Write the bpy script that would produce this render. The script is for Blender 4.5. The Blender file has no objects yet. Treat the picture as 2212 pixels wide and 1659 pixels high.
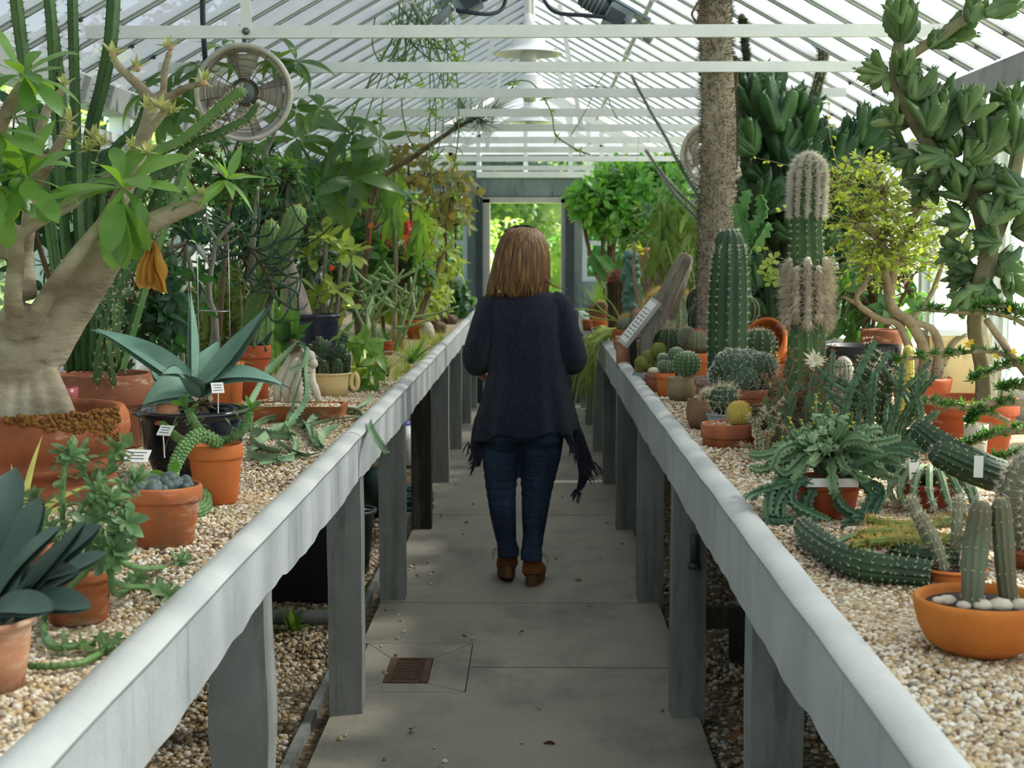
import bpy, math, random
import numpy as np
from mathutils import Vector, Matrix, Euler, noise as mnoise

S = bpy.context.scene
COL = S.collection
PI = math.pi
rad = math.radians

# ------------------------------------------------------------------ camera
CAMZ = 1.55
FPX = 3100.0
cam = bpy.data.cameras.new('camera')
cam.sensor_width = 36.0
cam.lens = FPX / 2212.0 * 36.0
cam.clip_start, cam.clip_end = 0.05, 200
cam.dof.use_dof = True
cam.dof.focus_distance = 3.9
cam.dof.aperture_fstop = 8.5
camo = bpy.data.objects.new('camera', cam)
camo.location = (0, 0, CAMZ)
camo.rotation_euler = (rad(90 - 5.243), 0, rad(0.905))
COL.objects.link(camo)
S.camera = camo
CR = camo.rotation_euler.to_matrix()

# ------------------------------------------------------------------ light
W = bpy.data.worlds.new('world')
S.world = W
W.use_nodes = True
wn = W.node_tree.nodes
wl = W.node_tree.links
wn.clear()
wo = wn.new('ShaderNodeOutputWorld')
wb = wn.new('ShaderNodeBackground')
ws = wn.new('ShaderNodeTexSky')
ws.sky_type = 'NISHITA'
ws.sun_disc = False
ws.sun_elevation = rad(48)
ws.sun_rotation = rad(69)
ws.air_density = 0.9
ws.dust_density = 0.8
ws.ozone_density = 1.2
wh = wn.new('ShaderNodeHueSaturation'); wh.inputs['Saturation'].default_value = .62
wl.new(ws.outputs[0], wh.inputs['Color']); wl.new(wh.outputs[0], wb.inputs[0])
wb.inputs[1].default_value = 0.38
wl.new(wb.outputs[0], wo.inputs[0])

SUN_TO = Vector((0.80, 0.30, 0.80)).normalized()      # towards the sun: right of the house and beyond
sun = bpy.data.lights.new('sun', 'SUN')
sun.energy = 20.0
sun.angle = rad(5.0)
sun.color = (1.0, 0.93, 0.80)
suno = bpy.data.objects.new('sun', sun)
suno.rotation_euler = SUN_TO.to_track_quat('Z', 'Y').to_euler()
suno.location = (6, 4, 9)
COL.objects.link(suno)

S.view_settings.view_transform = 'Standard'
S.view_settings.look = 'None'
S.view_settings.gamma = 1.0
S.view_settings.exposure = 0.82
cy = S.cycles
cy.max_bounces = 8
cy.diffuse_bounces = 4
cy.glossy_bounces = 2
cy.transmission_bounces = 6
cy.transparent_max_bounces = 12
cy.caustics_reflective = False
cy.caustics_refractive = False
cy.use_denoising = True
cy.use_adaptive_sampling = True
cy.adaptive_threshold = 0.04
cy.sample_clamp_indirect = 6.0

# ------------------------------------------------------------------ picture <-> place
def ray(px, py):
    return CR @ Vector(((px - 1106.0) / FPX, -(py - 829.5) / FPX, -1.0))

def P(px, py, Y):
    """point of the vertical plane y = Y seen at this picture point"""
    d = ray(px, py)
    t = Y / d.y
    return Vector((d.x * t, Y, CAMZ + d.z * t))

def G(px, py, z):
    """point of the level plane z seen at this picture point"""
    d = ray(px, py)
    t = (z - CAMZ) / d.z
    return Vector((d.x * t, d.y * t, z))

def path(*pts):
    return [P(*p) for p in pts]

def m_(px, Y):
    return px * Y / FPX

# ------------------------------------------------------------------ mesh building
class MB:
    def __init__(s):
        s.V = []; s.Q = []; s.T = []; s.n = 0
    def add(s, V, Q=None, T=None):
        V = np.asarray(V, dtype=np.float64).reshape(-1, 3)
        if Q is not None and len(Q):
            s.Q.append(np.asarray(Q, dtype=np.int64).reshape(-1, 4) + s.n)
        if T is not None and len(T):
            s.T.append(np.asarray(T, dtype=np.int64).reshape(-1, 3) + s.n)
        s.V.append(V); s.n += len(V)
        return s
    def box(s, x0, x1, y0, y1, z0, z1):
        V = [(x, y, z) for z in (z0, z1) for y in (y0, y1) for x in (x0, x1)]
        return s.add(V, [(0, 2, 3, 1), (4, 5, 7, 6), (0, 1, 5, 4), (2, 6, 7, 3), (0, 4, 6, 2), (1, 3, 7, 5)])
    def obox(s, a, b, w, h, up=(0, 0, 1)):
        """bar from a to b, w wide, h deep along up"""
        a = Vector(a); b = Vector(b); d = (b - a).normalized()
        u = Vector(up); sd = d.cross(u).normalized(); u = sd.cross(d).normalized()
        V = []
        for p in (a, b):
            for i, j in ((-1, -1), (1, -1), (1, 1), (-1, 1)):
                V.append(p + sd * (w / 2 * i) + u * (h / 2 * j))
        return s.add([tuple(v) for v in V], [(0, 1, 2, 3), (7, 6, 5, 4), (0, 4, 5, 1), (1, 5, 6, 2), (2, 6, 7, 3), (3, 7, 4, 0)])
    def lathe(s, prof, n=28, c=(0, 0, 0), axis=None, wob=0.0, seed=0):
        prof = np.asarray(prof, dtype=float)
        th = np.linspace(0, 2 * PI, n, endpoint=False)
        m = len(prof)
        R = prof[:, 0][:, None] * np.ones(n)[None]
        if wob:
            R = R * (1 + wob * np.sin(2 * th + seed)[None] + wob * .6 * np.sin(3 * th + 2 * seed)[None])
        V = np.stack([R * np.cos(th), R * np.sin(th), prof[:, 1][:, None] * np.ones(n)[None]], -1).reshape(-1, 3)
        if axis is not None:
            q = np.array(Vector(axis).to_track_quat('Z', 'Y').to_matrix())
            V = V @ q.T
        V = V + np.asarray(c, dtype=float)
        i, j = np.meshgrid(np.arange(m - 1), np.arange(n), indexing='ij')
        j2 = (j + 1) % n
        Q = np.stack([i * n + j, i * n + j2, (i + 1) * n + j2, (i + 1) * n + j], -1).reshape(-1, 4)
        return s.add(V, Q)
    def tube(s, pts, radii, n=8, ribs=0, rd=0.3, scal=0.0, scal_len=0.03, seg=None, twist=0.0, cap=True, squash=None, up=None, rough=0.0, seed=0, raw=False):
        """round, ribbed or winged stem through pts; returns surface points P[i,j] and outward normals N[i,j]"""
        pts = np.asarray([tuple(p) for p in pts], dtype=float)
        if raw: L = pts; Rr = np.asarray(radii, float)
        else:
            if np.isscalar(radii): radii = [radii] * len(pts)
            L, Rr = resample(pts, np.asarray(radii, float), seg)
        m = len(L)
        T = np.gradient(L, axis=0); T /= np.linalg.norm(T, axis=1)[:, None] + 1e-12
        ref = np.array(up if up is not None else ((0, 0, 1.0) if abs(T[0][2]) < .9 else (1.0, 0, 0)))
        U = np.zeros_like(L)
        u = ref - T[0] * ref.dot(T[0]); u /= np.linalg.norm(u) + 1e-12
        for i in range(m):
            u = u - T[i] * u.dot(T[i]); u /= np.linalg.norm(u) + 1e-12
            U[i] = u
        B = np.cross(T, U)
        if ribs: n = max(n, ribs * 4) if ribs > 4 else ribs * 6
        if ribs: n -= n % ribs
        th = np.linspace(0, 2 * PI, n, endpoint=False)
        prof = np.ones(n)
        if ribs:
            prof = 1 - rd * np.abs(np.sin(ribs * th / 2)) ** (0.75 if ribs > 4 else 0.55)
        ang = th[None] + (twist * np.arange(m)[:, None])
        rr = Rr[:, None] * prof[None]
        if scal:
            d = np.concatenate([[0], np.cumsum(np.linalg.norm(np.diff(L, axis=0), axis=1))])
            sc = np.abs(np.sin(PI * d / scal_len))[:, None]
            ridge = ((prof - (1 - rd)) / max(rd, 1e-6))[None] if ribs else 1.0
            rr = rr * (1 + scal * (sc - .6) * ridge)
        if rough:
            rs = np.random.RandomState(seed)
            rr = rr * (1 + rough * (rs.rand(m, n) - .5) * 2)
        cu, cb = np.cos(ang) * rr, np.sin(ang) * rr
        if squash: cb = cb * squash
        Pn = L[:, None] + cu[..., None] * U[:, None] + cb[..., None] * B[:, None]
        N = np.cos(ang)[..., None] * U[:, None] + np.sin(ang)[..., None] * B[:, None]
        i, j = np.meshgrid(np.arange(m - 1), np.arange(n), indexing='ij')
        j2 = (j + 1) % n
        Q = np.stack([i * n + j, i * n + j2, (i + 1) * n + j2, (i + 1) * n + j], -1).reshape(-1, 4)
        V = Pn.reshape(-1, 3)
        Tr = []
        if cap:
            V = np.concatenate([V, L[:1], L[-1:]])
            a, b = m * n, m * n + 1
            jj = np.arange(n); k2 = (jj + 1) % n
            Tr = np.concatenate([np.stack([np.full(n, a), k2, jj], -1), np.stack([np.full(n, b), (m - 1) * n + jj, (m - 1) * n + k2], -1)])
        s.add(V, Q, Tr)
        return Pn, N, T
    def needles(s, base, dirs, ln, w):
        base = np.asarray(base, float).reshape(-1, 3); dirs = np.asarray(dirs, float).reshape(-1, 3)
        k = len(base)
        if not k: return s
        dirs = dirs / (np.linalg.norm(dirs, axis=1)[:, None] + 1e-12)
        ln = np.broadcast_to(np.asarray(ln, float), (k,)); w = np.broadcast_to(np.asarray(w, float), (k,))
        a = np.cross(dirs, np.array([.31, .52, .79])); a /= np.linalg.norm(a, axis=1)[:, None] + 1e-12
        b = np.cross(dirs, a)
        V = np.empty((k, 4, 3))
        for q in range(3):
            t = q * 2 * PI / 3
            V[:, q] = base + (a * math.cos(t) + b * math.sin(t)) * w[:, None]
        V[:, 3] = base + dirs * ln[:, None]
        o = np.arange(k)[:, None] * 4
        T = np.concatenate([o + np.array([0, 1, 3]), o + np.array([1, 2, 3]), o + np.array([2, 0, 3])])
        return s.add(V.reshape(-1, 3), None, T)
    def leaves(s, base, dirs, ups, L, Wd, shape='ovate', curl=0.5, fold=0.25, ns=6, wave=0.0):
        base = np.asarray(base, float).reshape(-1, 3); k = len(base)
        if not k: return s
        d = np.broadcast_to(np.asarray(dirs, float), (k, 3)).copy(); u = np.broadcast_to(np.asarray(ups, float), (k, 3)).copy()
        d /= np.linalg.norm(d, axis=1)[:, None] + 1e-12
        u = u + np.array([1e-4, 2e-4, 0]); u = u - d * (u * d).sum(1)[:, None]
        u /= np.linalg.norm(u, axis=1)[:, None] + 1e-9
        sd = np.cross(d, u)
        L = np.broadcast_to(np.asarray(L, float), (k,)); Wd = np.broadcast_to(np.asarray(Wd, float), (k,)); c = np.broadcast_to(np.asarray(curl, float), (k,)).copy()
        c[np.abs(c) < 1e-3] = 1e-3
        t = np.linspace(0, 1, ns + 1)
        w = SHAPES[shape](t)
        ct = c[:, None] * t[None]
        al = np.sin(ct) / c[:, None] * L[:, None]
        dr = -(1 - np.cos(ct)) / c[:, None] * L[:, None]
        V = np.empty((k, ns + 1, 3, 3))
        for q, sg in enumerate((-1, 0, 1)):
            ww = sg * w[None] * Wd[:, None] * .5
            hh = dr + (abs(sg) * fold * w[None] * Wd[:, None] * .5) + (wave * Wd[:, None] * np.sin(t * 14 + q * 2)[None] * abs(sg))
            V[:, :, q] = base[:, None] + d[:, None] * (al)[..., None] + u[:, None] * hh[..., None] + sd[:, None] * ww[..., None]
        o = (np.arange(k) * (ns + 1) * 3)[:, None, None]
        i = np.arange(ns)[None, :, None] * 3
        q = np.arange(2)[None, None, :]
        a = (o + i + q).reshape(-1)
        Q = np.stack([a, a + 1, a + 4, a + 3], -1)
        return s.add(V.reshape(-1, 3), Q)
    def blob(s, c, r, sub=0, sq=(1, 1, 1), jit=0.0, seed=0):
        V, T = ICO[sub]
        V = V.copy()
        if jit:
            rs = np.random.RandomState(seed); V = V * (1 + jit * (rs.rand(len(V), 1) - .5) * 2)
        return s.add(V * r * np.array(sq) + np.array(tuple(c)), None, T)
    def scatter(s, C, R, sub=0, seed=0, flat=0.65):
        """many pebbles at once"""
        rs = np.random.RandomState(seed)
        C = np.asarray(C); k = len(C)
        V0, T0 = ICO[sub]
        an = rs.rand(k) * 2 * PI
        sx = R * (1 + .35 * rs.rand(k)); sy = R * (.75 + .3 * rs.rand(k)); sz = R * (flat + .25 * rs.rand(k))
        X = V0[None, :, 0] * sx[:, None]; Yy = V0[None, :, 1] * sy[:, None]; Z = V0[None, :, 2] * sz[:, None]
        tl = (rs.rand(k) - .5) * .9
        Z, X = Z * np.cos(tl)[:, None] - X * np.sin(tl)[:, None], X * np.cos(tl)[:, None] + Z * np.sin(tl)[:, None]
        x = X * np.cos(an)[:, None] - Yy * np.sin(an)[:, None]; y = X * np.sin(an)[:, None] + Yy * np.cos(an)[:, None]
        V = np.stack([x, y, Z], -1) + C[:, None]
        T = (np.arange(k) * len(V0))[:, None, None] + T0[None]
        return s.add(V.reshape(-1, 3), None, T.reshape(-1, 3))
    def build(s, name, mat, parent=None, smooth=True, origin=None):
        me = bpy.data.meshes.new(name)
        V = np.concatenate(s.V) if s.V else np.zeros((0, 3))
        if parent is not None: org = ORG[parent.name]
        elif origin is not None: org = Vector(origin)
        else: org = Vector((0, 0, 0))
        V = V - np.array(tuple(org))
        q = np.concatenate(s.Q) if s.Q else np.zeros((0, 4), np.int64)
        t = np.concatenate(s.T) if s.T else np.zeros((0, 3), np.int64)
        me.vertices.add(len(V)); me.vertices.foreach_set('co', V.astype(np.float32).ravel())
        nl = len(q) * 4 + len(t) * 3
        me.loops.add(nl); me.loops.foreach_set('vertex_index', np.concatenate([q.ravel(), t.ravel()]).astype(np.int32))
        me.polygons.add(len(q) + len(t))
        st = np.concatenate([np.arange(len(q)) * 4, len(q) * 4 + np.arange(len(t)) * 3]).astype(np.int32)
        me.polygons.foreach_set('loop_start', st)
        me.polygons.foreach_set('use_smooth', np.full(len(q) + len(t), bool(smooth)))
        me.update(calc_edges=True)
        me.validate()
        me.materials.append(mat)
        o = bpy.data.objects.new(name, me); COL.objects.link(o)
        if parent is not None: o.parent = parent
        elif origin is not None: o.location = origin
        ORG[o.name] = org
        return o

ORG = {}
def resample(pts, radii, seg=None):
    n = len(pts)
    d = np.linalg.norm(np.diff(pts, axis=0), axis=1).sum()
    if n < 3 and seg is None: seg = 2
    if seg is None: seg = max(n * 3, 6)
    t = np.linspace(0, n - 1, seg + 1 if seg > 1 else 2)
    i = np.clip(t.astype(int), 0, n - 2); f = (t - i)[:, None]
    p = lambda k: pts[np.clip(k, 0, n - 1)]
    p0, p1, p2, p3 = p(i - 1), p(i), p(i + 1), p(i + 2)
    L = .5 * ((2 * p1) + (p2 - p0) * f + (2 * p0 - 5 * p1 + 4 * p2 - p3) * f ** 2 + (3 * p1 - p0 - 3 * p2 + p3) * f ** 3)
    R = radii[i] * (1 - f[:, 0]) + radii[i + 1] * f[:, 0]
    return L, R

SHAPES = {
    'ovate': lambda t: np.sin(PI * np.clip(t, 0, 1) ** .75) ** .9 * (1 - .0 * t),
    'obovate': lambda t: np.where(t < .999, np.sin(PI * np.clip(t, 0, 1) ** 1.7) ** .7, 0) * .98 + .06 * (1 - t),
    'lance': lambda t: np.sin(PI * np.clip(t, 0, 1) ** .7) ** 1.2 + .02 * (1 - t),
    'strap': lambda t: (1 - t ** 3) * (.75 + .25 * np.sin(PI * t)),
    'tongue': lambda t: (1 - np.clip((t - .75) / .25, 0, 1) ** 2) ** .5 * (.8 + .2 * np.sin(PI * t)),
    'agave': lambda t: (.62 + .55 * np.sin(PI * np.clip(t * 1.05, 0, 1) ** .9)) * (1 - t ** 2.6),
    'round': lambda t: np.sqrt(np.clip(1 - (2 * t - 1) ** 2, 0, 1)),
    'needle': lambda t: 1 - t * .95,
}

def _ico():
    g = (1 + 5 ** .5) / 2
    V = np.array([(-1, g, 0), (1, g, 0), (-1, -g, 0), (1, -g, 0), (0, -1, g), (0, 1, g), (0, -1, -g), (0, 1, -g), (g, 0, -1), (g, 0, 1), (-g, 0, -1), (-g, 0, 1)], float)
    V /= np.linalg.norm(V[0])
    T = [(0, 11, 5), (0, 5, 1), (0, 1, 7), (0, 7, 10), (0, 10, 11), (1, 5, 9), (5, 11, 4), (11, 10, 2), (10, 7, 6), (7, 1, 8), (3, 9, 4), (3, 4, 2), (3, 2, 6), (3, 6, 8), (3, 8, 9), (4, 9, 5), (2, 4, 11), (6, 2, 10), (8, 6, 7), (9, 8, 1)]
    out = [(V, np.array(T))]
    for _ in range(3):
        V, T = list(map(tuple, out[-1][0])), []
        mid = {}
        def md(a, b):
            k = (min(a, b), max(a, b))
            if k not in mid:
                v = (np.array(V[a]) + np.array(V[b])); v /= np.linalg.norm(v); V.append(tuple(v)); mid[k] = len(V) - 1
            return mid[k]
        for a, b, c in out[-1][1]:
            x, y, z = md(a, b), md(b, c), md(c, a)
            T += [(a, x, z), (b, y, x), (c, z, y), (x, y, z)]
        out.append((np.array(V), np.array(T)))
    return out
ICO = _ico()

# ------------------------------------------------------------------ scene tree
def tag(o, label, cat, group=None, kind=None):
    o['label'] = label; o['category'] = cat
    if group: o['group'] = group
    if kind: o['kind'] = kind
    return o

def thing(name, label, cat, loc, group=None):
    o = bpy.data.objects.new(name, None)
    o.empty_display_size = .05
    o.location = loc
    COL.objects.link(o)
    ORG[o.name] = Vector(loc)
    return tag(o, label, cat, group)

def struct(o, label=None, cat=None):
    o['kind'] = 'structure'
    if label: o['label'] = label
    if cat: o['category'] = cat
    return o

# ------------------------------------------------------------------ materials
def nodes(name):
    m = bpy.data.materials.new(name); m.use_nodes = True
    nt = m.node_tree; nt.nodes.clear()
    out = nt.nodes.new('ShaderNodeOutputMaterial')
    return m, nt, out

def N(nt, typ, **kw):
    n = nt.nodes.new(typ)
    for k, v in kw.items():
        if k.startswith('i_'):
            key = k[2:]
            n.inputs[int(key) if key.isdigit() else key.replace('_', ' ')].default_value = v
        else: setattr(n, k, v)
    return n

def rgba(c): return (c[0], c[1], c[2], 1.0)
def srgb(r, g, b):
    f = lambda v: (v / 255 / 12.92) if v / 255 <= .04045 else ((v / 255 + .055) / 1.055) ** 2.4
    return (f(r), f(g), f(b))

def ramp(nt, fac, stops, interp='LINEAR'):
    r = N(nt, 'ShaderNodeValToRGB'); cr = r.color_ramp; cr.interpolation = interp
    while len(cr.elements) < len(stops): cr.elements.new(.5)
    for e, (p, c) in zip(cr.elements, stops):
        e.position = p; e.color = rgba(c)
    nt.links.new(fac, r.inputs[0])
    return r.outputs[0]

def coords(nt, stretch=None):
    tc = N(nt, 'ShaderNodeTexCoord'); v = tc.outputs['Object']
    if stretch:
        mp = N(nt, 'ShaderNodeMapping'); mp.inputs['Scale'].default_value = stretch
        nt.links.new(v, mp.inputs[0]); v = mp.outputs[0]
    return v

def noisef(nt, vec, scale, detail=4, rough=.6, out='Fac'):
    n = N(nt, 'ShaderNodeTexNoise'); n.inputs['Scale'].default_value = scale; n.inputs['Detail'].default_value = detail; n.inputs['Roughness'].default_value = rough
    nt.links.new(vec, n.inputs['Vector'])
    return n.outputs[out]

def mix(nt, fac, a, b, typ='MIX'):
    m = N(nt, 'ShaderNodeMix', data_type='RGBA', blend_type=typ)
    for s, v in ((0, fac), (6, a), (7, b)):
        if hasattr(v, 'links'): nt.links.new(v, m.inputs[s])
        elif s == 0: m.inputs[0].default_value = v
        else: m.inputs[s].default_value = rgba(v)
    return m.outputs[2]

def principled(nt, out, col, rough=.6, bump=None, bstr=.3, bdist=.01, spec=.4, transl=0, tcol=None, metal=0, sheen=0):
    b = N(nt, 'ShaderNodeBsdfPrincipled')
    if hasattr(col, 'links'): nt.links.new(col, b.inputs['Base Color'])
    else: b.inputs['Base Color'].default_value = rgba(col)
    b.inputs['Roughness'].default_value = rough
    b.inputs['Specular IOR Level'].default_value = spec
    b.inputs['Metallic'].default_value = metal
    if sheen: b.inputs['Sheen Weight'].default_value = sheen
    if bump is not None:
        bp = N(nt, 'ShaderNodeBump'); bp.inputs['Strength'].default_value = bstr; bp.inputs['Distance'].default_value = bdist
        nt.links.new(bump, bp.inputs['Height']); nt.links.new(bp.outputs[0], b.inputs['Normal'])
    sh = b.outputs[0]
    if transl:
        t = N(nt, 'ShaderNodeBsdfTranslucent')
        if tcol is not None: t.inputs[0].default_value = rgba(tcol)
        elif hasattr(col, 'links'): nt.links.new(col, t.inputs[0])
        else: t.inputs[0].default_value = rgba(col)
        mx = N(nt, 'ShaderNodeMixShader'); mx.inputs[0].default_value = transl
        nt.links.new(sh, mx.inputs[1]); nt.links.new(t.outputs[0], mx.inputs[2]); sh = mx.outputs[0]
    nt.links.new(sh, out.inputs[0])

MATS = {}
def mat(name, c1, c2=None, scale=8, rough=.6, bump=0.0, bscale=None, spec=.4, transl=0, tcol=None, metal=0, stretch=None, isl=0.0, sheen=0, lo=.35, hi=.68):
    """plain stuff of two tones; isl varies every loose piece a little"""
    if name in MATS: return MATS[name]
    m, nt, out = nodes(name)
    v = coords(nt, stretch)
    if c2 is None: c2 = tuple(x * .75 for x in c1)
    f = noisef(nt, v, scale)
    col = ramp(nt, f, [(lo, c1), (hi, c2)])
    if isl:
        g = N(nt, 'ShaderNodeNewGeometry')
        hs = N(nt, 'ShaderNodeHueSaturation')
        ma = N(nt, 'ShaderNodeMapRange'); ma.inputs[3].default_value = 1 - isl; ma.inputs[4].default_value = 1 + isl
        nt.links.new(g.outputs['Random Per Island'], ma.inputs[0]); nt.links.new(ma.outputs[0], hs.inputs['Value'])
        mh = N(nt, 'ShaderNodeMapRange'); mh.inputs[3].default_value = .5 + isl * .05; mh.inputs[4].default_value = .5 - isl * .05
        nt.links.new(g.outputs['Random Per Island'], mh.inputs[0]); nt.links.new(mh.outputs[0], hs.inputs['Hue'])
        nt.links.new(col, hs.inputs['Color']); col = hs.outputs[0]
    bf = noisef(nt, v, bscale or scale * 6, 5) if bump else None
    principled(nt, out, col, rough, bf, bump, .01, spec, transl, tcol, metal, sheen)
    MATS[name] = m
    return m
# ================================================================== materials of the house
def gravel_mat(name, c):
    m, nt, out = nodes(name)
    g = N(nt, 'ShaderNodeNewGeometry')
    col = ramp(nt, g.outputs['Random Per Island'], c, 'CONSTANT')
    v = coords(nt)
    col = mix(nt, noisef(nt, v, 90, 3), col, tuple(x * .8 for x in c[0][1]), 'MULTIPLY') if False else col
    principled(nt, out, col, .75, noisef(nt, v, 120, 3), .25, .004, .35)
    return m
PEB = [(0, srgb(206, 192, 166)), (.2, srgb(224, 214, 194)), (.38, srgb(190, 168, 134)), (.52, srgb(160, 132, 96)), (.64, srgb(200, 174, 132)), (.74, srgb(230, 224, 212)), (.86, srgb(128, 104, 80)), (.95, srgb(150, 142, 132))]
M_PEBBLE = gravel_mat('pale_pebble', PEB)
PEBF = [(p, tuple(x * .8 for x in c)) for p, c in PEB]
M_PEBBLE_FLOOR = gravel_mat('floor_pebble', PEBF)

def gravel_bed(name, c1, c2, scale):
    m, nt, out = nodes(name)
    v = coords(nt)
    vo = N(nt, 'ShaderNodeTexVoronoi'); vo.inputs['Scale'].default_value = scale
    nt.links.new(v, vo.inputs['Vector'])
    sep = N(nt, 'ShaderNodeSeparateColor'); nt.links.new(vo.outputs['Color'], sep.inputs[0])
    col = ramp(nt, sep.outputs[0], [(0, c1), (.5, c2), (.8, tuple(x * .6 for x in c2)), (1, c1)])
    principled(nt, out, col, .8, vo.outputs['Distance'], -.9, .02, .3)
    return m
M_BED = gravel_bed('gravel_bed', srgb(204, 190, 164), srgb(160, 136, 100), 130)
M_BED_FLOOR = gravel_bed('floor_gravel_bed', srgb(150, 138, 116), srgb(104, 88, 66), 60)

def concrete(name, c1, c2, stain, streak=True, rough=.85, sc=3.0, speck=0.0, thr=(.5, .72)):
    m, nt, out = nodes(name)
    v = coords(nt)
    col = ramp(nt, noisef(nt, v, sc, 6, .65), [(.3, c1), (.7, c2)])
    v2 = coords(nt, (9, 9, .9)) if streak else coords(nt, (1.2, .8, 1))
    col = mix(nt, ramp(nt, noisef(nt, v2, 1.6, 5, .7), [(thr[0], (0, 0, 0)), (thr[1], (1, 1, 1))]), col, stain)
    if speck:
        vo = N(nt, 'ShaderNodeTexVoronoi'); vo.inputs['Scale'].default_value = 70; nt.links.new(v, vo.inputs['Vector'])
        f = ramp(nt, vo.outputs['Distance'], [(.05, (speck,) * 3), (.14, (0, 0, 0))])
        col = mix(nt, f, col, srgb(205, 198, 180))
    principled(nt, out, col, rough, noisef(nt, v, 40, 6, .7), .25, .01, .25)
    return m
M_BENCH = concrete('bench_concrete', srgb(190, 194, 194), srgb(164, 169, 170), srgb(132, 138, 140), thr=(.52, .85))
M_RIM = concrete('bench_rim_concrete', srgb(194, 197, 196), srgb(178, 182, 182), srgb(156, 160, 160), False, .75, 5, thr=(.55, .85))
M_LEG = concrete('leg_concrete', srgb(156, 160, 158), srgb(128, 132, 130), srgb(104, 106, 100))
M_LEG_DARK = concrete('weathered_dark_leg', srgb(72, 68, 60), srgb(48, 46, 42), srgb(110, 108, 100))
M_PATH = concrete('path_concrete', srgb(168, 163, 150), srgb(148, 144, 133), srgb(108, 107, 101), False, .8, 1.6, .55, (.5, .78))
M_WALLC = concrete('grey_blue_concrete', srgb(132, 146, 150), srgb(98, 112, 118), srgb(74, 86, 92), True, .9, 2)
M_BEAM = concrete('eave_beam_concrete', srgb(168, 172, 172), srgb(142, 148, 150), srgb(118, 124, 128), False, .85, 4)
M_WHITE = mat('white_paint', srgb(238, 241, 243), srgb(224, 229, 233), 5, .45, .05, spec=.35)
M_WHITE2 = mat('white_aluminium', srgb(244, 246, 247), srgb(230, 235, 239), 3, .35, spec=.5)
M_GROOVE = mat('rafter_seal_grey', srgb(156, 166, 182), srgb(126, 138, 156), 6, .5)
M_DARKFRAME = mat('dark_teal_frame', srgb(54, 66, 76), srgb(40, 50, 58), 5, .6, .1)
M_GREYFRAME = mat('grey_door_frame', srgb(186, 186, 184), srgb(166, 168, 168), 5, .6, .05)
M_BLUEFRAME = mat('pale_blue_frame', srgb(186, 200, 214), srgb(168, 184, 200), 5, .55, .05)
M_STEEL = mat('steel', srgb(170, 172, 172), srgb(130, 134, 136), 20, .35, .05, metal=.9)
M_BOLT = mat('bolt_grey', srgb(120, 126, 132), srgb(84, 90, 96), 30, .4, metal=.6)
M_DARK = mat('dark_plastic', srgb(34, 36, 40), srgb(26, 27, 30), 6, .5)
M_SOILDARK = mat('dark_earth', srgb(70, 58, 46), srgb(40, 34, 28), 30, .95, .6)

def glass_mat(name, white, tint, clear, rough=.05):
    """thin pane: part clear, part white shading wash that scatters the daylight"""
    m, nt, out = nodes(name)
    tr = N(nt, 'ShaderNodeBsdfTransparent'); tr.inputs[0].default_value = rgba(tint)
    tl = N(nt, 'ShaderNodeBsdfTranslucent'); tl.inputs[0].default_value = rgba(white)
    df = N(nt, 'ShaderNodeBsdfDiffuse'); df.inputs[0].default_value = rgba(white)
    a = N(nt, 'ShaderNodeMixShader'); a.inputs[0].default_value = .35
    nt.links.new(tl.outputs[0], a.inputs[1]); nt.links.new(df.outputs[0], a.inputs[2])
    b = N(nt, 'ShaderNodeMixShader'); b.inputs[0].default_value = clear
    nt.links.new(a.outputs[0], b.inputs[1]); nt.links.new(tr.outputs[0], b.inputs[2])
    gl = N(nt, 'ShaderNodeBsdfGlossy'); gl.inputs['Roughness'].default_value = rough
    c = N(nt, 'ShaderNodeMixShader'); c.inputs[0].default_value = .05
    nt.links.new(b.outputs[0], c.inputs[1]); nt.links.new(gl.outputs[0], c.inputs[2])
    nt.links.new(c.outputs[0], out.inputs[0])
    return m
M_ROOFGLASS = glass_mat('whitewashed_glass', srgb(148, 151, 153), (.95, .97, .98), .29)
M_SIDEGLASS = glass_mat('clear_side_glass', srgb(150, 154, 158), (.97, .99, 1), .6)
M_GABLEGLASS = glass_mat('gable_glass', srgb(120, 130, 138), (.72, .78, .82), .95)

# ================================================================== the house
XC, HW = -0.04, 1.83
XL, XR = XC - HW, XC + HW
EZ, PITCH = 2.27, 0.56
RZ = EZ + PITCH * HW
YE = 14.8
Y0 = -5.0

def wall_box(name, label, mt, boxes, cat='wall'):
    mb = MB()
    for b in boxes: mb.box(*b)
    o = mb.build(name, mt, smooth=False)
    return struct(o, label, cat)

# ground outside
M_LAWN = mat('lawn', srgb(150, 176, 84), srgb(108, 138, 62), 2.5, .9, .6, 60)
mb = MB(); mb.box(-40, 40, YE + .25, 60, -.3, -.03); mb.box(XR + .25, 40, -20, YE + .25, -.3, -.03); mb.box(-40, XL - .25, -20, YE + .25, -.3, -.03)
struct(mb.build('ground', M_LAWN, smooth=False), 'sunlit lawn outside the glasshouse', 'lawn')

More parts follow.
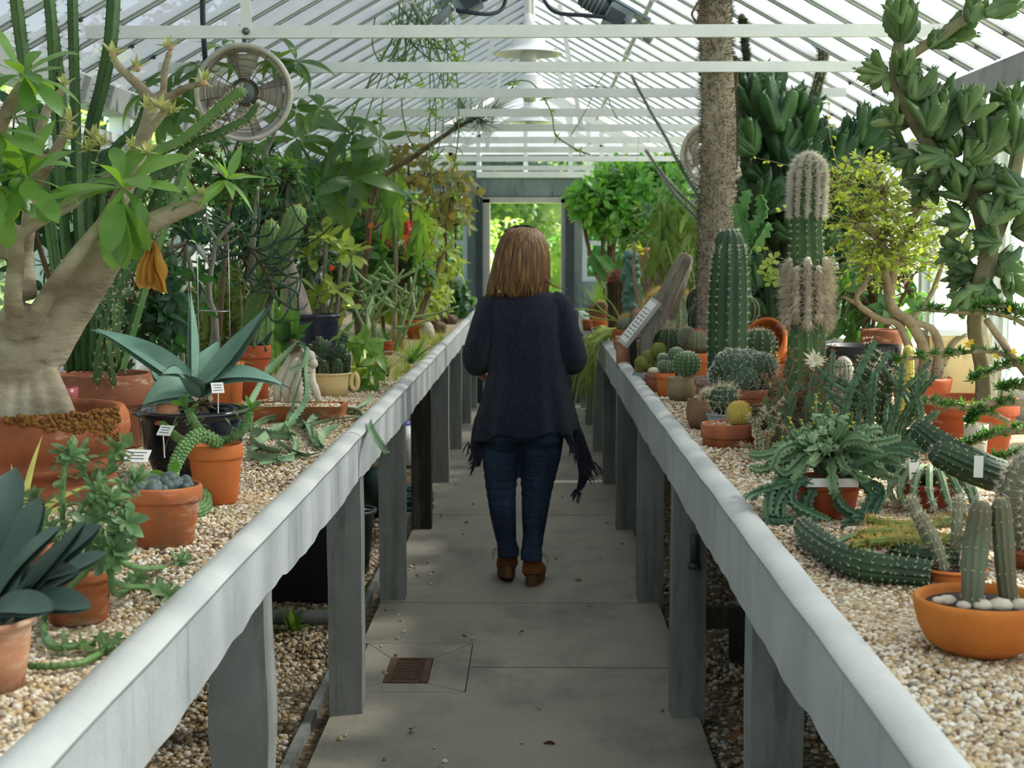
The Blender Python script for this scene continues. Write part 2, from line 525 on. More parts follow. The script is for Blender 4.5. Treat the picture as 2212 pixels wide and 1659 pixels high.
# floor: slabs of the path with open joints, on a gravel bed
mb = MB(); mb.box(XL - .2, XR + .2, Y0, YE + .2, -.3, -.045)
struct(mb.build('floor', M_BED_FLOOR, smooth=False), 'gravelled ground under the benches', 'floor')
PX0, PX1 = -.685, .552
YJ = [-4.9, 1.6, 3.35, 5.262, 6.255, 8.4, 10.3, 12.4, 14.75]
DRX0, DRX1, DRY0, DRY1 = -.66, -.245, 4.955, 5.585
for k in range(len(YJ) - 1):
    a, b = YJ[k] + .006, YJ[k + 1] - .006
    mb = MB()
    if k in (2, 3):
        c, d = max(a, DRY0), min(b, DRY1)
        if k == 2:
            mb.box(PX0, PX1, a, c - .003, -.2, 0); mb.box(DRX1 + .003, PX1, c - .003, b, -.2, .0)
        else:
            mb.box(DRX1 + .003, PX1, a, d + .003, -.2, 0); mb.box(PX0, PX1, d + .003, b, -.2, 0)
    else:
        mb.box(PX0, PX1, a, b, -.2, 0)
    o = mb.build('path_slab', M_PATH, smooth=False)
    struct(o, ['concrete path slab behind the viewer', 'concrete path slab nearest the viewer', 'concrete path slab in front of the floor drain', 'concrete path slab just beyond the floor drain',
               'concrete path slab under the walking woman', 'concrete path slab past the dark weathered bench leg', 'concrete path slab near the far door', 'concrete path slab at the far door'][k], 'path')
# drain field: five wedge panes of concrete around the grate
gx0, gx1, gy0, gy1 = -.548, -.385, 5.055, 5.375
for q, (a, b, c, d) in enumerate([((DRX0, DRY0), (DRX1, DRY0), (gx1, gy0), (gx0, gy0)), ((DRX1, DRY0), (DRX1, DRY1), (gx1, gy1), (gx1, gy0)),
                   ((DRX1, DRY1), (DRX0, DRY1), (gx0, gy1), (gx1, gy1)), ((DRX0, DRY1), (DRX0, DRY0), (gx0, gy0), (gx0, gy1))]):
    cx, cyy = (a[0] + b[0] + c[0] + d[0]) / 4, (a[1] + b[1] + c[1] + d[1]) / 4
    pts = [(cx + (p[0] - cx) * .985, cyy + (p[1] - cyy) * .985) for p in (a, b, c, d)]
    mb = MB(); mb.add([(p[0], p[1], 0.0) for p in pts] + [(p[0], p[1], -.1) for p in pts], [(0, 1, 2, 3), (4, 7, 6, 5), (0, 4, 5, 1), (1, 5, 6, 2), (2, 6, 7, 3), (3, 7, 4, 0)])
    struct(mb.build('path_slab', M_PATH, smooth=False), ['near', 'right-hand', 'far', 'left-hand'][q] + ' sloping concrete pane around the floor drain', 'path')
M_RUST = mat('rust', srgb(118, 92, 74), srgb(80, 62, 50), 40, .85, .5)
dr = thing('floor_drain', 'rusty slotted floor drain set in the concrete path', 'drain', ((gx0 + gx1) / 2, (gy0 + gy1) / 2, 0))
mb = MB()
for (x0, x1, y0, y1) in ((gx0, gx0 + .03, gy0, gy1), (gx1 - .03, gx1, gy0, gy1), (gx0 + .03, gx1 - .03, gy0, gy0 + .02), (gx0 + .03, gx1 - .03, gy1 - .02, gy1)): mb.box(x0 + .002, x1 - .002, y0 + .002, y1 - .002, -.03, .004)
mb.build('frame', M_RUST, dr, False)
mb = MB(); mb.box(gx0 + .01, gx1 - .01, gy0 + .01, gy1 - .01, -.1, -.05); mb.build('sump', M_DARK, dr, False)
for k in range(11):
    y = gy0 + .034 + k * .0252
    mb = MB(); mb.box(gx0 + .03, gx1 - .03, y - .007, y + .007, -.02, .001); mb.build('bar', M_RUST, dr, False)

# side walls
M_LOWWALL = concrete('low_wall', srgb(196, 196, 188), srgb(168, 168, 160), srgb(140, 140, 132), True)
wall_box('wall_left', 'low concrete wall under the left glazing', M_LOWWALL, [(XL - .15, XL, Y0, YE, -.05, 1.0)])
wall_box('wall_right', 'low concrete wall under the right glazing', M_LOWWALL, [(XR, XR + .15, Y0, YE, -.05, 1.0)])
for sx, nm in ((-1, 'left'), (1, 'right')):
    X = XC + sx * HW
    xa, xb = (X - .12, X) if sx < 0 else (X, X + .12)
    z0 = 2.175
    mb = MB(); mb.box(xa, xb, Y0, YE, z0, EZ + .015)
    struct(mb.build('eave_beam', M_BEAM, smooth=False), 'grey eave beam along the %s side of the roof' % nm, 'beam')
    mb = MB(); mb.box(xa + .02 if sx > 0 else xa, xb if sx > 0 else xb - .02, Y0, YE, 2.045, 2.085)
    struct(mb.build('window_rail', M_WHITE, smooth=False), 'white rail under the vent band on the %s side' % nm, 'rail')
    ys = np.arange(-4.8, YE, 1.05)
    for k, y in enumerate(ys):
        mb = MB(); mb.box(xa + .01, xb - .01, y - .03, y + .03, 1.0, 2.175)
        struct(mb.build('window_post', M_WHITE, smooth=False), 'white glazing post of the %s wall' % nm, 'post')
        if y + 1.05 < YE:
            root = thing('window_%d' % (k + 1 + (0 if sx < 0 else 20)), 'white framed side window of the %s wall' % nm, 'window', ((xa + xb) / 2, y + .525, 1.0))
            struct(root)
            fr = MB(); a, b = y + .03, y + 1.02; xm = (xa + xb) / 2
            for (p, q, r, t) in ((a, a + .035, 1.0, 2.045), (b - .035, b, 1.0, 2.045), (a + .035, b - .035, 1.0, 1.04), (a + .035, b - .035, 2.005, 2.045)): fr.box(xm - .02, xm + .02, p, q, r, t)
            fr.build('frame', M_WHITE, root, False)
            gp = MB(); gp.box(xm - .003, xm + .003, a + .035, b - .035, 1.04, 2.005)
            gp.build('pane', M_SIDEGLASS, root, False)

# end wall with the doorway
def px_x(px): return P(px, 545, YE).x
def px_z(py): return P(1155, py, YE).z
XP = dict(pl0=px_x(1010), pl1=px_x(1042), pr0=px_x(1226), pr1=px_x(1258))
ZL0, ZL1 = px_z(424), px_z(384)
wall_box('wall_back', 'grey concrete end wall with the doorway', M_WALLC, [
    (XP['pl0'], XP['pl1'], YE, YE + .25, -.05, ZL0), (XP['pr0'], XP['pr1'], YE, YE + .25, -.05, ZL0),
    (XP['pl0'], XP['pr1'], YE, YE + .25, ZL0, ZL1), (XL, XP['pl0'], YE, YE + .25, ZL1 - .1, ZL1), (XP['pr1'], XR, YE, YE + .25, ZL1 - .1, ZL1),
    (XL, XP['pl0'], YE, YE + .25, -.05, 1.25), (XP['pr1'], XR, YE, YE + .25, -.05, 1.25)])
mb = MB(); mb.box(XL, XR, Y0 - .2, Y0, -.05, RZ + .1)  # unseen closing wall, added to keep light off camera-facing surfaces
struct(mb.build('added_wall_front', M_LOWWALL, smooth=False), 'added wall closing the unseen end behind the viewer, for shade', 'wall')
# door frame and dark posts
d = thing('door_1', 'open doorway at the far end framed in grey and dark teal', 'door', (px_x(1134), YE, 0)); struct(d)
mb = MB(); mb.box(px_x(1043), px_x(1058), YE - .02, YE + .22, 0, px_z(430)); mb.box(px_x(1212), px_x(1221), YE - .02, YE + .22, 0, px_z(430)); mb.box(px_x(1043), px_x(1221), YE - .02, YE + .22, px_z(438), px_z(426))
mb.build('door_frame', M_GREYFRAME, d, False)
mb = MB(); mb.box(px_x(1029), px_x(1043), YE - .08, YE - .001, 0, px_z(422)); mb.build('post', M_DARKFRAME, d, False)
mb = MB(); mb.box(px_x(1221), px_x(1240), YE - .08, YE - .001, 0, px_z(422)); mb.build('post', M_DARKFRAME, d, False)
# end windows either side
for k, (a, b, nm) in enumerate(((XL + .02, XP['pl0'], 'left'), (XP['pr1'], XR - .02, 'right'))):
    r = thing('window_%d' % (41 + k), 'pale blue framed end window %s of the far doorway' % nm, 'window', ((a + b) / 2, YE + .1, 1.25)); struct(r)
    mb = MB(); z0, z1 = 1.25, ZL1 - .1
    w = .05
    xs = [a, a + (b - a) * .36, a + (b - a) * .68, b - w] if k == 0 else [a, a + (b - a) * .33, a + (b - a) * .66, b - w]
    for x in xs: mb.box(x, x + w, YE + .02, YE + .1, z0, z1)
    for z in (z0, 1.62, z1 - w): mb.box(a, b, YE + .03, YE + .09, z, z + w)
    mb.build('frame', M_BLUEFRAME, r, False)
    mb = MB(); mb.box(a, b, YE + .055, YE + .061, z0, z1); mb.build('pane', M_GABLEGLASS, r, False)
# gable glazing
gz = thing('window_43', 'gable window of dark panes in white bars above the doorway', 'window', (XC, YE + .1, ZL1)); struct(gz)
mb = MB()
mb.add([(XL, YE + .1, ZL1), (XR, YE + .1, ZL1), (XR, YE + .1, EZ), (XC, YE + .1, RZ), (XL, YE + .1, EZ)], [(0, 1, 2, 4)], [(4, 2, 3)])
mb.add([(XL, YE + .105, ZL1), (XR, YE + .105, ZL1), (XR, YE + .105, EZ), (XC, YE + .105, RZ), (XL, YE + .105, EZ)], [(4, 2, 1, 0)], [(3, 2, 4)])
mb.build('pane', M_GABLEGLASS, gz, False)
mb = MB()
for px in (925, 974, 1034, 1135, 1232, 1270, 1299, 1350, 1400):
    x = px_x(px); zt = RZ - PITCH * abs(x - XC) - .02
    if zt > ZL1: mb.box(x - .022, x + .022, YE + .03, YE + .12, ZL1, zt)
mb.box(px_x(1030), px_x(1272), YE - .03, YE + .03, px_z(384), px_z(371))
for sx in (-1, 1): mb.obox((XC, YE + .06, RZ - .05), (XC + sx * HW, YE + .06, EZ - .05), .1, .09)
for sx in (-1, 1): mb.obox((XC, YE + .06, RZ - .28), (XC + sx * HW * .55, YE + .06, RZ - .28 - PITCH * HW * .55), .06, .05)
mb.build('glazing_bar', M_WHITE, gz, False)

# roof
for sx, nm in ((-1, 'left'), (1, 'right')):
    mb = MB()
    a = (XC + sx * (HW + .12), EZ - PITCH * .12); b = (XC, RZ)
    mb.add([(a[0], Y0, a[1] + .1), (b[0], Y0, b[1] + .1), (b[0], YE + .2, b[1] + .1), (a[0], YE + .2, a[1] + .1),
            (a[0], Y0, a[1] + .104), (b[0], Y0, b[1] + .104), (b[0], YE + .2, b[1] + .104), (a[0], YE + .2, a[1] + .104)],
           [(0, 1, 2, 3), (7, 6, 5, 4), (0, 4, 5, 1), (1, 5, 6, 2), (2, 6, 7, 3), (3, 7, 4, 0)])
    struct(mb.build('ceiling', M_ROOFGLASS, smooth=False), 'whitewashed glass of the %s roof slope' % nm, 'roof')
mb = MB(); mb.box(XC - .03, XC + .03, Y0, YE, RZ - .06, RZ + .09)
struct(mb.build('ridge_beam', M_WHITE, smooth=False), 'white ridge beam at the top of the roof', 'beam')
for k in range(35):
    y = 3.0 + k * .345
    for sx, nm in ((-1, 'left'), (1, 'right')):
        a = Vector((XC + sx * (HW + .02), y, EZ - PITCH * .02 + .03)); b = Vector((XC + sx * .03, y, RZ - PITCH * .03 + .03))
        nrm = (-sx * PITCH * -1, 0, 1); up = Vector((sx * PITCH, 0, 1)).normalized()
        mb = MB(); mb.obox(a + up * .04, b + up * .04, .03, .024, up)
        mb.obox(a + up * .024, b + up * .024, .075, .010, up)
        o = mb.build('roof_rafter', M_WHITE2, smooth=False, origin=a)
        struct(o, 'white aluminium rafter of the %s roof slope' % nm, 'rafter'); o['group'] = 'roof rafters'
        g = MB()
        for dy in (-.027, .027): g.obox(a + up * .0175 + Vector((0, dy, 0)), b + up * .0175 + Vector((0, dy, 0)), .006, .004, up)
        g.build('seal_strip', M_GROOVE, o, False)
        dirv = (b - a).normalized()
        for q, dd in enumerate((.1, .23)):
            c = a + dirv * dd + up * .019
            bb = MB(); bb.lathe([(0, .012), (.008, .012), (.009, .002), (.018, .001), (.018, -.002)], 10, tuple(c + Vector((0, -.016 + .032 * q, 0))), axis=-up)
            bb.build('bolt', M_BOLT, o)

# tie bars across the house
TIEZ = 1.55 + .828
for k, y in enumerate((5.5, 6.55, 7.6, 8.66, 9.7, 10.75, 11.75, 12.9, 14.3)):
    half = HW - (TIEZ - EZ) / PITCH + .02
    mb = MB(); mb.box(XC - half, XC + half, y - .012, y + .012, TIEZ - .023, TIEZ + .023)
    o = mb.build('tie_bar', M_WHITE, smooth=False, origin=(XC, y, TIEZ))
    struct(o, 'white roof tie bar, ' + ['nearest to the viewer', 'second from the viewer', 'third from the viewer', 'fourth from the viewer', 'fifth from the viewer', 'sixth from the viewer', 'seventh from the viewer', 'second last before the end wall', 'last before the end wall'][k], 'tie bar')
    if k == 0:
        h = MB(); xx = P(533, 40, y).x; h.box(xx - .02, xx + .02, y - .02, y - .012, TIEZ, RZ - PITCH * abs(xx - XC)); h.build('hanger', M_WHITE, o, False)
        h = MB(); h.lathe([(0, .012), (.009, .012), (.01, .004), (.014, .003), (.014, 0)], 12, (xx, y - .02, TIEZ), axis=(0, -1, 0)); h.build('bolt', M_BOLT, o)
    elif k in (4, 6):
        h = MB()
        for sx in (-1, 1): h.obox((XC + sx * .35, y - .016, TIEZ), (XC + sx * .2, y - .016, RZ - PITCH * .2), .03, .008, (0, 1, 0))
        h.build('brace', M_WHITE, o, False)

# ================================================================== benches
ZG = 0.945        # gravel on the benches
def bench(name, label, sx, xf, y0, y1, legs, zb, dark=()):
    """concrete trough bench; xf = aisle face, sx = -1 left / 1 right"""
    root = thing(name, label, 'bench', (xf + sx * .6, (y0 + y1) / 2, 0))
    xw = (XL + .02) if sx < 0 else (XR - .02)
    ys = np.arange(y0, y1 + .001, .045)
    prof = [(.0, zb), (.0, .952), (-.007, .953), (-.0085, .960), (-.004, .965), (.012, .972), (.03, .975), (.050, .970), (.062, .955), (.062, .9), (.045, .9), (.045, zb)]
    rs = np.random.RandomState(int(abs(y0) * 7) + 3)
    V = []
    k = len(prof)
    wobx = np.cumsum(rs.randn(len(ys))) * .0004
    for i, y in enumerate(ys):
        rag = .012 * mnoise.noise((y * 2.1, sx * 5, 0)) + .01 * mnoise.noise((y * 9, sx * 3, 1))
        if sx < 0 and y < 3.2: rag += .022 * max(0, math.sin(y * 2.6 + .4)) - .01
        sh = .003 * mnoise.noise((y * 3, 9, sx)) 
        for q, (u, z) in enumerate(prof):
            zz = z + (rag if q in (0, len(prof) - 1) else .002 * mnoise.noise((y * 4, q * .2, sx)))
            V.append((xf + sx * (u + sh), y, zz))
    Q = []
    for i in range(len(ys) - 1):
        for q in range(k):
            a, b = i * k + q, i * k + (q + 1) % k
            Q.append((a, a + k, b + k, b) if sx > 0 else (a, b, b + k, a + k))
    # upper roll and fascia as separate parts
    Qf = [f for n_, f in enumerate(Q) if (n_ % k) in (0, 10, 11)]; Qr = [f for n_, f in enumerate(Q) if (n_ % k) not in (0, 10, 11)]
    m1 = MB()
    for q_ in (0, 10, 11): m1.add(V, [f for n_, f in enumerate(Q) if (n_ % k) == q_])
    for e in (0, (len(ys) - 1) * k): m1.add([V[e + j] for j in (0, 1, 10, 11)], [(0, 1, 2, 3)])
    m1.build('fascia', M_BENCH, root)
    m2 = MB(); m2.add(V, [f for n_, f in enumerate(Q) if (n_ % k) in (1, 2)]); m2.add(V, [f for n_, f in enumerate(Q) if (n_ % k) in range(3, 10)])
    for e in (0, (len(ys) - 1) * k):
        m2.add([V[e + j] for j in range(1, 11)], [(0, 1, 8, 9), (1, 2, 7, 8), (2, 3, 6, 7), (3, 4, 5, 6)])
    m2.build('rim', M_RIM, root)
    m3 = MB(); xa, xb = sorted((xf + sx * .046, xw)); m3.box(xa, xb, y0 + .002, y1 - .002, .84, .9); m3.build('tray', M_LEG, root, False)
    for i, y in enumerate(legs):
        for rear in (0, 1):
            xx = xf + sx * (.014 + (rear * .95))
            xa, xb = sorted((xx, xx + sx * .112))
            mm = MB()
            n = 10
            for j in range(n):
                z0, z1 = -.03 + j * .0871, -.03 + (j + 1) * .0871
            zz = np.linspace(-.03, .84, 12); bul = [.004 * mnoise.noise((y, z * 4, sx * 2 + rear)) for z in zz]
            if sx < 0 and y < 3.3: bul = [b + .010 * math.exp(-((z - .55) / .12) ** 2) for b, z in zip(bul, zz)]
            Vv = []
            for z, b in zip(zz, bul):
                Vv += [(xa - b, y - .05 - b, z), (xb + b, y - .05 - b, z), (xb + b, y + .05, z), (xa - b, y + .05, z)]
            Qq = []
            for j in range(11):
                for q in range(4):
                    a, b = j * 4 + q, j * 4 + (q + 1) % 4
                    Qq.append((a, b, b + 4, a + 4))
            mm.add(Vv, Qq); mm.build('leg', M_LEG_DARK if (y in dark and not rear) else M_LEG, root, False)
    gb = MB(); xa, xb = sorted((xf + sx * .060, xw)); gb.box(xa, xb, y0 + .002, y1 - .002, .9, ZG - .006)
    o = gb.build('gravel_bed', M_BED, smooth=False)
    tag(o, 'pale gravel filling the ' + label.split(',')[0], 'gravel', None, 'stuff')
    return root
bench('concrete_bench', 'near stretch of left bench, from the frame edge to the first seam', -1, -.565, .6, 4.565, (1.4, 3.05), .815)
bench('concrete_bench', 'middle stretch of left bench, holding the agave and the cream pot', -1, -.565, 4.572, 9.05, (4.76, 6.35, 8.0), .815, (8.0,))
bench('concrete_bench', 'far stretch of left bench, beyond the open gap by the rocks', -1, -.565, 9.10, 14.55, (9.65, 11.3, 13.0, 14.3), .815)
bench('concrete_bench', 'near stretch of right bench, with the clay bowl and the cacti', 1, .445, .6, 9.95, (1.3, 3.02, 4.74, 6.32, 8.0, 9.6), .795)
bench('concrete_bench', 'far stretch of right bench, beyond the trailing green cactus', 1, .445, 10.0, 14.55, (11.2, 12.9, 14.3), .795)

# loose pebbles on the beds (nearest ones as real stones) and on the ground beneath
def pebbles(name, label, n, xr, yr, z, r, mt, seed, power=1.6, sub=0):
    rs = np.random.RandomState(seed)
    x = xr[0] + (xr[1] - xr[0]) * rs.rand(n); y = yr[0] + (yr[1] - yr[0]) * rs.rand(n) ** power
    R = r * (.65 + .8 * rs.rand(n) ** 2)
    C = np.stack([x, y, z + R * .15 + .006 * np.sin(x * 9 + y * 5)], -1)
    mb = MB(); mb.scatter(C, R, sub, seed)
    o = mb.build(name, mt)
    return tag(o, label, 'gravel', None, 'stuff')
pebbles('gravel', 'loose pale pebbles on the left bench', 52000, (-1.25, -.63), (1.6, 8.0), ZG - .003, .0048, M_PEBBLE, 1, 1.9)
pebbles('gravel', 'loose pale pebbles on the right bench', 52000, (.51, 1.25), (1.6, 8.0), ZG - .003, .0048, M_PEBBLE, 2, 1.9)
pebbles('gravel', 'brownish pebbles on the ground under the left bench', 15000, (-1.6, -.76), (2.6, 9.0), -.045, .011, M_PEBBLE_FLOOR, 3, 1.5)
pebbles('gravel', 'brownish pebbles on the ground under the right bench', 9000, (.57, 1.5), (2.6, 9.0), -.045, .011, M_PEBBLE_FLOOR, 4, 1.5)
mb = MB(); mb.box(-.775, -.745, 1.0, 14, -.06, -.012)
struct(mb.build('path_edging', M_LEG, smooth=False), 'thin concrete edging strip left of the path', 'edging')
# scattered bits on the path
rs = np.random.RandomState(11)
mb = MB(); C = []
for k in range(60):
    y = 3.6 + 6.5 * rs.rand() ** 1.4; s_ = rs.rand()
    x = (PX0 + .02 + abs(rs.randn()) * .22) if s_ < .6 else PX0 + (PX1 - PX0) * rs.rand()
    if -.7 < x < .55: C.append((x, y, .004))
mb.scatter(np.array(C), np.array([.005 + .005 * rs.rand() for _ in C]), 0, 5)
tag(mb.build('path_litter', M_PEBBLE), 'stray pebbles strewn over the concrete path', 'litter', None, 'stuff')
# ================================================================== plant materials
def leafmat(name, c1, c2, transl=.35, tcol=None, rough=.36, isl=.25, scale=6):
    dz = lambda c: tuple(x * .84 + .16 * (.3 * c[0] + .6 * c[1] + .1 * c[2]) for x in c)
    c1, c2 = dz(c1), dz(c2)
    return mat(name, c1, c2, scale, rough, .15, 30, .4, transl, tcol or tuple(min(1, x * 1.25) for x in c1), isl=isl)
L_BRIGHT = leafmat('bright_green_leaf', srgb(112, 156, 62), srgb(74, 126, 48), .38, srgb(160, 205, 60))
L_MID = leafmat('mid_green_leaf', srgb(70, 116, 60), srgb(46, 90, 48), .35, srgb(120, 180, 60))
L_DARK = leafmat('dark_green_leaf', srgb(38, 78, 52), srgb(26, 60, 42), .28, srgb(80, 140, 60))
L_YELLOW = leafmat('yellow_green_leaf', srgb(164, 184, 66), srgb(118, 156, 58), .4, srgb(205, 220, 70))
L_OLIVE = leafmat('olive_leaf', srgb(124, 134, 66), srgb(92, 104, 56), .35, srgb(190, 190, 80))
L_RED = leafmat('bronze_leaf', srgb(130, 118, 66), srgb(100, 124, 66), .35, srgb(180, 160, 70))
L_LIME = leafmat('lime_leaf', srgb(176, 198, 48), srgb(142, 176, 44), .42, srgb(210, 225, 60), isl=.2)
L_BUSH = leafmat('fresh_bush_leaf', srgb(96, 164, 58), srgb(58, 128, 46), .38, srgb(150, 215, 70), isl=.3)
L_AGAVE = mat('agave_blue_green', srgb(128, 164, 146), srgb(92, 132, 118), 5, .5, .1, 20, .35, .08)
L_GREYBLUE = mat('grey_blue_succulent', srgb(78, 100, 90), srgb(50, 72, 66), 6, .45, .15, 60, .4, .05, isl=.15)
L_DEAD = mat('dry_yellow_leaf', srgb(206, 164, 88), srgb(166, 118, 54), 14, .8, .6, 26, .2, .3, srgb(230, 180, 90))
L_PETAL_R = mat('red_petal', srgb(230, 110, 96), srgb(210, 84, 76), 10, .6, transl=.35, isl=.2)
L_PETAL_O = mat('orange_petal', srgb(230, 120, 60), srgb(214, 90, 44), 10, .6, transl=.3, isl=.2)
L_PETAL_Y = mat('yellow_flower', srgb(232, 206, 60), srgb(216, 180, 44), 10, .6, transl=.25, isl=.2)
L_WHITEFL = mat('pale_flower', srgb(240, 236, 216), srgb(222, 210, 180), 10, .6, transl=.3)
C_GREEN = mat('cactus_green', srgb(80, 112, 64), srgb(52, 84, 52), 5, .5, .15, 40, .4)
C_DARK = mat('cactus_dark_green', srgb(50, 78, 48), srgb(34, 56, 40), 6, .5, .15, 40, .4)
C_LIGHT = mat('cactus_light_green', srgb(116, 150, 90), srgb(84, 124, 72), 6, .5, .15, 40, .4, .08)
C_JADE = mat('jade_stem', srgb(134, 160, 118), srgb(88, 120, 90), 7, .5, .2, 50, .4, .05)
C_BLUE = mat('blue_green_cactus', srgb(112, 148, 136), srgb(78, 116, 108), 7, .55, .2, 40, .35)
C_GREY = mat('grey_green_cactus', srgb(116, 132, 108), srgb(128, 112, 92), 6, .7, .3, 40, .3)
C_BROWN = mat('brown_cactus', srgb(104, 86, 66), srgb(72, 66, 52), 8, .8, .4, 40, .25)
C_OLIVE = mat('olive_cactus', srgb(120, 134, 60), srgb(90, 108, 50), 8, .55, .2, 40, .35)
C_YELLOW = mat('yellow_cactus', srgb(196, 186, 96), srgb(160, 152, 70), 12, .7, .2, 40, .3)
S_PALE = mat('pale_spine', srgb(232, 222, 190), srgb(206, 190, 150), 10, .6)
S_YELLOW = mat('yellow_spine', srgb(232, 200, 110), srgb(206, 160, 70), 10, .6)
S_WHITE = mat('white_spine', srgb(240, 238, 230), srgb(214, 210, 198), 10, .6)
S_DARK = mat('dark_spine', srgb(92, 78, 64), srgb(58, 50, 44), 10, .6)
S_RED = mat('reddish_spine', srgb(190, 112, 74), srgb(150, 84, 58), 10, .6)
S_WOOL = mat('cactus_wool', srgb(250, 246, 238), srgb(228, 216, 198), 10, .9, transl=.15)
S_WOOLG = mat('grey_wool', srgb(236, 226, 210), srgb(206, 190, 170), 14, .95, transl=.1)
B_PALE = mat('pale_grey_bark', srgb(196, 188, 172), srgb(164, 156, 140), 9, .85, .6, 40, .2)
B_TAN = mat('tan_bark', srgb(172, 156, 130), srgb(126, 112, 90), 9, .85, .7, 40, .2)
B_BROWN = mat('brown_bark', srgb(116, 96, 76), srgb(82, 68, 54), 12, .85, .7, 40, .2)
B_GREY = mat('grey_twig', srgb(150, 146, 136), srgb(112, 110, 100), 14, .85, .5, 40, .2)
B_GREEN = mat('green_stem', srgb(104, 134, 84), srgb(76, 108, 66), 10, .6, .3, 40, .3)
B_DKGREEN = mat('dark_green_stem', srgb(70, 94, 74), srgb(50, 74, 58), 10, .6, .3, 40, .3)
B_TIP = mat('pink_tip', srgb(206, 168, 140), srgb(178, 130, 110), 16, .7, .3)

def terracotta(name, c1, c2, lime=.5, dark=None):
    m, nt, out = nodes(name)
    v = coords(nt)
    col = ramp(nt, noisef(nt, v, 7, 5), [(.3, c1), (.7, c2)])
    v2 = coords(nt, (5, 5, 16))
    if lime: col = mix(nt, ramp(nt, noisef(nt, v2, 1.7, 6, .7), [(.60 - lime * .1, (0, 0, 0)), (.78 - lime * .1, (.75,) * 3)]), col, srgb(214, 200, 178))
    if dark: col = mix(nt, ramp(nt, noisef(nt, coords(nt, (4, 4, 3)), 1.6, 5, .6), [(.48, (0, 0, 0)), (.72, (.85,) * 3)]), col, dark)
    principled(nt, out, col, .8, noisef(nt, v, 60, 5), .2, .006, .25)
    return m
TC_NEW = terracotta('orange_terracotta', srgb(206, 120, 64), srgb(186, 98, 48), 0)
TC_LIME = terracotta('limed_terracotta', srgb(186, 108, 64), srgb(150, 82, 48), .75, srgb(112, 88, 58))
TC_OLD = terracotta('old_terracotta', srgb(176, 104, 66), srgb(142, 80, 52), .35, srgb(106, 68, 46))
TC_BROWN = terracotta('brown_terracotta', srgb(150, 96, 70), srgb(124, 76, 56), .3)
TC_PALE = terracotta('pale_washed_terracotta', srgb(204, 152, 118), srgb(180, 124, 92), .8)
TC_RED = terracotta('red_terracotta', srgb(176, 90, 54), srgb(150, 72, 42), .2)
TC_OCHRE = terracotta('ochre_terracotta', srgb(202, 124, 52), srgb(172, 98, 42), 0)
TC_VIOLET = terracotta('greyed_terracotta', srgb(146, 116, 112), srgb(124, 96, 90), .5)
G_NAVY = mat('navy_glaze', srgb(34, 44, 66), srgb(24, 30, 46), 3, .18, spec=.6)
G_BLACK = mat('black_blue_glaze', srgb(24, 30, 42), srgb(18, 22, 30), 3, .15, spec=.6)
G_CREAM = mat('cream_glaze', srgb(236, 214, 160), srgb(220, 192, 136), 4, .3, .1, spec=.5)
G_LIME = mat('lime_glaze', srgb(176, 192, 66), srgb(152, 172, 54), 4, .3, spec=.5)
G_OLIVE = mat('olive_stoneware', srgb(150, 136, 102), srgb(122, 110, 82), 8, .6, .2)
G_TAN = mat('tan_stoneware', srgb(140, 104, 78), srgb(104, 82, 66), 7, .6, .2)
G_GREY = mat('grey_stoneware', srgb(150, 160, 168), srgb(122, 130, 138), 7, .5, .1)
G_PLASTIC = mat('clear_grey_plastic', srgb(196, 190, 176), srgb(176, 170, 156), 4, .3, transl=.3)
M_LABEL = mat('white_label', srgb(238, 238, 234), srgb(226, 226, 222), 4, .4)
M_PRINT = mat('label_print', srgb(96, 98, 102), srgb(84, 86, 90), 4, .5)

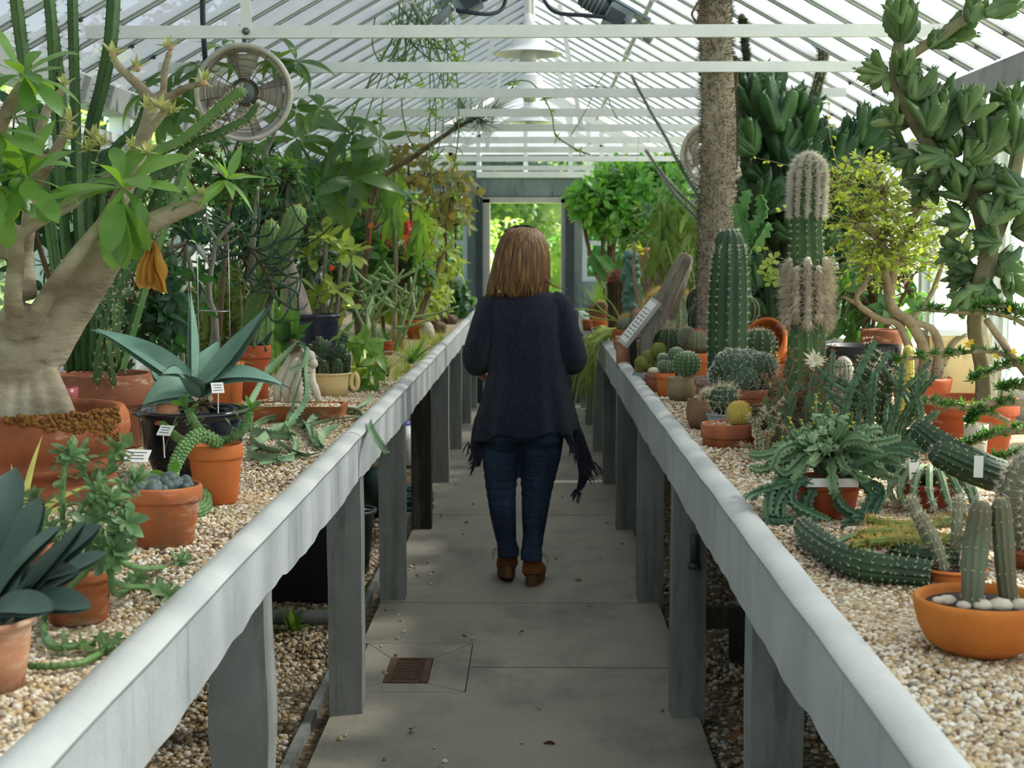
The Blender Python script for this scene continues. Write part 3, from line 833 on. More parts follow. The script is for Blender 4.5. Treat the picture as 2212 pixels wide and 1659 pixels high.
# ================================================================== builders
def pot(name, label, cat, cx, Y, w, rim_py, mt, style='std', soil=None, group=None, taper=.74, dz=0.0, rim=None, n=36, squash=None):
    """pot standing on the bench gravel; w and rim_py are picture sizes at depth Y"""
    c = P(cx, rim_py, Y)
    r = m_(w / 2, Y); zt = c.z; z0 = ZG - .004 + dz
    h = max(zt - z0, .02)
    root = thing(name, label, cat, (c.x, Y, z0), group)
    t = max(.006, r * .09)
    if style == 'std':
        rh = rim if rim else min(.24 * h, .035 + .02)
        prof = [(0, 0), (r * taper, 0), (r * taper + .003, .003), (r * .93, h - rh - .004), (r * .94, h - rh), (r * .985, h - rh), (r, h - rh + .005), (r, h - .005), (r - .004, h), (r - t, h), (r - t - .002, h - .006), (r - t - .006, h - .03), (r * .5, h - min(.05, h * .6))]
    elif style == 'bowl':
        prof = [(0, 0), (r * .55, 0), (r * .78, h * .18), (r * .92, h * .5), (r * .985, h * .82), (r, h * .94), (r - .002, h), (r - t * .7, h + .002), (r - t, h - .008), (r * .84, h * .62), (r * .5, h * .4)]
    elif style == 'bulge':
        prof = [(0, 0), (r * .80, 0), (r * .86, h * .10), (r * .88, h * .22), (r * .84, h * .26), (r * .84, h * .32), (r * .93, h * .36), (r * .95, h * .42), (r * .89, h * .46), (r * .9, h * .5), (r * .98, h * .6), (r * 1.02, h * .78), (r * 1.0, h * .93), (r * .96, h), (r * .88, h), (r * .85, h * .93), (r * .84, h * .8), (r * .5, h * .7)]
    elif style == 'jar':
        prof = [(0, 0), (r * .72, 0), (r * .95, h * .3), (r * 1.0, h * .55), (r * .97, h * .8), (r * .9, h * .93), (r * .93, h), (r * .84, h), (r * .82, h * .9), (r * .4, h * .8)]
    elif style == 'lip':
        prof = [(0, 0), (r * taper, 0), (r * .86, h * .5), (r * .9, h * .86), (r * .92, h * .9), (r, h * .93), (r, h * .97), (r * .985, h), (r * .88, h), (r * .86, h * .94), (r * .84, h * .82), (r * .4, h * .78)]
    else:
        prof = [(0, 0), (r * taper, 0), (r * .97, h * .85), (r, h), (r - t, h), (r - t - .002, h * .85), (r * .4, h * .75)]
    prof = [(a, b) for a, b in prof]
    mb = MB(); mb.lathe(prof, n, (c.x, Y, z0))
    mb.build('pot', mt, root)
    zs = z0 + h * (.86 if style not in ('bulge',) else .84) if h > .05 else z0 + h * .8
    sr = r * (.86 if style == 'std' else .83)
    if soil is not False:
        mb = MB()
        rs = np.random.RandomState(int(cx * 7 + Y * 100) % 99999)
        mb.lathe([(0, .006), (sr * .5, .004), (sr * .99, 0), (sr * 1.0, -.012)], 20, (c.x, Y, zs))
        if soil != 'earth':
            k = int(min(140, 900 * sr)); a = rs.rand(k) * 2 * PI; q = sr * .93 * np.sqrt(rs.rand(k))
            pr = .006 if sr < .12 else .008
            mb.scatter(np.stack([c.x + q * np.cos(a), Y + q * np.sin(a), np.full(k, zs + .004)], -1), pr * (.6 + .7 * rs.rand(k)), 0, 3)
            mb.build('gravel_top', M_PEBBLE, root)
        else:
            mb.build('soil', M_SOILDARK, root)
    return dict(root=root, x=c.x, y=Y, r=r, z=zs, zt=zt, z0=z0, sr=sr, h=h)

def spines(mb, Pn, Nn, T, ribs, step=3, cnt=5, ln=.012, w=.0006, spread=.8, seed=0, skip=0, jl=.4, every=1, lift=0.0):
    rs = np.random.RandomState(seed)
    m, n = Pn.shape[:2]; q = n // ribs
    ii = np.arange(skip, m, step); jj = np.arange(0, ribs, every) * q
    b = Pn[np.ix_(ii, jj)].reshape(-1, 3); nn = Nn[np.ix_(ii, jj)].reshape(-1, 3)
    b = np.repeat(b, cnt, 0); nn = np.repeat(nn, cnt, 0)
    d = nn + spread * rs.randn(*b.shape) + np.array([0, 0, lift])
    mb.needles(b - nn * .0008, d, ln * 1.15 * (1 - jl + 2 * jl * rs.rand(len(b))), w * 1.5)

def globe(c, r, ribs, rd=.18, h=1.0, m=22, top=.0):
    """ribbed ball: arrays for MB.tube(raw)"""
    a = np.linspace(.06, PI - .04, m)
    z = -np.cos(a) * r * h; rr = np.sin(a) ** .85 * r
    if top: z = np.where(a > PI * .82, z - top * r * ((a - PI * .82) / (PI * .18)) ** 2, z)
    pts = np.stack([np.zeros(m), np.zeros(m), z], -1) + np.array(tuple(c))
    return pts, rr

def ball(root, c, r, ribs=14, rd=.18, h=1.0, mt=None, sp=None, ln=.01, cnt=6, step=2, w=.0006, spread=.8, seed=0, name='stem', sname='spines', top=.08, label=None):
    pts, rr = globe(c, r, ribs, rd, h, top=top)
    mb = MB(); Pn, Nn, T = mb.tube(pts, rr, ribs=ribs, rd=rd, raw=True)
    o = mb.build(name, mt, root)
    if sp is not None:
        Nn = Pn - np.array(tuple(c)); Nn /= np.linalg.norm(Nn, axis=2)[..., None] + 1e-9
        sb = MB(); spines(sb, Pn, Nn, T, ribs, step, cnt, ln, w, spread, seed, skip=4)
        s = sb.build(sname, sp, root)
    return o

def column(root, pts, rads, ribs=10, rd=.2, mt=None, sp=None, ln=.012, cnt=5, step=3, w=.0006, spread=.7, seed=0, name='stem', sname='spines', seg=None, lift=0, twist=0, dome=True, every=1):
    pts = [Vector(p) for p in pts]
    seg = seg or max(14, int(sum((pts[i + 1] - pts[i]).length for i in range(len(pts) - 1)) / .012))
    L, R = resample(np.array([tuple(p) for p in pts]), np.array(rads, float) if not np.isscalar(rads) else np.full(len(pts), float(rads)), seg)
    if dome:
        d = (L[-1] - L[-2]); d /= np.linalg.norm(d) + 1e-9; r = R[-1]
        k = np.array([.35, .62, .82, .95, 1.0]); rr = np.sqrt(np.clip(1 - k ** 2, .0, 1)); rr[-1] = .08
        L = np.concatenate([L, L[-1] + d * r * 1.15 * k[:, None]]); R = np.concatenate([R, r * rr])
    mb = MB(); Pn, Nn, T = mb.tube(L, R, ribs=ribs, rd=rd, raw=True, twist=twist)
    o = mb.build(name, mt, root)
    if sp is not None:
        N2 = Nn + .0 * Nn
        if dome: N2[-5:] = N2[-5:] * .5 + (L[-1] - L[-8])[None, None] / (np.linalg.norm(L[-1] - L[-8]) + 1e-9)
        sb = MB(); spines(sb, Pn, N2, T, ribs, step, cnt, ln, w, spread, seed, lift=lift, every=every)
        sb.build(sname, sp, root)
    return o, Pn, Nn

def rosette(mb, c, axis, n, L, Wd, shape='obovate', lo=35, hi=95, curl=.5, fold=.2, seed=0, ns=5, jit=.25, wave=0.0):
    rs = np.random.RandomState(seed)
    ax = Vector(axis).normalized(); q = ax.to_track_quat('Z', 'Y').to_matrix(); Q = np.array(q)
    k = np.arange(n)
    az = k * 2.399963 + rs.rand() * 6; el = np.radians(lo + (hi - lo) * ((k + .5) / n) + rs.randn(n) * 12)
    d = np.stack([np.sin(el) * np.cos(az), np.sin(el) * np.sin(az), np.cos(el)], -1)
    u = np.stack([-np.cos(el) * np.cos(az), -np.cos(el) * np.sin(az), np.sin(el)], -1)
    d = d @ Q.T; u = u @ Q.T
    sc = 1 + jit * (rs.rand(n) * 2 - 1)
    mb.leaves(np.array(tuple(c)) + d * L * .04, d, u, L * sc, Wd * sc, shape, curl * (1 + .5 * rs.randn(n)), fold, ns, wave)

def scatter_leaves(mb, pts, L, Wd, shape='ovate', curl=.5, seed=0, ns=4, droop=.3, per=1, out=None, fold=.25, jit=.3):
    """loose leaves at the given points, facing all ways but mostly up"""
    rs = np.random.RandomState(seed)
    p = np.repeat(np.asarray([tuple(x) for x in pts], float), per, 0); k = len(p)
    d = rs.randn(k, 3); d[:, 2] = d[:, 2] * .5 - droop
    if out is not None:
        o = p - np.array(tuple(out)); o /= np.linalg.norm(o, axis=1)[:, None] + 1e-9; d = d * .7 + o
    u = np.array([0, 0, 1.0]) + .5 * rs.randn(k, 3)
    sc = 1 + jit * (rs.rand(k) * 2 - 1)
    mb.leaves(p, d, u, L * sc, Wd * sc, shape, curl, fold, ns)

def bez(a, b, sag=0.0, side=(0, 0, 0), n=5):
    a = Vector(a); b = Vector(b); out = []
    for i in range(n):
        t = i / (n - 1); p = a.lerp(b, t); p = p + Vector((0, 0, -sag)) * (4 * t * (1 - t)) + Vector(side) * (4 * t * (1 - t))
        out.append(p)
    return out

def shrub(root, base, blobs, lm, bm, n=40, L=.06, Wd=.03, shape='ovate', per=6, r0=.012, seed=0, curl=.5, fork=.35, lname='foliage', sname='branches', lo=30, hi=100, ns=4, stems=1):
    """woody plant: stems fork from the base to leaf rosettes filling the blobs [(centre, radii)]"""
    rs = np.random.RandomState(seed)
    lb, sb = MB(), MB()
    base = Vector(base)
    nodes_ = [(base, r0)]
    tot = sum(b[1][0] * b[1][1] * b[1][2] for b in blobs) ** 1
    hubs = []
    for c, rr in blobs:
        c = Vector(c)
        p = bez(base + Vector((rs.randn() * .01, rs.randn() * .01, 0)), c - Vector((0, 0, rr[2] * .3)), 0, (rs.randn() * .04, rs.randn() * .04, 0), 5)
        sb.tube(p, [r0, r0 * .9, r0 * .8, r0 * .7, r0 * .55], 7)
        hubs.append((p[-1], c, rr))
    wts = np.array([(rr[0] * rr[1] * rr[2]) ** .67 for _, _, rr in hubs]); wts /= wts.sum()
    for i in range(n):
        h, c, rr = hubs[rs.choice(len(hubs), p=wts)]
        v = Vector(rs.randn(3)).normalized() * (.55 + .45 * rs.rand() ** .5)
        tip = c + Vector((v.x * rr[0], v.y * rr[1], v.z * rr[2]))
        pp = bez(h, tip, -.02 * rs.rand(), tuple(rs.randn(3) * .02), 4)
        sb.tube(pp, [r0 * .4, r0 * .3, r0 * .25, r0 * .15], 5, seg=5)
        ax = (v + Vector((0, 0, .6))).normalized()
        rosette(lb, tip, ax, per, L, Wd, shape, lo, hi, curl, .2, seed * 131 + i, ns)
    sb.build(sname, bm, root); return lb.build(lname, lm, root)

def fan(mb, base, dir, side, R, spread=70, th=.018, ruffle=.03, k=5, teeth=11, seed=0, r_in=.12):
    """crested, ruffled fan of a euphorbia: thick at the foot, toothed at the edge"""
    rs = np.random.RandomState(seed)
    d = Vector(dir).normalized(); sd = Vector(side); sd = (sd - d * sd.dot(d)).normalized(); nn = d.cross(sd)
    nf = 7; tips = []; dirs = []
    for i in range(nf):
        a = rad(spread) * (2 * i / (nf - 1) - 1) * (.85 + .2 * rs.rand()); dd = d * math.cos(a) + sd * math.sin(a) + nn * (.25 * rs.randn())
        L = R * (.85 + .3 * rs.rand()) * (1 - .2 * abs(2 * i / (nf - 1) - 1)); b = Vector(base); w = R * (.16 + .05 * rs.rand()); bend = nn * (ruffle * 2 * math.sin(i * 1.9 + seed)) + Vector((0, 0, R * .12))
        pts = [b, b + dd * L * .35, b + dd * L * .7 + bend * .4, b + dd * L + bend]
        mb.tube(pts, [w * .8, w * 1.05, w * 1.2, w * .55], ribs=3, rd=.34, scal=.22, scal_len=R * .2, seg=11, twist=.05)
        for q in range(5): tips.append(pts[3 if q < 3 else 2] + nn * (w * .25 * rs.randn()) + sd * (w * .2 * rs.randn())); dirs.append(dd + sd * (.6 * rs.randn()) + nn * (.6 * rs.randn()))
    mb.needles([tuple(v) for v in tips], [tuple(v) for v in dirs], R * .18, R * .04)

def wing(mb, pts, r, wings=3, rd=.72, teeth=.03, amp=.18, n=None, twist=0.0, taper=True):
    pts = np.array([tuple(p) for p in pts]); ln = np.linalg.norm(np.diff(pts, axis=0), axis=1).sum()
    seg = max(8, int(ln / (teeth / 3)))
    L, R = resample(pts, np.array([r * (.85 + .15 * math.sin(PI * i / max(1, len(pts) - 1))) for i in range(len(pts))]), seg)
    if taper: R[-3:] *= np.array((.8, .6, .2))
    m = len(L); T = np.gradient(L, axis=0); T /= np.linalg.norm(T, axis=1)[:, None] + 1e-12
    u = np.array((.3, -.5, .8)); U = []
    for i in range(m): u = u - T[i] * u.dot(T[i]); u /= np.linalg.norm(u) + 1e-9; U.append(u)
    U = np.array(U); B = np.cross(T, U); tooth = np.array((1 + amp * .6, 1 - amp * .2, 1 - amp))[np.arange(m) % 3]
    for k in range(wings):
        a = 2 * PI * k / wings + twist * np.arange(m); d = np.cos(a)[:, None] * U + np.sin(a)[:, None] * B; s_ = -np.sin(a)[:, None] * U + np.cos(a)[:, None] * B
        th = (R * (1 - rd) * .55)[:, None]; c1 = L + s_ * th; c2 = L - s_ * th; md = L + d * (R * .55)[:, None]; e = L + d * (R * tooth)[:, None]
        for (p, q) in ((c1, md + s_ * th * .4), (md + s_ * th * .4, e), (e, md - s_ * th * .4), (md - s_ * th * .4, c2)):
            V = np.concatenate([p, q]); i = np.arange(m - 1); mb.add(V, np.stack([i, i + 1, m + i + 1, m + i], -1))

def tagmark(root, p, w, h, tilt=35, turn=0, name='plant_label', lines=3, stick=True, col=None):
    """small white plant label on a stake"""
    p = Vector(p); M = Matrix.Rotation(rad(turn), 3, 'Z') @ Matrix.Rotation(rad(-tilt), 3, 'X')
    mb = MB(); V = [M @ Vector((x * w / 2, y, z * h / 2)) + p for z in (-1, 1) for y in (-.001, .001) for x in (-1, 1)]
    mb.add([tuple(v) for v in V], [(0, 2, 3, 1), (4, 5, 7, 6), (0, 1, 5, 4), (2, 6, 7, 3), (0, 4, 6, 2), (1, 3, 7, 5)])
    if stick: mb.tube([p + M @ Vector((0, .002, -h / 2)), p + M @ Vector((0, .006, -h / 2)) + Vector((0, .0, -.05))], .0015, 5)
    o = mb.build(name, M_LABEL, root, False)
    if lines:
        pb = MB()
        for k in range(lines):
            z = h * (.26 - .5 * k / max(1, lines - 1)) if lines > 1 else 0
            ww = w * (.36 - .06 * (k % 2))
            V = [tuple(M @ Vector((x * ww, -.0014, z + q * h * .035)) + p) for q in (-1, 1) for x in (-1, 1)]
            pb.add(V, [(0, 1, 3, 2)])
        pb.build('print', M_PRINT, o, False)
    return o
# ================================================================== LEFT BENCH, front
def gpt(px, py, dz=.008): 
    p = G(px, py, ZG); p.z += dz; return p

# --- pale clay pot at the lower left with tongue leaves
q = pot('potted_gasteria', 'dark blue-green tongue-leaved succulent in a pale washed clay pot, lower left corner', 'potted plant', -48, 1.95, 250, 1332, TC_PALE, 'lip', 'earth')
mb = MB()
Yg = 1.93
for k, (a, b, wd, cu) in enumerate([((0, 1330, Yg), (62, 1080, 1.95), 70, .3), ((20, 1300, Yg), (190, 1130, 1.9), 66, .2), ((0, 1330, 1.9), (205, 1150, 1.86), 62, -.2), ((10, 1310, 1.96), (98, 1180, 1.86), 60, .6),
                       ((30, 1290, 1.95), (215, 1185, 1.98), 46, .2), ((10, 1330, 1.9), (110, 1225, 1.8), 70, .9), ((30, 1340, 1.9), (150, 1290, 1.86), 26, .3), ((-40, 1330, Yg), (20, 1010, 2.0), 80, .3), ((-60, 1330, Yg), (-40, 1040, 2.0), 80, .2), ((-20, 1330, 1.85), (45, 1250, 1.78), 70, 1.0),
                       ((-90, 1330, Yg), (-140, 1100, 1.95), 80, .4), ((-20, 1340, 1.9), (50, 1120, 1.82), 64, .5), ((0, 1340, 1.94), (140, 1215, 1.92), 44, .4)]):
    p0, p1 = P(*a), P(*b); L = (p1 - p0).length * 1.05
    up = Vector((.15 * math.sin(k * 2), -.5, .85))
    wm = m_(wd, Yg)
    for s_ in (0, 1):     # thick leaf: two skins that meet at the edges
        mb.leaves([tuple(p0)], [tuple((p1 - p0).normalized())], [tuple(up)], L, wm, 'tongue', cu, .35 if s_ == 0 else -.12, 12)
mb.build('leaves', L_GREYBLUE, q['root'])
# --- second pot with kalanchoe-like stems, trailing over the gravel
q = pot('potted_succulent', 'leafy rosette-stemmed succulent trailing runners over gravel from a stained clay pot', 'potted plant', 166, 2.33, 160, 1222, TC_LIME, 'std', 'earth')
r = q['root']
sb, lb = MB(), MB()
stems = [[(150, 1215, 2.33), (135, 1120, 2.3), (140, 1010, 2.32), (150, 985, 2.32)], [(170, 1215, 2.33), (190, 1110, 2.36), (235, 1010, 2.4), (258, 975, 2.42)], [(180, 1215, 2.33), (215, 1130, 2.3), (262, 1070, 2.3), (290, 1040, 2.3)],
         [(165, 1220, 2.3), (180, 1150, 2.24), (225, 1110, 2.2), (240, 1085, 2.2)], [(175, 1220, 2.3), (215, 1180, 2.25), (255, 1150, 2.22), (275, 1130, 2.2)], [(155, 1215, 2.33), (95, 1120, 2.35), (75, 1080, 2.35)], [(185, 1220, 2.35), (210, 1090, 2.38), (180, 1020, 2.4), (175, 990, 2.4)],
         [(160, 1215, 2.3), (165, 1120, 2.28), (205, 1060, 2.3)], [(185, 1215, 2.3), (230, 1205, 2.22), (250, 1190, 2.2)], [(150, 1215, 2.28), (110, 1150, 2.25), (85, 1140, 2.25)]]
for k, s_ in enumerate(stems):
    pp = path(*s_); Pn, Nn, T = sb.tube(pp, [.0055, .005, .0045, .004][:len(pp)], 8, rough=.12, seed=k)
    m = len(T)
    for i in range(int(m * .35), m, 1):
        rosette(lb, Pn[i].mean(0), T[i], 4, .03, .014, 'obovate', 45, 85, .5, .25, k * 50 + i, 4)
    rosette(lb, pp[-1], pp[-1] - pp[-2], 8, .032, .015, 'obovate', 15, 75, .4, .25, k, 4)
runners = [[(205, 1215), (160, 1260), (110, 1300), (95, 1350), (100, 1395), (130, 1410), (205, 1400)], [(235, 1215), (250, 1260), (320, 1280), (360, 1300)], [(240, 1200), (290, 1225), (350, 1235), (400, 1225)], [(62, 1448), (110, 1450), (180, 1440), (240, 1405)], [(240, 1230), (243, 1275), (262, 1290), (300, 1265)]]
for k, s_ in enumerate(runners):
    pp = []
    for i, (x, y) in enumerate(s_):
        g = gpt(x, y, .007)
        pp.append(g if not (k in (0, 1, 2, 4) and i < 2) else P(x, y, 2.22 + .05 * i))
    if k == 0: pp[2] = P(110, 1300, 2.23)
    Pn, Nn, T = sb.tube(pp, [.0052] * len(pp), 8, rough=.2, seed=40 + k, scal=.25, scal_len=.011, seg=60)
    for i in (len(T) - 1, len(T) - 6, len(T) - 11):
        rosette(lb, Pn[i].mean(0) + np.array((0, 0, .004)), T[i] + np.array((0, 0, .6)), 6, .028, .012, 'obovate', 30, 90, .4, .2, k * 9 + i, 4)
sb.build('stems', C_LIGHT, r); lb.build('leaves', leafmat('soft_succulent_leaf', srgb(112, 150, 88), srgb(78, 122, 74), .3), r)
# --- small aloe with yellow margins behind it
q = pot('potted_aloe', 'small yellow-striped aloe with a red flag, between big planter and leafy succulent', 'potted plant', 60, 2.52, 130, 1165, TC_OLD, 'std', 'earth')
mb = MB()
for a, b, wd, cu in [((48, 1150, 2.5), (70, 945, 2.5), 24, .3), ((52, 1150, 2.5), (150, 1030, 2.45), 22, .9), ((40, 1150, 2.5), (34, 1010, 2.55), 20, -.2), ((40, 1155, 2.5), (-10, 1050, 2.5), 22, .5), ((60, 1155, 2.48), (120, 1085, 2.42), 20, .7)]:
    p0, p1 = P(*a), P(*b)
    mb.leaves([tuple(p0)], [tuple((p1 - p0).normalized() + Vector((0, 0, .15)))], [(-.3, -.6, .5)], (p1 - p0).length * 1.04, m_(wd, 2.5), 'strap', cu, .5, 10)
mb.build('leaves', leafmat('aloe_leaf', srgb(226, 214, 96), srgb(148, 176, 72), .3, scale=20), q['root'])
mb = MB(); c = P(52, 1068, 2.47); mb.blob(c, .008, 1, (1, .4, .8)); mb.build('flag', mat('red_flag', srgb(214, 52, 34), srgb(190, 40, 30), 3), q['root'])
# --- limed pot with dark stones
q = pot('potted_living_stones', 'limed terracotta pot of dark grey stone-like succulents, left bench near the rim', 'potted plant', 352, 2.92, 170, 1046, TC_LIME, 'std', 'earth', taper=.68)
mb = MB(); rs = np.random.RandomState(5)
for k in range(26):
    a, d = rs.rand() * 6.28, q['sr'] * .85 * rs.rand() ** .6
    rr = .011 + .007 * rs.rand()
    for s_ in (-1, 1): mb.blob((q['x'] + d * math.cos(a) + s_ * rr * .5 * math.cos(k), q['y'] + d * math.sin(a) + s_ * rr * .5 * math.sin(k), q['z'] + .010 + .01 * rs.rand()), rr, 2, (1, 1, 1.1))
mb.build('stems', mat('lithops_grey', srgb(86, 102, 98), srgb(58, 72, 72), 20, .5, .3), q['root'])
# --- orange pot with the snaking tubercled stem
q = pot('potted_monadenium', 'snaking knobbly green stem spilling from a clean orange terracotta pot, left bench', 'potted plant', 465, 3.46, 120, 958, TC_NEW, 'std', 'earth', taper=.72)
sb, lb = MB(), MB()
for k, s_ in enumerate([[(470, 955, 3.4), (430, 940, 3.33), (400, 965, 3.28), (380, 1000, 3.24), (372, 1030, 3.2)], [(445, 950, 3.44), (425, 920, 3.4), (405, 885, 3.4)], [(468, 955, 3.45), (510, 942, 3.42), (535, 915, 3.42), (540, 890, 3.42)], [(420, 955, 3.42), (390, 950, 3.4), (372, 935, 3.4)], [(440, 1055, 3.3), (442, 1085, 3.27), (425, 1110, 3.24), (415, 1118, 3.24)]]):
    pp = path(*s_)
    if k == 4: pp = [gpt(436, 1085, .03), gpt(442, 1100, .012), gpt(430, 1116, .012), gpt(412, 1122, .012)]
    rr = [.0135, .014, .0135, .012, .009][:len(pp)] if k in (0, 4) else [.009, .008, .007, .006][:len(pp)]
    L, R = resample(np.array([tuple(p) for p in pp]), np.array(rr), 40)
    Pn, Nn, T = sb.tube(L, R, 10, raw=True)
    # spiral of knobs
    C = []
    for i in range(40):
        for j in range(5):
            jj = (j * 2 + i) % 10
            C.append(Pn[i, jj])
    sb.scatter(np.array(C), np.full(len(C), R.mean() * .42), 0, k, .8)
    if k < 4: rosette(lb, pp[-1], pp[-1] - pp[-2], 9, .042, .018, 'obovate', 25, 95, .4, .2, k, 5)
    if k in (1, 2):
        for t in (.45, .7): rosette(lb, pp[0].lerp(pp[-1], t), pp[-1] - pp[0], 5, .034, .014, 'obovate', 50, 90, .4, .2, 7 * k, 5)
sb.build('stems', mat('monadenium_stem', srgb(124, 156, 94), srgb(88, 126, 76), 30, .55, .3), q['root']); lb.build('leaves', L_MID, q['root'])
tagmark(q['root'], P(357, 930, 3.36), m_(36, 3.36), m_(26, 3.36), 40, -25)
# --- big lipped planter with the bottle-trunk tree
Yt = 3.5
q = pot('bottle_trunk_tree', 'fat grey-trunked tree with big glossy leaf rosettes in a wide terracotta planter', 'potted tree', 58, Yt, 430, 880, TC_OLD, 'bulge', 'earth', n=48)
r = q['root']
mb = MB(); rs = np.random.RandomState(8)
k = 420; a = rs.rand(k) ** .6 * 1.25 + 4.85; zz = q['z0'] + q['h'] * (1.03 - .34 * rs.rand(k) * (a - 4.6) / 1.4)
rr_ = q['r'] * (1.005 - .0 * rs.rand(k))
mb.scatter(np.stack([q['x'] + rr_ * np.cos(a), q['y'] + rr_ * np.sin(a), zz], -1), .003 + .007 * rs.rand(k) ** 2, 0, 2)
mb.build('moss_crust', mat('rusty_moss', srgb(168, 116, 50), srgb(112, 82, 40), 60, .95, .8), r)
def T_(mb, pts, rr, n=12, rough=.02, seed=0, **kw):
    return mb.tube(path(*pts), rr, n, rough=rough, seed=seed, **kw)
tb = MB()
px = lambda v: m_(v, Yt)
T_(tb, [(50, 920, Yt), (52, 850, Yt), (50, 780, Yt), (52, 715, Yt), (60, 660, Yt)], [px(92), px(84), px(72), px(62), px(46)], 22, .015)
for x0, x1, y1, w in ((30, -20, 915, 34), (70, 105, 905, 32), (95, 150, 905, 30), (55, 60, 915, 30), (85, 128, 900, 26), (20, 20, 915, 34)):   # toes of the swollen foot
    T_(tb, [(x0, 790, Yt - .0), ((x0 + x1) / 2, 850, Yt - .08), (x1, y1, Yt - .12)], [px(22), px(w * .8), px(w * .62)], 12, 0)
brs = [[(85, 760, Yt), (130, 690, Yt), (185, 610, Yt), (225, 555, Yt - .02), (280, 505, Yt - .04), (350, 470, Yt - .05), (445, 432, Yt - .06)], 
       [(60, 720, Yt - .08), (95, 650, Yt - .1), (150, 570, Yt - .12), (205, 500, Yt - .1), (270, 420, Yt - .06)],
       [(40, 730, Yt - .08), (28, 640, Yt - .12), (35, 550, Yt - .12), (20, 490, Yt - .14), (-10, 430, Yt - .16)],
       [(75, 720, Yt + .02), (130, 640, Yt + .04), (190, 540, Yt + .06), (250, 450, Yt + .06), (300, 330, Yt + .08), (325, 240, Yt + .1), (322, 212, Yt + .1)],
       [(30, 545, Yt - .12), (45, 505, Yt - .12), (100, 470, Yt - .1), (160, 440, Yt - .08), (200, 400, Yt - .06), (245, 375, Yt - .05)],
       [(60, 500, Yt - .05), (70, 420, Yt), (110, 345, Yt), (140, 290, Yt), (152, 262, Yt)],
       [(322, 212, Yt + .1), (300, 185, Yt + .1), (262, 150, Yt + .1), (243, 122, Yt + .1)], [(325, 215, Yt + .1), (350, 205, Yt + .1), (356, 150, Yt + .1), (368, 108, Yt + .1)], [(325, 225, Yt + .1), (370, 208, Yt + .08), (400, 190, Yt + .06), (440, 180, Yt + .05)],
       [(0, 560, Yt - .1), (0, 450, Yt - .1), (-20, 350, Yt - .1)], [(80, 420, Yt), (80, 330, Yt - .02), (100, 240, Yt - .02), (140, 190, Yt - .02)], [(-10, 300, Yt - .3), (20, 230, Yt - .3), (52, 180, Yt - .3)],
       [(300, 330, Yt + .08), (310, 300, Yt + .06), (352, 245, Yt + .05), (362, 222, Yt + .05)], [(60, 640, Yt), (55, 560, Yt + .05), (62, 490, Yt + .05), (70, 430, Yt + .03)]]
bw = [[62, 56, 50, 44, 27, 21, 17], [23, 19, 17, 14, 8], [24, 19, 18, 15, 13], [27, 25, 23, 21, 19, 16, 13], [18, 15, 13, 11, 8, 5], [17, 14, 13, 11, 9], [14, 12, 10, 9], [13, 9, 9, 8], [13, 11, 9, 7], [18, 14, 12], [13, 12, 11, 9], [15, 14, 12], [13, 11, 9, 8], [22, 18, 15, 12]]
for k, (b_, w) in enumerate(zip(brs, bw)):
    T_(tb, b_, [px(v) for v in w], 12, .025, k)
def remesh(o, vox, smooth=2):
    md = o.modifiers.new('remesh', 'REMESH'); md.mode = 'VOXEL'; md.voxel_size = vox; md.use_smooth_shade = True
    if smooth:
        s_ = o.modifiers.new('smooth', 'SMOOTH'); s_.iterations = smooth; s_.factor = .5
    return o
remesh(tb.build('trunk', mat('bottle_trunk_bark', srgb(178, 168, 146), srgb(118, 104, 82), 5, .8, .7, 30, .25, stretch=(1, 1, 2.2)), r), .0065, 4)
lb = MB()
big = [((265, 405, Yt - .08), (.1, -.5, .9), 15, .15, .05, 28, 122), ((60, 385, Yt - .2), (-.1, -.4, 1), 17, .14, .045, 25, 116), ((52, 165, Yt - .3), (.1, -.3, 1), 17, .12, .04, 30, 116), ((-10, 280, Yt - .3), (.2, -.3, 1), 13, .125, .048, 30, 110), ((-10, 400, Yt - .2), (0, -.4, 1), 13, .13, .05, 30, 112), ((20, 440, Yt - .22), (.1, -.6, .5), 6, .1, .042, 60, 125)]
for k, (c, ax, n, L, wd, lo, hi) in enumerate(big):
    rosette(lb, P(*c), ax, n, L, wd, 'obovate', lo, hi, .75, .12, 60 + k, 7)
# hanging leaves under the main rosette
c = P(262, 430, Yt - .12)
lb.leaves([tuple(c)] * 5, [(-.14, -.2, -.9), (.02, -.25, -.9), (.16, -.1, -.85), (-.3, 0, -.7), (.3, -.1, -.6)], [(-.3, -1, .1)] * 5, [.17, .17, .15, .14, .14], [.075, .06, .05, .06, .05], 'obovate', .3, .12, 8)
rosette(lb, P(490, 388, Yt - .05), (.5, -.2, .8), 12, .095, .022, 'lance', 25, 110, .5, .2, 81, 6)
rosette(lb, P(415, 430, Yt - .05), (.2, -.4, .8), 7, .06, .02, 'lance', 35, 100, .5, .2, 82, 6)
lb.build('leaves', leafmat('big_glossy_leaf', srgb(104, 152, 62), srgb(62, 116, 50), .38, srgb(160, 210, 60), .35), r)
tb2, fb = MB(), MB()
for k, (x, y, Y) in enumerate([(152, 262, Yt), (243, 118, Yt + .1), (368, 102, Yt + .1), (296, 148, Yt + .1), (440, 178, Yt + .05), (320, 235, Yt - .02), (360, 240, Yt + .05), (200, 300, Yt + .02), (225, 315, Yt), (290, 325, Yt - .02), (318, 330, Yt - .02), (140, 188, Yt - .02), (372, 245, Yt + .03), (190, 325, Yt), (440, 425, Yt - .08), (160, 300, Yt - .02), (345, 232, Yt)]):
    c = P(x, y, Y)
    if k in (1, 2, 3, 4): tb2.blob(c, px(8), 1)
    rosette(fb, c, (.3 * math.sin(k * 2), -.4, .8), 11, .036, .012, 'lance', 10, 80, .2, .2, 300 + k, 4)
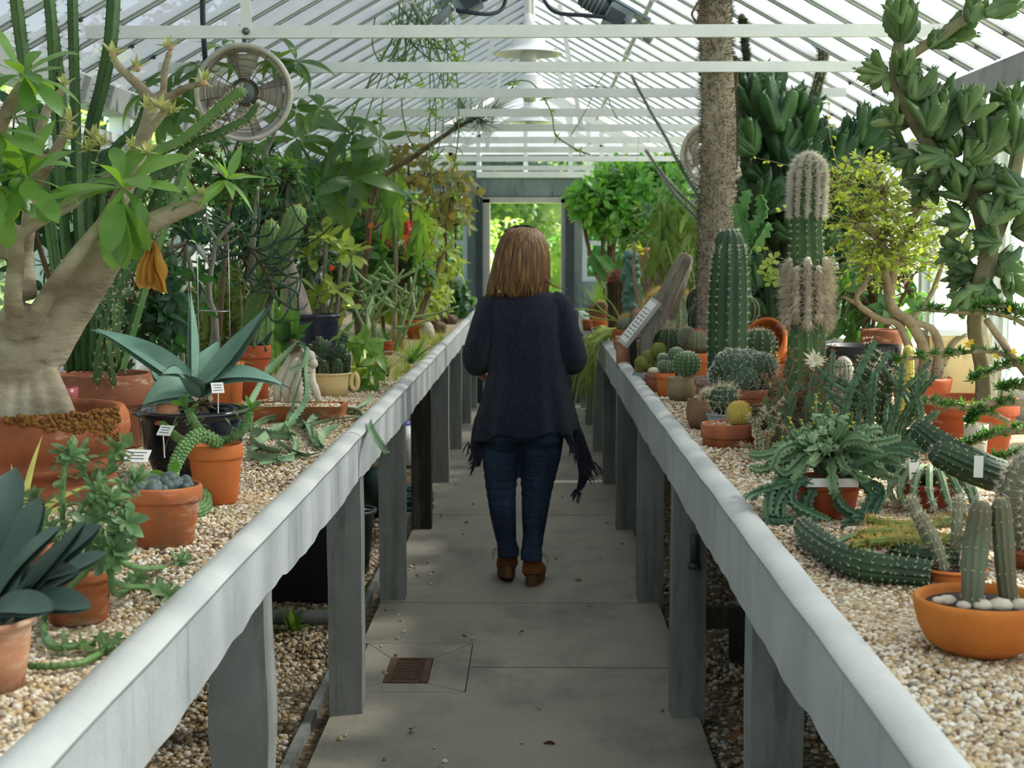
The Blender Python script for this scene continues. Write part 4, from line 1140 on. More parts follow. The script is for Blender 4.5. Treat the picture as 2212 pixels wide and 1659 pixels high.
tb2.build('branch_tip', B_TIP, r); fb.build('young_leaves', leafmat('young_leaf', srgb(196, 196, 112), srgb(150, 166, 80), .35), r)
mb = MB()
for k, (x, y, rr2) in enumerate([(326, 540, 22), (332, 575, 26), (330, 610, 22)]):
    c = P(x, y, Yt - .1)
    mb.leaves([tuple(P(322 + 6 * k, 520, Yt - .1))] * 2, [(.06, -.2, -1), (.1 * (k - 1), -.1, -1)], [(-.7, -.7, 0), (.6, -.8, .1)], [.13, .12], [.045, .05], 'obovate', .5, .5, 10, .06)
mb.build('dead_leaf', L_DEAD, r)
# --- dark glazed pot with the agave
Ya = 3.85
q = pot('potted_agave', 'large blue-green agave with broad recurved leaves in a black-blue glazed pot', 'potted plant', 414, Ya, 250, 882, G_BLACK, 'lip', 'earth', taper=.62)
r = q['root']; mb = MB()
sp = MB()
for a, b, wd, cu, up in [((425, 850, Ya), (575, 668, Ya - .05), 78, -.35, (-.6, -.5, .6)), ((425, 845, Ya), (212, 712, Ya + .05), 62, .5, (.3, -.5, .8)), ((415, 830, Ya + .03), (412, 632, Ya + .08), 34, .1, (1, -.25, .1)), ((430, 850, Ya - .05), (590, 830, Ya - .1), 74, 1.3, (.1, -.35, 1)),
                         ((410, 850, Ya - .05), (322, 870, Ya - .12), 84, 1.5, (.3, -.5, 1)), ((430, 850, Ya + .05), (470, 740, Ya + .15), 70, .5, (0, -.6, .6)), ((400, 850, Ya + .05), (330, 790, Ya + .16), 70, .6, (.2, -.6, .7)), ((418, 850, Ya - .08), (360, 810, Ya - .22), 60, 1.2, (.2, -.5, .9))]:
    p0, p1 = P(*a), P(*b); L = (p1 - p0).length * (1.06 + .12 * abs(cu) ** 2)
    dr = (p1 - p0).normalized(); upv = Vector(up)
    side_ = (upv - dr * upv.dot(dr)).normalized()
    dr2 = (dr + side_ * math.tan(cu / 2) * .9).normalized() if abs(cu) > .01 else dr
    n0 = mb.n
    mb.leaves([tuple(p0)], [tuple(dr2)], [tuple(side_)], L, m_(wd, Ya), 'agave', cu, .38, 16)
    V = mb.V[-1].reshape(-1, 3, 3)
    mb.leaves([tuple(p0 - side_ * .006)], [tuple(dr2)], [tuple(side_)], L, m_(wd * .98, Ya), 'agave', cu, .1, 16)
    for e in (0, 2):
        for i in range(1, 15):
            for t in (0, .5): 
                b0 = V[i, e] * (1 - t) + V[i + 1, e] * t; sp.needles([b0], [(V[i, e] - V[i, 1]) + (V[i + 1, 1] - V[i, 1]) * .6], .006, .0012)
    sp.needles([V[-2, 1]], [V[-1, 1] - V[-2, 1]], .03, .003)
mb.build('leaves', L_AGAVE, r); sp.build('thorns', S_DARK, r)
mb = MB(); c = P(430, 868, Ya - .08)
rosette(mb, c - Vector((0, 0, .01)), (0, -.2, 1), 22, .05, .022, 'strap', 60, 130, .9, .3, 5, 5); mb.build('dead_basal_leaves', B_BROWN, r)
tagmark(r, P(470, 838, Ya - .16), m_(26, Ya), m_(24, Ya), 30, 25)
# small upturned clay pot standing in the agave's pot
c = P(362, 878, Ya - .1)
t = thing('clay_pot', 'little upturned terracotta pot lying inside the black agave pot', 'pot', (c.x, c.y, q['z'] - .004))
mb = MB(); z0 = q['z'] - .004; rr = m_(30, Ya)
mb.lathe([(rr, 0), (rr, .004), (rr * .72, m_(46, Ya)), (rr * .66, m_(47, Ya)), (0, m_(47, Ya))], 24, (c.x, c.y, z0)); mb.build('body', TC_PALE, t)
# label standing by the moss
lt = thing('plant_label', 'white plastic plant label standing in front of the black glazed pot', 'label', (P(295, 985, 3.2).x, 3.2, ZG))
tagmark(lt, P(296, 985, 3.2), m_(56, 3.2), m_(36, 3.2), 50, -10)
# --- tall pot behind with climbing cactus columns
Yc = 4.5
q = pot('potted_columnar_cactus', 'tall thin spiny green columns and leaning arms growing out of a deep brown terracotta pot', 'potted cactus', 222, Yc, 212, 806, TC_BROWN, 'std', 'earth', taper=.84, rim=.095)
r = q['root']
for k, (pts, w) in enumerate([([(150, 800, Yc), (110, 500, 4.3), (70, 250, 4.1), (45, 80, 4.05), (30, -40, 4.0)], 26), ([(170, 800, Yc), (140, 500, 4.4), (122, 250, 4.3), (112, 60, 4.2), (100, -60, 4.2)], 24), ([(140, 300, 4.3), (132, 200, 4.27), (122, 110, 4.25), (116, 70, 4.25)], 22),
                   ([(185, 800, Yc), (170, 500, 4.4), (163, 250, 4.35), (158, 60, 4.3), (155, -60, 4.3)], 23), ([(200, 800, Yc), (190, 500, 4.45), (195, 300, 4.4), (222, 180, 4.35), (240, 80, 4.3), (248, -60, 4.3)], 30), ([(230, 800, Yc), (210, 600, 4.5), (230, 360, 4.4), (300, 270, 4.35), (318, 210, 4.3)], 20),
                   ([(240, 800, Yc), (245, 600, 4.4), (300, 370, 4.2), (400, 300, 4.1), (470, 240, 4.05), (515, 200, 4.0)], 29), ([(245, 800, Yc), (270, 600, 4.4), (380, 350, 4.15), (470, 290, 4.1), (530, 260, 4.1), (552, 232, 4.1)], 22), ([(250, 800, Yc), (250, 650, 4.35), (300, 430, 4.2), (345, 375, 4.2), (378, 352, 4.2)], 24),
                   ([(260, 800, Yc), (330, 560, 4.5), (380, 420, 4.5), (410, 330, 4.5)], 24), ([(215, 300, 4.4), (200, 340, 4.42), (185, 400, 4.44), (200, 520, 4.5)], 24), ([(236, 800, Yc), (240, 700, 4.3), (246, 640, 4.28), (300, 560, 4.25), (330, 510, 4.2)], 20),
                   ([(210, 830, 4.36), (215, 760, 4.3), (232, 690, 4.28), (240, 620, 4.3)], 20), ([(245, 830, 4.36), (235, 770, 4.3), (225, 700, 4.28), (200, 640, 4.28)], 16), ([(290, 640, 4.25), (280, 625, 4.23), (270, 640, 4.22), (230, 640, 4.22)], 14)]):
    column(r, path(*pts), m_(w / 2, 4.2), 4, .38, C_GREEN if k % 3 else C_LIGHT if k in (6, 9) else C_GREEN, S_DARK if k < 6 else S_PALE, .012, 4, 3, .0006, .7, k, twist=.004)
# red-rimmed saucer pot beside
c = P(140, 850, 3.95)
q = pot('flower_pot', 'pot with a shiny dull red rim behind the bottle-trunk tree', 'pot', 135, 4.0, 66, 836, mat('red_glaze', srgb(168, 70, 74), srgb(146, 56, 60), 4, .3), 'plain', 'earth')
# --- terracotta pot behind the agave
q = pot('potted_agave', 'clay-potted green offset agave half hidden behind the large blue-green agave', 'potted plant', 490, 5.35, 74, 780, TC_NEW, 'std', 'earth')
mb = MB(); rosette(mb, (q['x'], q['y'], q['z']), (0, 0, 1), 11, .11, .03, 'strap', 20, 85, .5, .4, 4, 6); mb.build('leaves', L_MID, q['root'])
q = pot('flower_pot', 'red clay pot with a stubby dark succulent left of the trunk-like caudex', 'potted plant', 548, 5.9, 74, 745, TC_RED, 'std', 'earth')
mb = MB()
for k in range(9): 
    a = k * .7; mb.tube([(q['x'] + .02 * math.cos(a), q['y'] + .02 * math.sin(a), q['z']), (q['x'] + .05 * math.cos(a), q['y'] + .05 * math.sin(a), q['z'] + .04), (q['x'] + .08 * math.cos(a), q['y'] + .07 * math.sin(a), q['z'] + .09 - .01 * k)], [.008, .01, .004], ribs=5, rd=.25)
mb.build('stems', C_DARK, q['root'])
# ================================================================== LEFT BENCH, middle and far
def ground_thing(name, label, cat, px_, Y, group=None):
    c = P(px_, 545, Y); return thing(name, label, cat, (c.x, Y, ZG), group), Vector((c.x, Y, ZG))

# --- clay tray with the white limb-like caudex and jagged trailing stems
Yy = 5.22
a, b = P(548, 880, Yy), P(746, 880, Yy)
root = thing('potted_caudex', 'white limb-like caudex with jagged trailing stems in a low stained clay tray', 'potted plant', ((a.x + b.x) / 2, Yy, ZG))
z0, z1 = ZG - .004, P(640, 873, Yy).z
mb = MB(); x0, x1, y0, y1 = a.x, b.x, Yy - .1, Yy + .1; t = .014
tp = .012
def frus(mb, x0, x1, y0, y1, z0, z1, tp):
    V = [(x0 + tp, y0 + tp, z0), (x1 - tp, y0 + tp, z0), (x1 - tp, y1 - tp, z0), (x0 + tp, y1 - tp, z0), (x0, y0, z1), (x1, y0, z1), (x1, y1, z1), (x0, y1, z1),
         (x0 + t, y0 + t, z1), (x1 - t, y0 + t, z1), (x1 - t, y1 - t, z1), (x0 + t, y1 - t, z1), (x0 + t, y0 + t, z1 - .02), (x1 - t, y0 + t, z1 - .02), (x1 - t, y1 - t, z1 - .02), (x0 + t, y1 - t, z1 - .02)]
    Q = [(3, 2, 1, 0), (12, 13, 14, 15)]
    for q in range(4):
        n_ = (q + 1) % 4
        Q += [(q, n_, n_ + 4, q + 4), (q + 4, n_ + 4, n_ + 8, q + 8), (q + 8, n_ + 8, n_ + 12, q + 12)]
    mb.add(V, Q)
frus(mb, x0, x1, y0, y1, z0, z1, tp); mb.build('tray', TC_LIME, root, False)
mb = MB(); rs = np.random.RandomState(2); k = 320
mb.scatter(np.stack([x0 + .02 + (x1 - x0 - .04) * rs.rand(k), y0 + .02 + .16 * rs.rand(k), np.full(k, z1 - .008)], -1), .006 + .004 * rs.rand(k), 0, 1); mb.build('gravel_top', M_PEBBLE, root)
mb = MB(); px = lambda v: m_(v, Yy)
for k, (pts, w) in enumerate([([(640, 755, Yy), (622, 790, Yy - .03), (604, 820, Yy - .05), (598, 868, Yy - .06)], [9, 12, 12, 8]), ([(640, 775, Yy - .03), (628, 815, Yy - .06), (618, 845, Yy - .07), (622, 870, Yy - .07)], [10, 12, 11, 7]), ([(648, 780, Yy - .03), (650, 815, Yy - .07), (642, 842, Yy - .09), (640, 868, Yy - .09)], [10, 12, 14, 10]),
                              ([(650, 760, Yy), (668, 790, Yy - .02), (672, 820, Yy - .03), (682, 845, Yy - .04), (690, 868, Yy - .04)], [10, 12, 10, 9, 6]), ([(645, 760, Yy + .05), (660, 800, Yy + .05), (665, 866, Yy + .06)], [8, 9, 8]), ([(640, 800, Yy), (642, 760, Yy), (640, 738, Yy)], [15, 15, 10])]):
    mb.tube(path(*pts), [px(v) for v in w], 12, rough=.05, seed=k)
for x, y, w in ((669, 770, 13), (676, 785, 11), (668, 798, 9), (612, 800, 10)): mb.blob(P(x, y, Yy - .04), px(w), 2, jit=.05)
mb.build('caudex', mat('white_caudex', srgb(222, 214, 198), srgb(186, 172, 152), 9, .85, .4, 40, .2), root)
mb = MB(); mb.tube(path((638, 760, Yy - .03), (636, 742, Yy - .03), (640, 735, Yy - .03)), [px(16), px(13), px(5)], 9, rough=.15); mb.build('woody_crown', B_BROWN, root)
mb = MB()
up_ = lambda lst: [P(*v) if len(v) == 3 else gpt(v[0], v[1], .016) for v in lst]
for k, (pts, w) in enumerate([([(640, 742, Yy - .05), (605, 775, Yy - .12), (572, 805, Yy - .2)], 16), ([(645, 742, Yy - .03), (662, 752, Yy - .1), (655, 785, Yy - .14), (625, 800, Yy - .16)], 13), ([(660, 760, Yy - .08), (658, 800, Yy - .14), (662, 850, Yy - .17), (650, 880, Yy - .2), (625, 925)], 15),
                              ([(655, 800, Yy - .14), (640, 850, Yy - .17), (632, 880, Yy - .18), (625, 900, Yy - .2), (620, 930)], 12), ([(572, 805, Yy - .2), (550, 850, Yy - .3), (530, 890, 4.75)], 13),
                              ([(625, 905), (680, 898), (740, 895), (785, 905), (805, 935, 4.66), (838, 978, 4.6)], 15), ([(655, 930), (700, 920), (745, 912), (785, 908)], 15), ([(540, 935), (580, 912), (640, 906), (690, 910)], 13), ([(545, 940), (590, 948), (640, 950)], 17), ([(540, 950), (560, 975), (600, 985), (605, 980)], 16), ([(535, 990), (575, 1000), (610, 998)], 15), ([(640, 905), (670, 940), (685, 965), (700, 975)], 14), ([(600, 965), (630, 985), (665, 995), (700, 985)], 11), ([(615, 930), (640, 970), (630, 1000), (600, 1005)], 11),
                              ([(690, 900), (670, 925), (680, 960)], 14), ([(730, 930), (700, 945), (690, 975)], 12), ([(560, 1010), (600, 1003), (650, 990)], 10), ([(760, 900), (790, 880), (805, 860)], 10), ([(640, 925), (600, 935), (565, 960), (545, 985)], 14)]):
    wing(mb, up_(pts), m_(w, 4.9) * .66, 3 if k % 3 else 2, .75, .017, .32, twist=.02)
mb.build('trailing_stems', mat('pale_jagged_stem', srgb(150, 178, 138), srgb(112, 150, 112), 12, .55, .2, 60, .35, .12), root)

# --- cream pot with an ear handle and a dark cactus cluster
Yy = 6.1
q = pot('potted_cactus', 'dark green clustered cactus in a round cream glazed pot with an ear handle', 'potted cactus', 712, Yy, 96, 804, G_CREAM, 'lip', None, taper=.8)
r = q['root']; c = P(766, 824, Yy)
mb = MB(); th = np.linspace(0, 2 * PI, 25)[:-1]
pts = [(c.x + .016 * math.sin(u) * .9, Yy - .0, c.z + .034 * math.cos(u)) for u in np.linspace(0, 2 * PI, 25)]
mb.tube(np.array(pts), np.full(25, .010), 8, raw=True, cap=False); mb.build('handle', G_CREAM, r)
mb = MB(); 
px = lambda v: m_(v, Yy)
for k, (pts, w) in enumerate([([(692, 803, Yy), (690, 745, Yy)], 15), ([(712, 803, Yy + .03), (705, 750, Yy + .03)], 13), ([(718, 803, Yy - .02), (735, 758, Yy - .04)], 13), ([(735, 803, Yy), (738, 750, Yy + .04), (744, 728, Yy + .05)], 9), ([(680, 803, Yy - .02), (682, 780, Yy - .04)], 11), ([(745, 803, Yy), (747, 775, Yy - .03)], 12), ([(728, 803, Yy - .05), (730, 788, Yy - .06)], 11), ([(700, 803, Yy - .05), (700, 790, Yy - .06)], 10), ([(675, 803, Yy + .03), (672, 755, Yy + .03)], 9)]):
    column(r, path(*pts), px(w), 9, .22, C_DARK, S_PALE, .006, 3, 3, .0005, .8, k)

# --- lime pots with the drooping broad leaves
Yy = 6.35
q = pot('potted_hoya', 'broad-leaved trailing plant in a lime green pot beside the cream pot', 'potted plant', 772, Yy, 50, 792, G_LIME, 'plain', 'earth', taper=.82)
r = q['root']
mb = MB(); sb = MB()
for k, (x, y, ax, L, n) in enumerate([(790, 740, (-.1, -.4, .6), .1, 6), (765, 750, (-.4, -.5, .5), .09, 6), (810, 770, (.5, -.5, .2), .1, 6), (800, 800, (.4, -.6, -.2), .09, 5), (812, 850, (.6, -.4, .1), .08, 6), (790, 835, (0, -.6, .2), .07, 5), (745, 725, (-.2, -.3, .8), .09, 6), (818, 800, (.6, -.3, .3), .07, 4)]):
    c = P(x, y, Yy - .06); sb.tube(bez((q['x'], q['y'], q['z']), c, -.02), .003, 5)
    rosette(mb, c, ax, n, L, L * .42, 'ovate', 40, 110, .7, .15, k, 6)
sb.build('stems', B_GREEN, r); mb.build('leaves', L_BRIGHT, r)
c = P(778, 790, Yy + .16); t_ = thing('lime_pot', 'upturned lime green pot standing behind the lime potted trailing plant', 'pot', (c.x, c.y, ZG))
mb = MB(); zt = P(778, 742, Yy + .16).z - ZG; rr = m_(24, Yy); mb.lathe([(rr, 0), (rr * 1.05, .01), (rr, .02), (rr * .6, zt), (0, zt)], 24, (c.x, c.y, ZG - .004)); mb.build('body', G_LIME, t_)

# --- navy pot with the ponytail palm foot
Yy = 7.6
q = pot('ponytail_palm', 'ponytail palm with a swollen grey foot in a big navy glazed pot', 'potted palm', 684, Yy, 104, 678, G_NAVY, 'lip', 'earth', taper=.8)
r = q['root']; mb = MB(); px = lambda v: m_(v, Yy)
mb.tube(path((640, 685, Yy), (634, 640, Yy), (626, 590, Yy), (620, 550, Yy), (618, 480, Yy), (625, 400, Yy)), [px(36), px(30), px(17), px(11), px(8), px(6)], 16, rough=.03)
mb.build('trunk', mat('ponytail_bark', srgb(164, 152, 142), srgb(118, 106, 98), 16, .9, .8, 50, .2, stretch=(1, 1, .2)), r)
mb = MB(); rosette(mb, P(625, 398, Yy), (0, 0, 1), 60, .34, .012, 'needle', 20, 120, 1.5, .3, 3, 8); mb.build('leaves', L_DARK, r)
# --- agave in front of it
g, b0 = ground_thing('agave', 'upright dark green agave growing in front of the navy glazed pot', 'agave', 618, 6.9)
mb = MB()
for k, (x, y, wd, cu) in enumerate([(650, 662, 30, -.1), (622, 672, 26, 0), (590, 650, 26, .2), (672, 688, 24, .4), (570, 700, 24, .5), (638, 640, 20, 0), (600, 720, 26, .6), (655, 720, 22, .5)]):
    p1 = P(x, y, 6.9 - .05 * (k % 3)); s0 = b0 + Vector((0, 0, .03)); s0.z = P(618, 742, 6.9).z
    mb.leaves([tuple(s0)], [tuple((p1 - s0).normalized())], [(-.2 * (k % 2), -.8, .4)], (p1 - s0).length, m_(wd, 6.9), 'agave', cu, .5, 10)
mb.tube([b0, Vector((b0.x, b0.y, P(618, 738, 6.9).z))], .03, 10)
mb.build('leaves', L_MID, g)
# tall sword leaves
g, b0 = ground_thing('sansevieria', 'two upright sword leaves standing left of the ponytail palm', 'sansevieria', 598, 7.1)
mb = MB()
for x, y0_, y1_ in ((594, 700, 600), (606, 700, 590), (582, 700, 640)):
    p0 = P(x, 545, 7.1); p0.z = ZG; p1 = P(x + 2, y1_, 7.1); mb.leaves([tuple(p0)], [tuple((p1 - p0).normalized())], [(0, -1, 0)], (p1 - p0).length, .03, 'strap', .05, .5, 8)
mb.build('leaves', L_BRIGHT, g)

# --- leaning ribbed torch cactus
for k, (nm, lb_, pts, w, ribs) in enumerate([('torch_cactus', 'thick pale ribbed cactus leaning right behind the pencil tangle', [(530, 870, 6.2), (545, 700, 6.2), (585, 590, 6.15), (620, 520, 6.1), (638, 470, 6.1)], 24, 13),
        ('torch_cactus', 'straight pale ribbed cactus behind the hanging pencil arcs', [(566, 860, 6.4), (572, 640, 6.4), (584, 500, 6.4)], 22, 13)]):
    r = thing(nm, lb_, 'cactus', tuple(P(*pts[0]) * 0 + Vector((P(*pts[0]).x, pts[0][2], ZG))))
    pp = path(*pts); pp[0].z = ZG - .02
    column(r, pp, m_(w, 6.2), ribs, .16, C_LIGHT, S_YELLOW, .008, 4, 2, .0006, .7, k)
# --- bumpy crested olive columns
r, b0 = ground_thing('crested_cactus', 'bumpy olive crested columns behind the agave tip', 'cactus', 512, 6.5)
mb = MB(); rs = np.random.RandomState(3)
for k, (x, yt, w) in enumerate([(505, 560, 16), (522, 585, 13), (488, 590, 15), (470, 610, 14), (530, 620, 12), (452, 600, 13), (440, 640, 14), (415, 620, 12), (395, 650, 12)]):
    pt = P(x, yt, 6.5 + .1 * (k % 3)); pb = Vector((pt.x, pt.y, ZG - .01)); n_ = 34
    mb.tube([pb, pb.lerp(pt, .5) + Vector((.01, 0, 0)), pt], m_(w, 6.5) * .8, 8)
    C = []
    for i in range(int(110 * (pt.z - ZG) / .4)):
        h = rs.rand(); an = rs.rand() * 6.28; C.append(pb.lerp(pt, h) + Vector((math.cos(an) * m_(w, 6.5) * .8, math.sin(an) * m_(w, 6.5) * .8, 0)))
    mb.scatter(np.array([tuple(c) for c in C]), .009 + .008 * rs.rand(len(C)), 1, k, .7)
mb.build('stems', C_OLIVE, r)
# --- pencil-stem tangle
Yp = 5.9
r, b0 = ground_thing('pencil_euphorbia', 'dark wiry tangle of upward curving pencil stems left of the navy pot', 'euphorbia', 530, Yp)
mb = MB(); px = lambda v: m_(v, Yp)
mb.tube([b0 - Vector((0, 0, .01))] + path((545, 715, Yp), (570, 680, Yp), (588, 630, Yp - .02), (575, 590, Yp), (545, 540, Yp), (512, 500, Yp)), [px(9), px(8), px(8), px(6), px(5), px(4), px(3.5)], 8)
mb.build('trunk', B_BROWN, r)
mb = MB(); rs = np.random.RandomState(21)
arcs = [((588, 625), (650, 592)), ((588, 625), (645, 600)), ((580, 615), (525, 555)), ((575, 590), (643, 588)), ((545, 540), (620, 555)), ((545, 540), (640, 470)), ((545, 540), (680, 468)), ((512, 500), (588, 458)), ((512, 485), (560, 460)), ((590, 635), (665, 655)), ((590, 640), (640, 690)), ((512, 500), (590, 492)), ((505, 482), (450, 500)), ((512, 500), (440, 470)), ((530, 530), (430, 560)), ((530, 520), (470, 470)), ((545, 540), (455, 525)), ((560, 560), (490, 600)), ((560, 570), (610, 610)), ((500, 480), (430, 440)), ((500, 480), (555, 430)), ((512, 500), (600, 510)), ((588, 628), (540, 600)), ((575, 600), (640, 640)), ((545, 545), (500, 570)), ((460, 500), (400, 470)), ((470, 520), (380, 545)), ((545, 535), (655, 500)), ((580, 610), (530, 650)), ((560, 560), (650, 540))]
for k, (a_, b_) in enumerate(arcs):
    p0, p1 = P(a_[0], a_[1], Yp + .05 * rs.randn()), P(b_[0], b_[1], Yp + .12 * rs.randn())
    L = (p1 - p0).length
    pp = bez(p0, p1, L * .22, tuple(.03 * rs.randn(3)), 6)
    mb.tube(pp, [px(3.2), px(3), px(2.8), px(2.7), px(2.4), px(1.6)], 6)
    for t in range(1 + int(rs.rand() * 2)):
        i = 2 + int(rs.rand() * 3); e = pp[i] + Vector((rs.randn() * .07, rs.randn() * .05, .05 + .06 * rs.rand()))
        mb.tube(bez(pp[i], e, .02, (0, 0, 0), 4), [px(2.4), px(2.3), px(2), px(1.4)], 6)
mb.build('stems', B_DKGREEN, r)
# --- pale forked branches
r, b0 = ground_thing('grey_branched_shrub', 'bare pale grey forked branches behind the agave', 'shrub', 470, 5.7)
mb = MB(); Yq = 5.7; px = lambda v: m_(v, Yq)
for k, (pts, w) in enumerate([([(468, 880, Yq), (466, 700, Yq), (452, 640, Yq), (458, 570, Yq), (470, 520, Yq), (505, 482, Yq)], 8), ([(440, 870, Yq), (462, 690, Yq), (425, 620, Yq), (408, 560, Yq), (404, 525, Yq), (412, 505, Yq)], 7), ([(452, 640, Yq), (425, 605, Yq), (405, 590, Yq - .1)], 6), ([(456, 575, Yq), (440, 550, Yq), (425, 530, Yq)], 4), ([(404, 525, Yq), (370, 535, Yq), (352, 545, Yq)], 6), ([(470, 530, Yq), (495, 525, Yq), (515, 510, Yq)], 4),
                              ([(405, 540, Yq), (390, 500, Yq), (400, 460, Yq)], 3.5), ([(470, 520, Yq), (450, 490, Yq), (446, 460, Yq)], 4), ([(380, 870, Yq + .1), (375, 680, Yq), (350, 600, Yq), (365, 520, Yq)], 5), ([(400, 870, Yq + .2), (390, 700, Yq + .2), (372, 560, Yq + .1), (378, 460, Yq)], 5), ([(355, 870, Yq + .2), (360, 640, Yq + .1), (345, 500, Yq), (330, 420, Yq)], 4), ([(430, 700, Yq), (400, 640, Yq), (385, 600, Yq)], 4)]):
    pp = path(*pts)
    if pts[0][1] > 800: pp[0].z = ZG - .01
    mb.tube(pp, [px(w) * (1 - .5 * i / (len(pp) - 1)) for i in range(len(pp))], 8, rough=.1, seed=k)
mb.build('branches', B_GREY, r)
mb = MB(); rs = np.random.RandomState(4)
pts = [P(330 + 200 * rs.rand(), 400 + 230 * rs.rand(), Yq + .3 * rs.rand()) for _ in range(240)]
scatter_leaves(mb, pts, .028, .012, 'lance', .4, 3); mb.build('leaves', L_MID, r)
# --- wire plant hoop
hp = thing('wire_hoop', 'thin wire plant support ring on stakes among the grey branches', 'plant support', tuple(Vector((P(470, 545, 5.3).x, 5.3, ZG))))
mb = MB(); c = P(462, 672, 5.3); rr = m_(34, 5.3)
mb.tube(np.array([(c.x + rr * math.cos(u), c.y + rr * math.sin(u), c.z) for u in np.linspace(0, 2 * PI, 30)]), np.full(30, .002), 5, raw=True, cap=False); mb.build('ring', M_STEEL, hp)
for s_ in (-1, 1):
    mb = MB(); mb.tube([(c.x + s_ * rr, c.y, ZG - .01), (c.x + s_ * rr, c.y, c.z + .25)], .0018, 5); mb.build('stake', M_STEEL, hp)

# --- big palmate trees in front of the roof
M_PALM = leafmat('palmate_leaf', srgb(66, 106, 58), srgb(40, 80, 50), .28, srgb(170, 210, 60), .34, .3)
def palmate(label, px0, Yj, branches, hubs, seed):
    r, b0 = ground_thing('palmate_leaved_tree', label, 'tree', px0, Yj)
    mb = MB(); px = lambda v: m_(v, Yj)
    for pts, w in branches:
        pp = [P(x, y, Yj) for x, y in pts]
        if pts[0][1] > 750: pp[0].z = ZG - .01
        mb.tube(pp, [px(w) * (1 - .5 * i / (len(pp) - 1)) for i in range(len(pp))], 9, rough=.04)
    mb.build('trunk', B_GREY, r)
    mb = MB()
    for k, (x, y, ax, n, L) in enumerate(hubs): rosette(mb, P(x, y, Yj - .1), ax, n + 1, px(L), px(L) * .23, 'lance', 60, 112, 1.0, .22, seed + k, 8)
    mb.build('leaves', M_PALM, r)
palmate('tree with big drooping palmate leaves, trunk behind the navy pot', 694, 8.4, [([(694, 800), (692, 640), (690, 540), (700, 460), (705, 420), (685, 390)], 9), ([(690, 540), (672, 500), (665, 430), (600, 470)], 6), ([(704, 440), (730, 400), (765, 385)], 6), ([(700, 460), (690, 380), (720, 320), (765, 285)], 6), ([(690, 380), (660, 330), (640, 300)], 5)],
    [(683, 392, (.1, -.75, .4), 7, 128), (765, 385, (.3, -.7, .4), 7, 124), (762, 288, (.2, -.5, .75), 7, 110), (640, 300, (-.1, -.6, .6), 7, 118), (600, 470, (-.3, -.7, .3), 6, 110), (720, 430, (.1, -.8, .1), 6, 105), (730, 310, (0, -.3, .9), 7, 95), (820, 300, (.6, -.5, .2), 5, 80), (560, 420, (-.2, -.7, .3), 6, 100)], 500)
palmate('taller palmate-leaved tree whose top leaves show around the upper left caged fan', 560, 6.5, [([(560, 880), (545, 600), (560, 380), (600, 260), (592, 150)], 7), ([(560, 380), (500, 260), (430, 160)], 5), ([(500, 260), (400, 240), (330, 210)], 4)],
    [(590, 130, (.2, -.3, .9), 9, 80), (640, 135, (.4, -.4, .6), 8, 82), (430, 140, (0, -.4, .9), 8, 85), (480, 100, (.1, -.2, 1), 8, 76), (380, 190, (-.3, -.5, .5), 8, 90), (310, 200, (-.4, -.5, .4), 7, 90), (640, 240, (.3, -.6, .4), 7, 90), (420, 230, (0, -.6, .3), 8, 90), (690, 235, (.3, -.5, .5), 6, 70), (350, 250, (0, -.6, .3), 8, 90)], 560)

# --- yellow-green rosette plants and a woolly column
Yk = 7.9
r, b0 = ground_thing('rosette_tree', 'small branching plant with yellow-green leaf rosettes above the navy pot', 'succulent', 700, Yk)
mb, lb = MB(), MB(); px = lambda v: m_(v, Yk)
for k, (x, y) in enumerate([(666, 555), (738, 540), (690, 638), (760, 550), (705, 520), (722, 628), (745, 668), (672, 672)]):
    t_ = P(x, y, Yk - .05 * (k % 3)); mb.tube([b0 - Vector((0, 0, .01)), b0.lerp(t_, .5) + Vector((.02 * math.sin(k), 0, -.02)), t_], [px(7), px(5), px(4)], 7)
    rosette(lb, t_, (.1 * math.sin(k * 3), -.35, .9), 9, .125, .05, 'obovate', 30, 100, .5, .15, 700 + k, 6)
mb.build('stems', B_GREY, r); lb.build('leaves', L_YELLOW, r)
r, b0 = ground_thing('woolly_cactus', 'short white woolly column between the yellow-green rosettes', 'cactus', 700, 8.1)
pp = path((702, 800, 8.1), (700, 690, 8.1), (694, 612, 8.1)); pp[0].z = ZG - .01
column(r, pp, m_(13, 8.1), 14, .1, C_GREY, S_WHITE, .016, 14, 1, .0007, .9, 2)

# --- pots and tufts further back
def tuft(root, c, n, L, w, mt, seed, lo=5, hi=80, name='leaves', curl=.5, ax=(0, 0, 1)):
    mb = MB(); rosette(mb, c, ax, n, L, w, 'needle', lo, hi, curl, .3, seed, 6); mb.build(name, mt, root)
for k, (cx, Y, w, rp, mt, lab, L) in enumerate([(832, 8.55, 40, 738, TC_RED, 'dark spiky tuft in a red clay pot standing behind the black pot', .16), (864, 8.9, 26, 722, TC_PALE, 'slim pale clay pot with a whitish bare stem, next to the red clay pot', .03), (812, 7.5, 26, 765, TC_NEW, 'small orange clay pot with a thin drooping branch, near the black pot', .05), (830, 7.0, 26, 792, M_DARK, 'little black plastic pot among yellow feathery weeds', .07)]):
    q = pot('potted_succulent', lab, 'potted plant', cx, Y, w, rp, mt, 'std' if mt is not M_DARK else 'plain', 'earth')
    tuft(q['root'], (q['x'], q['y'], q['z']), 30, L, .012, L_MID, k)
    if k == 2:
        mb = MB(); e = P(885, 785, 7.3); mb.tube(bez((q['x'], q['y'], q['z']), e, -.04), .005, 7); mb.build('branch', B_PALE, q['root'])
        tuft(q['root'], e, 34, .15, .012, L_MID, 77, 5, 75, 'tip_leaves', .3, (.5, 0, .8))
q = pot('potted_tree', 'thin-stemmed plant in an orange clay pot next to the white stone', 'potted plant', 899, 10.2, 48, 691, TC_NEW, 'std', 'earth', rim=.05)
mb = MB(); lb = MB()
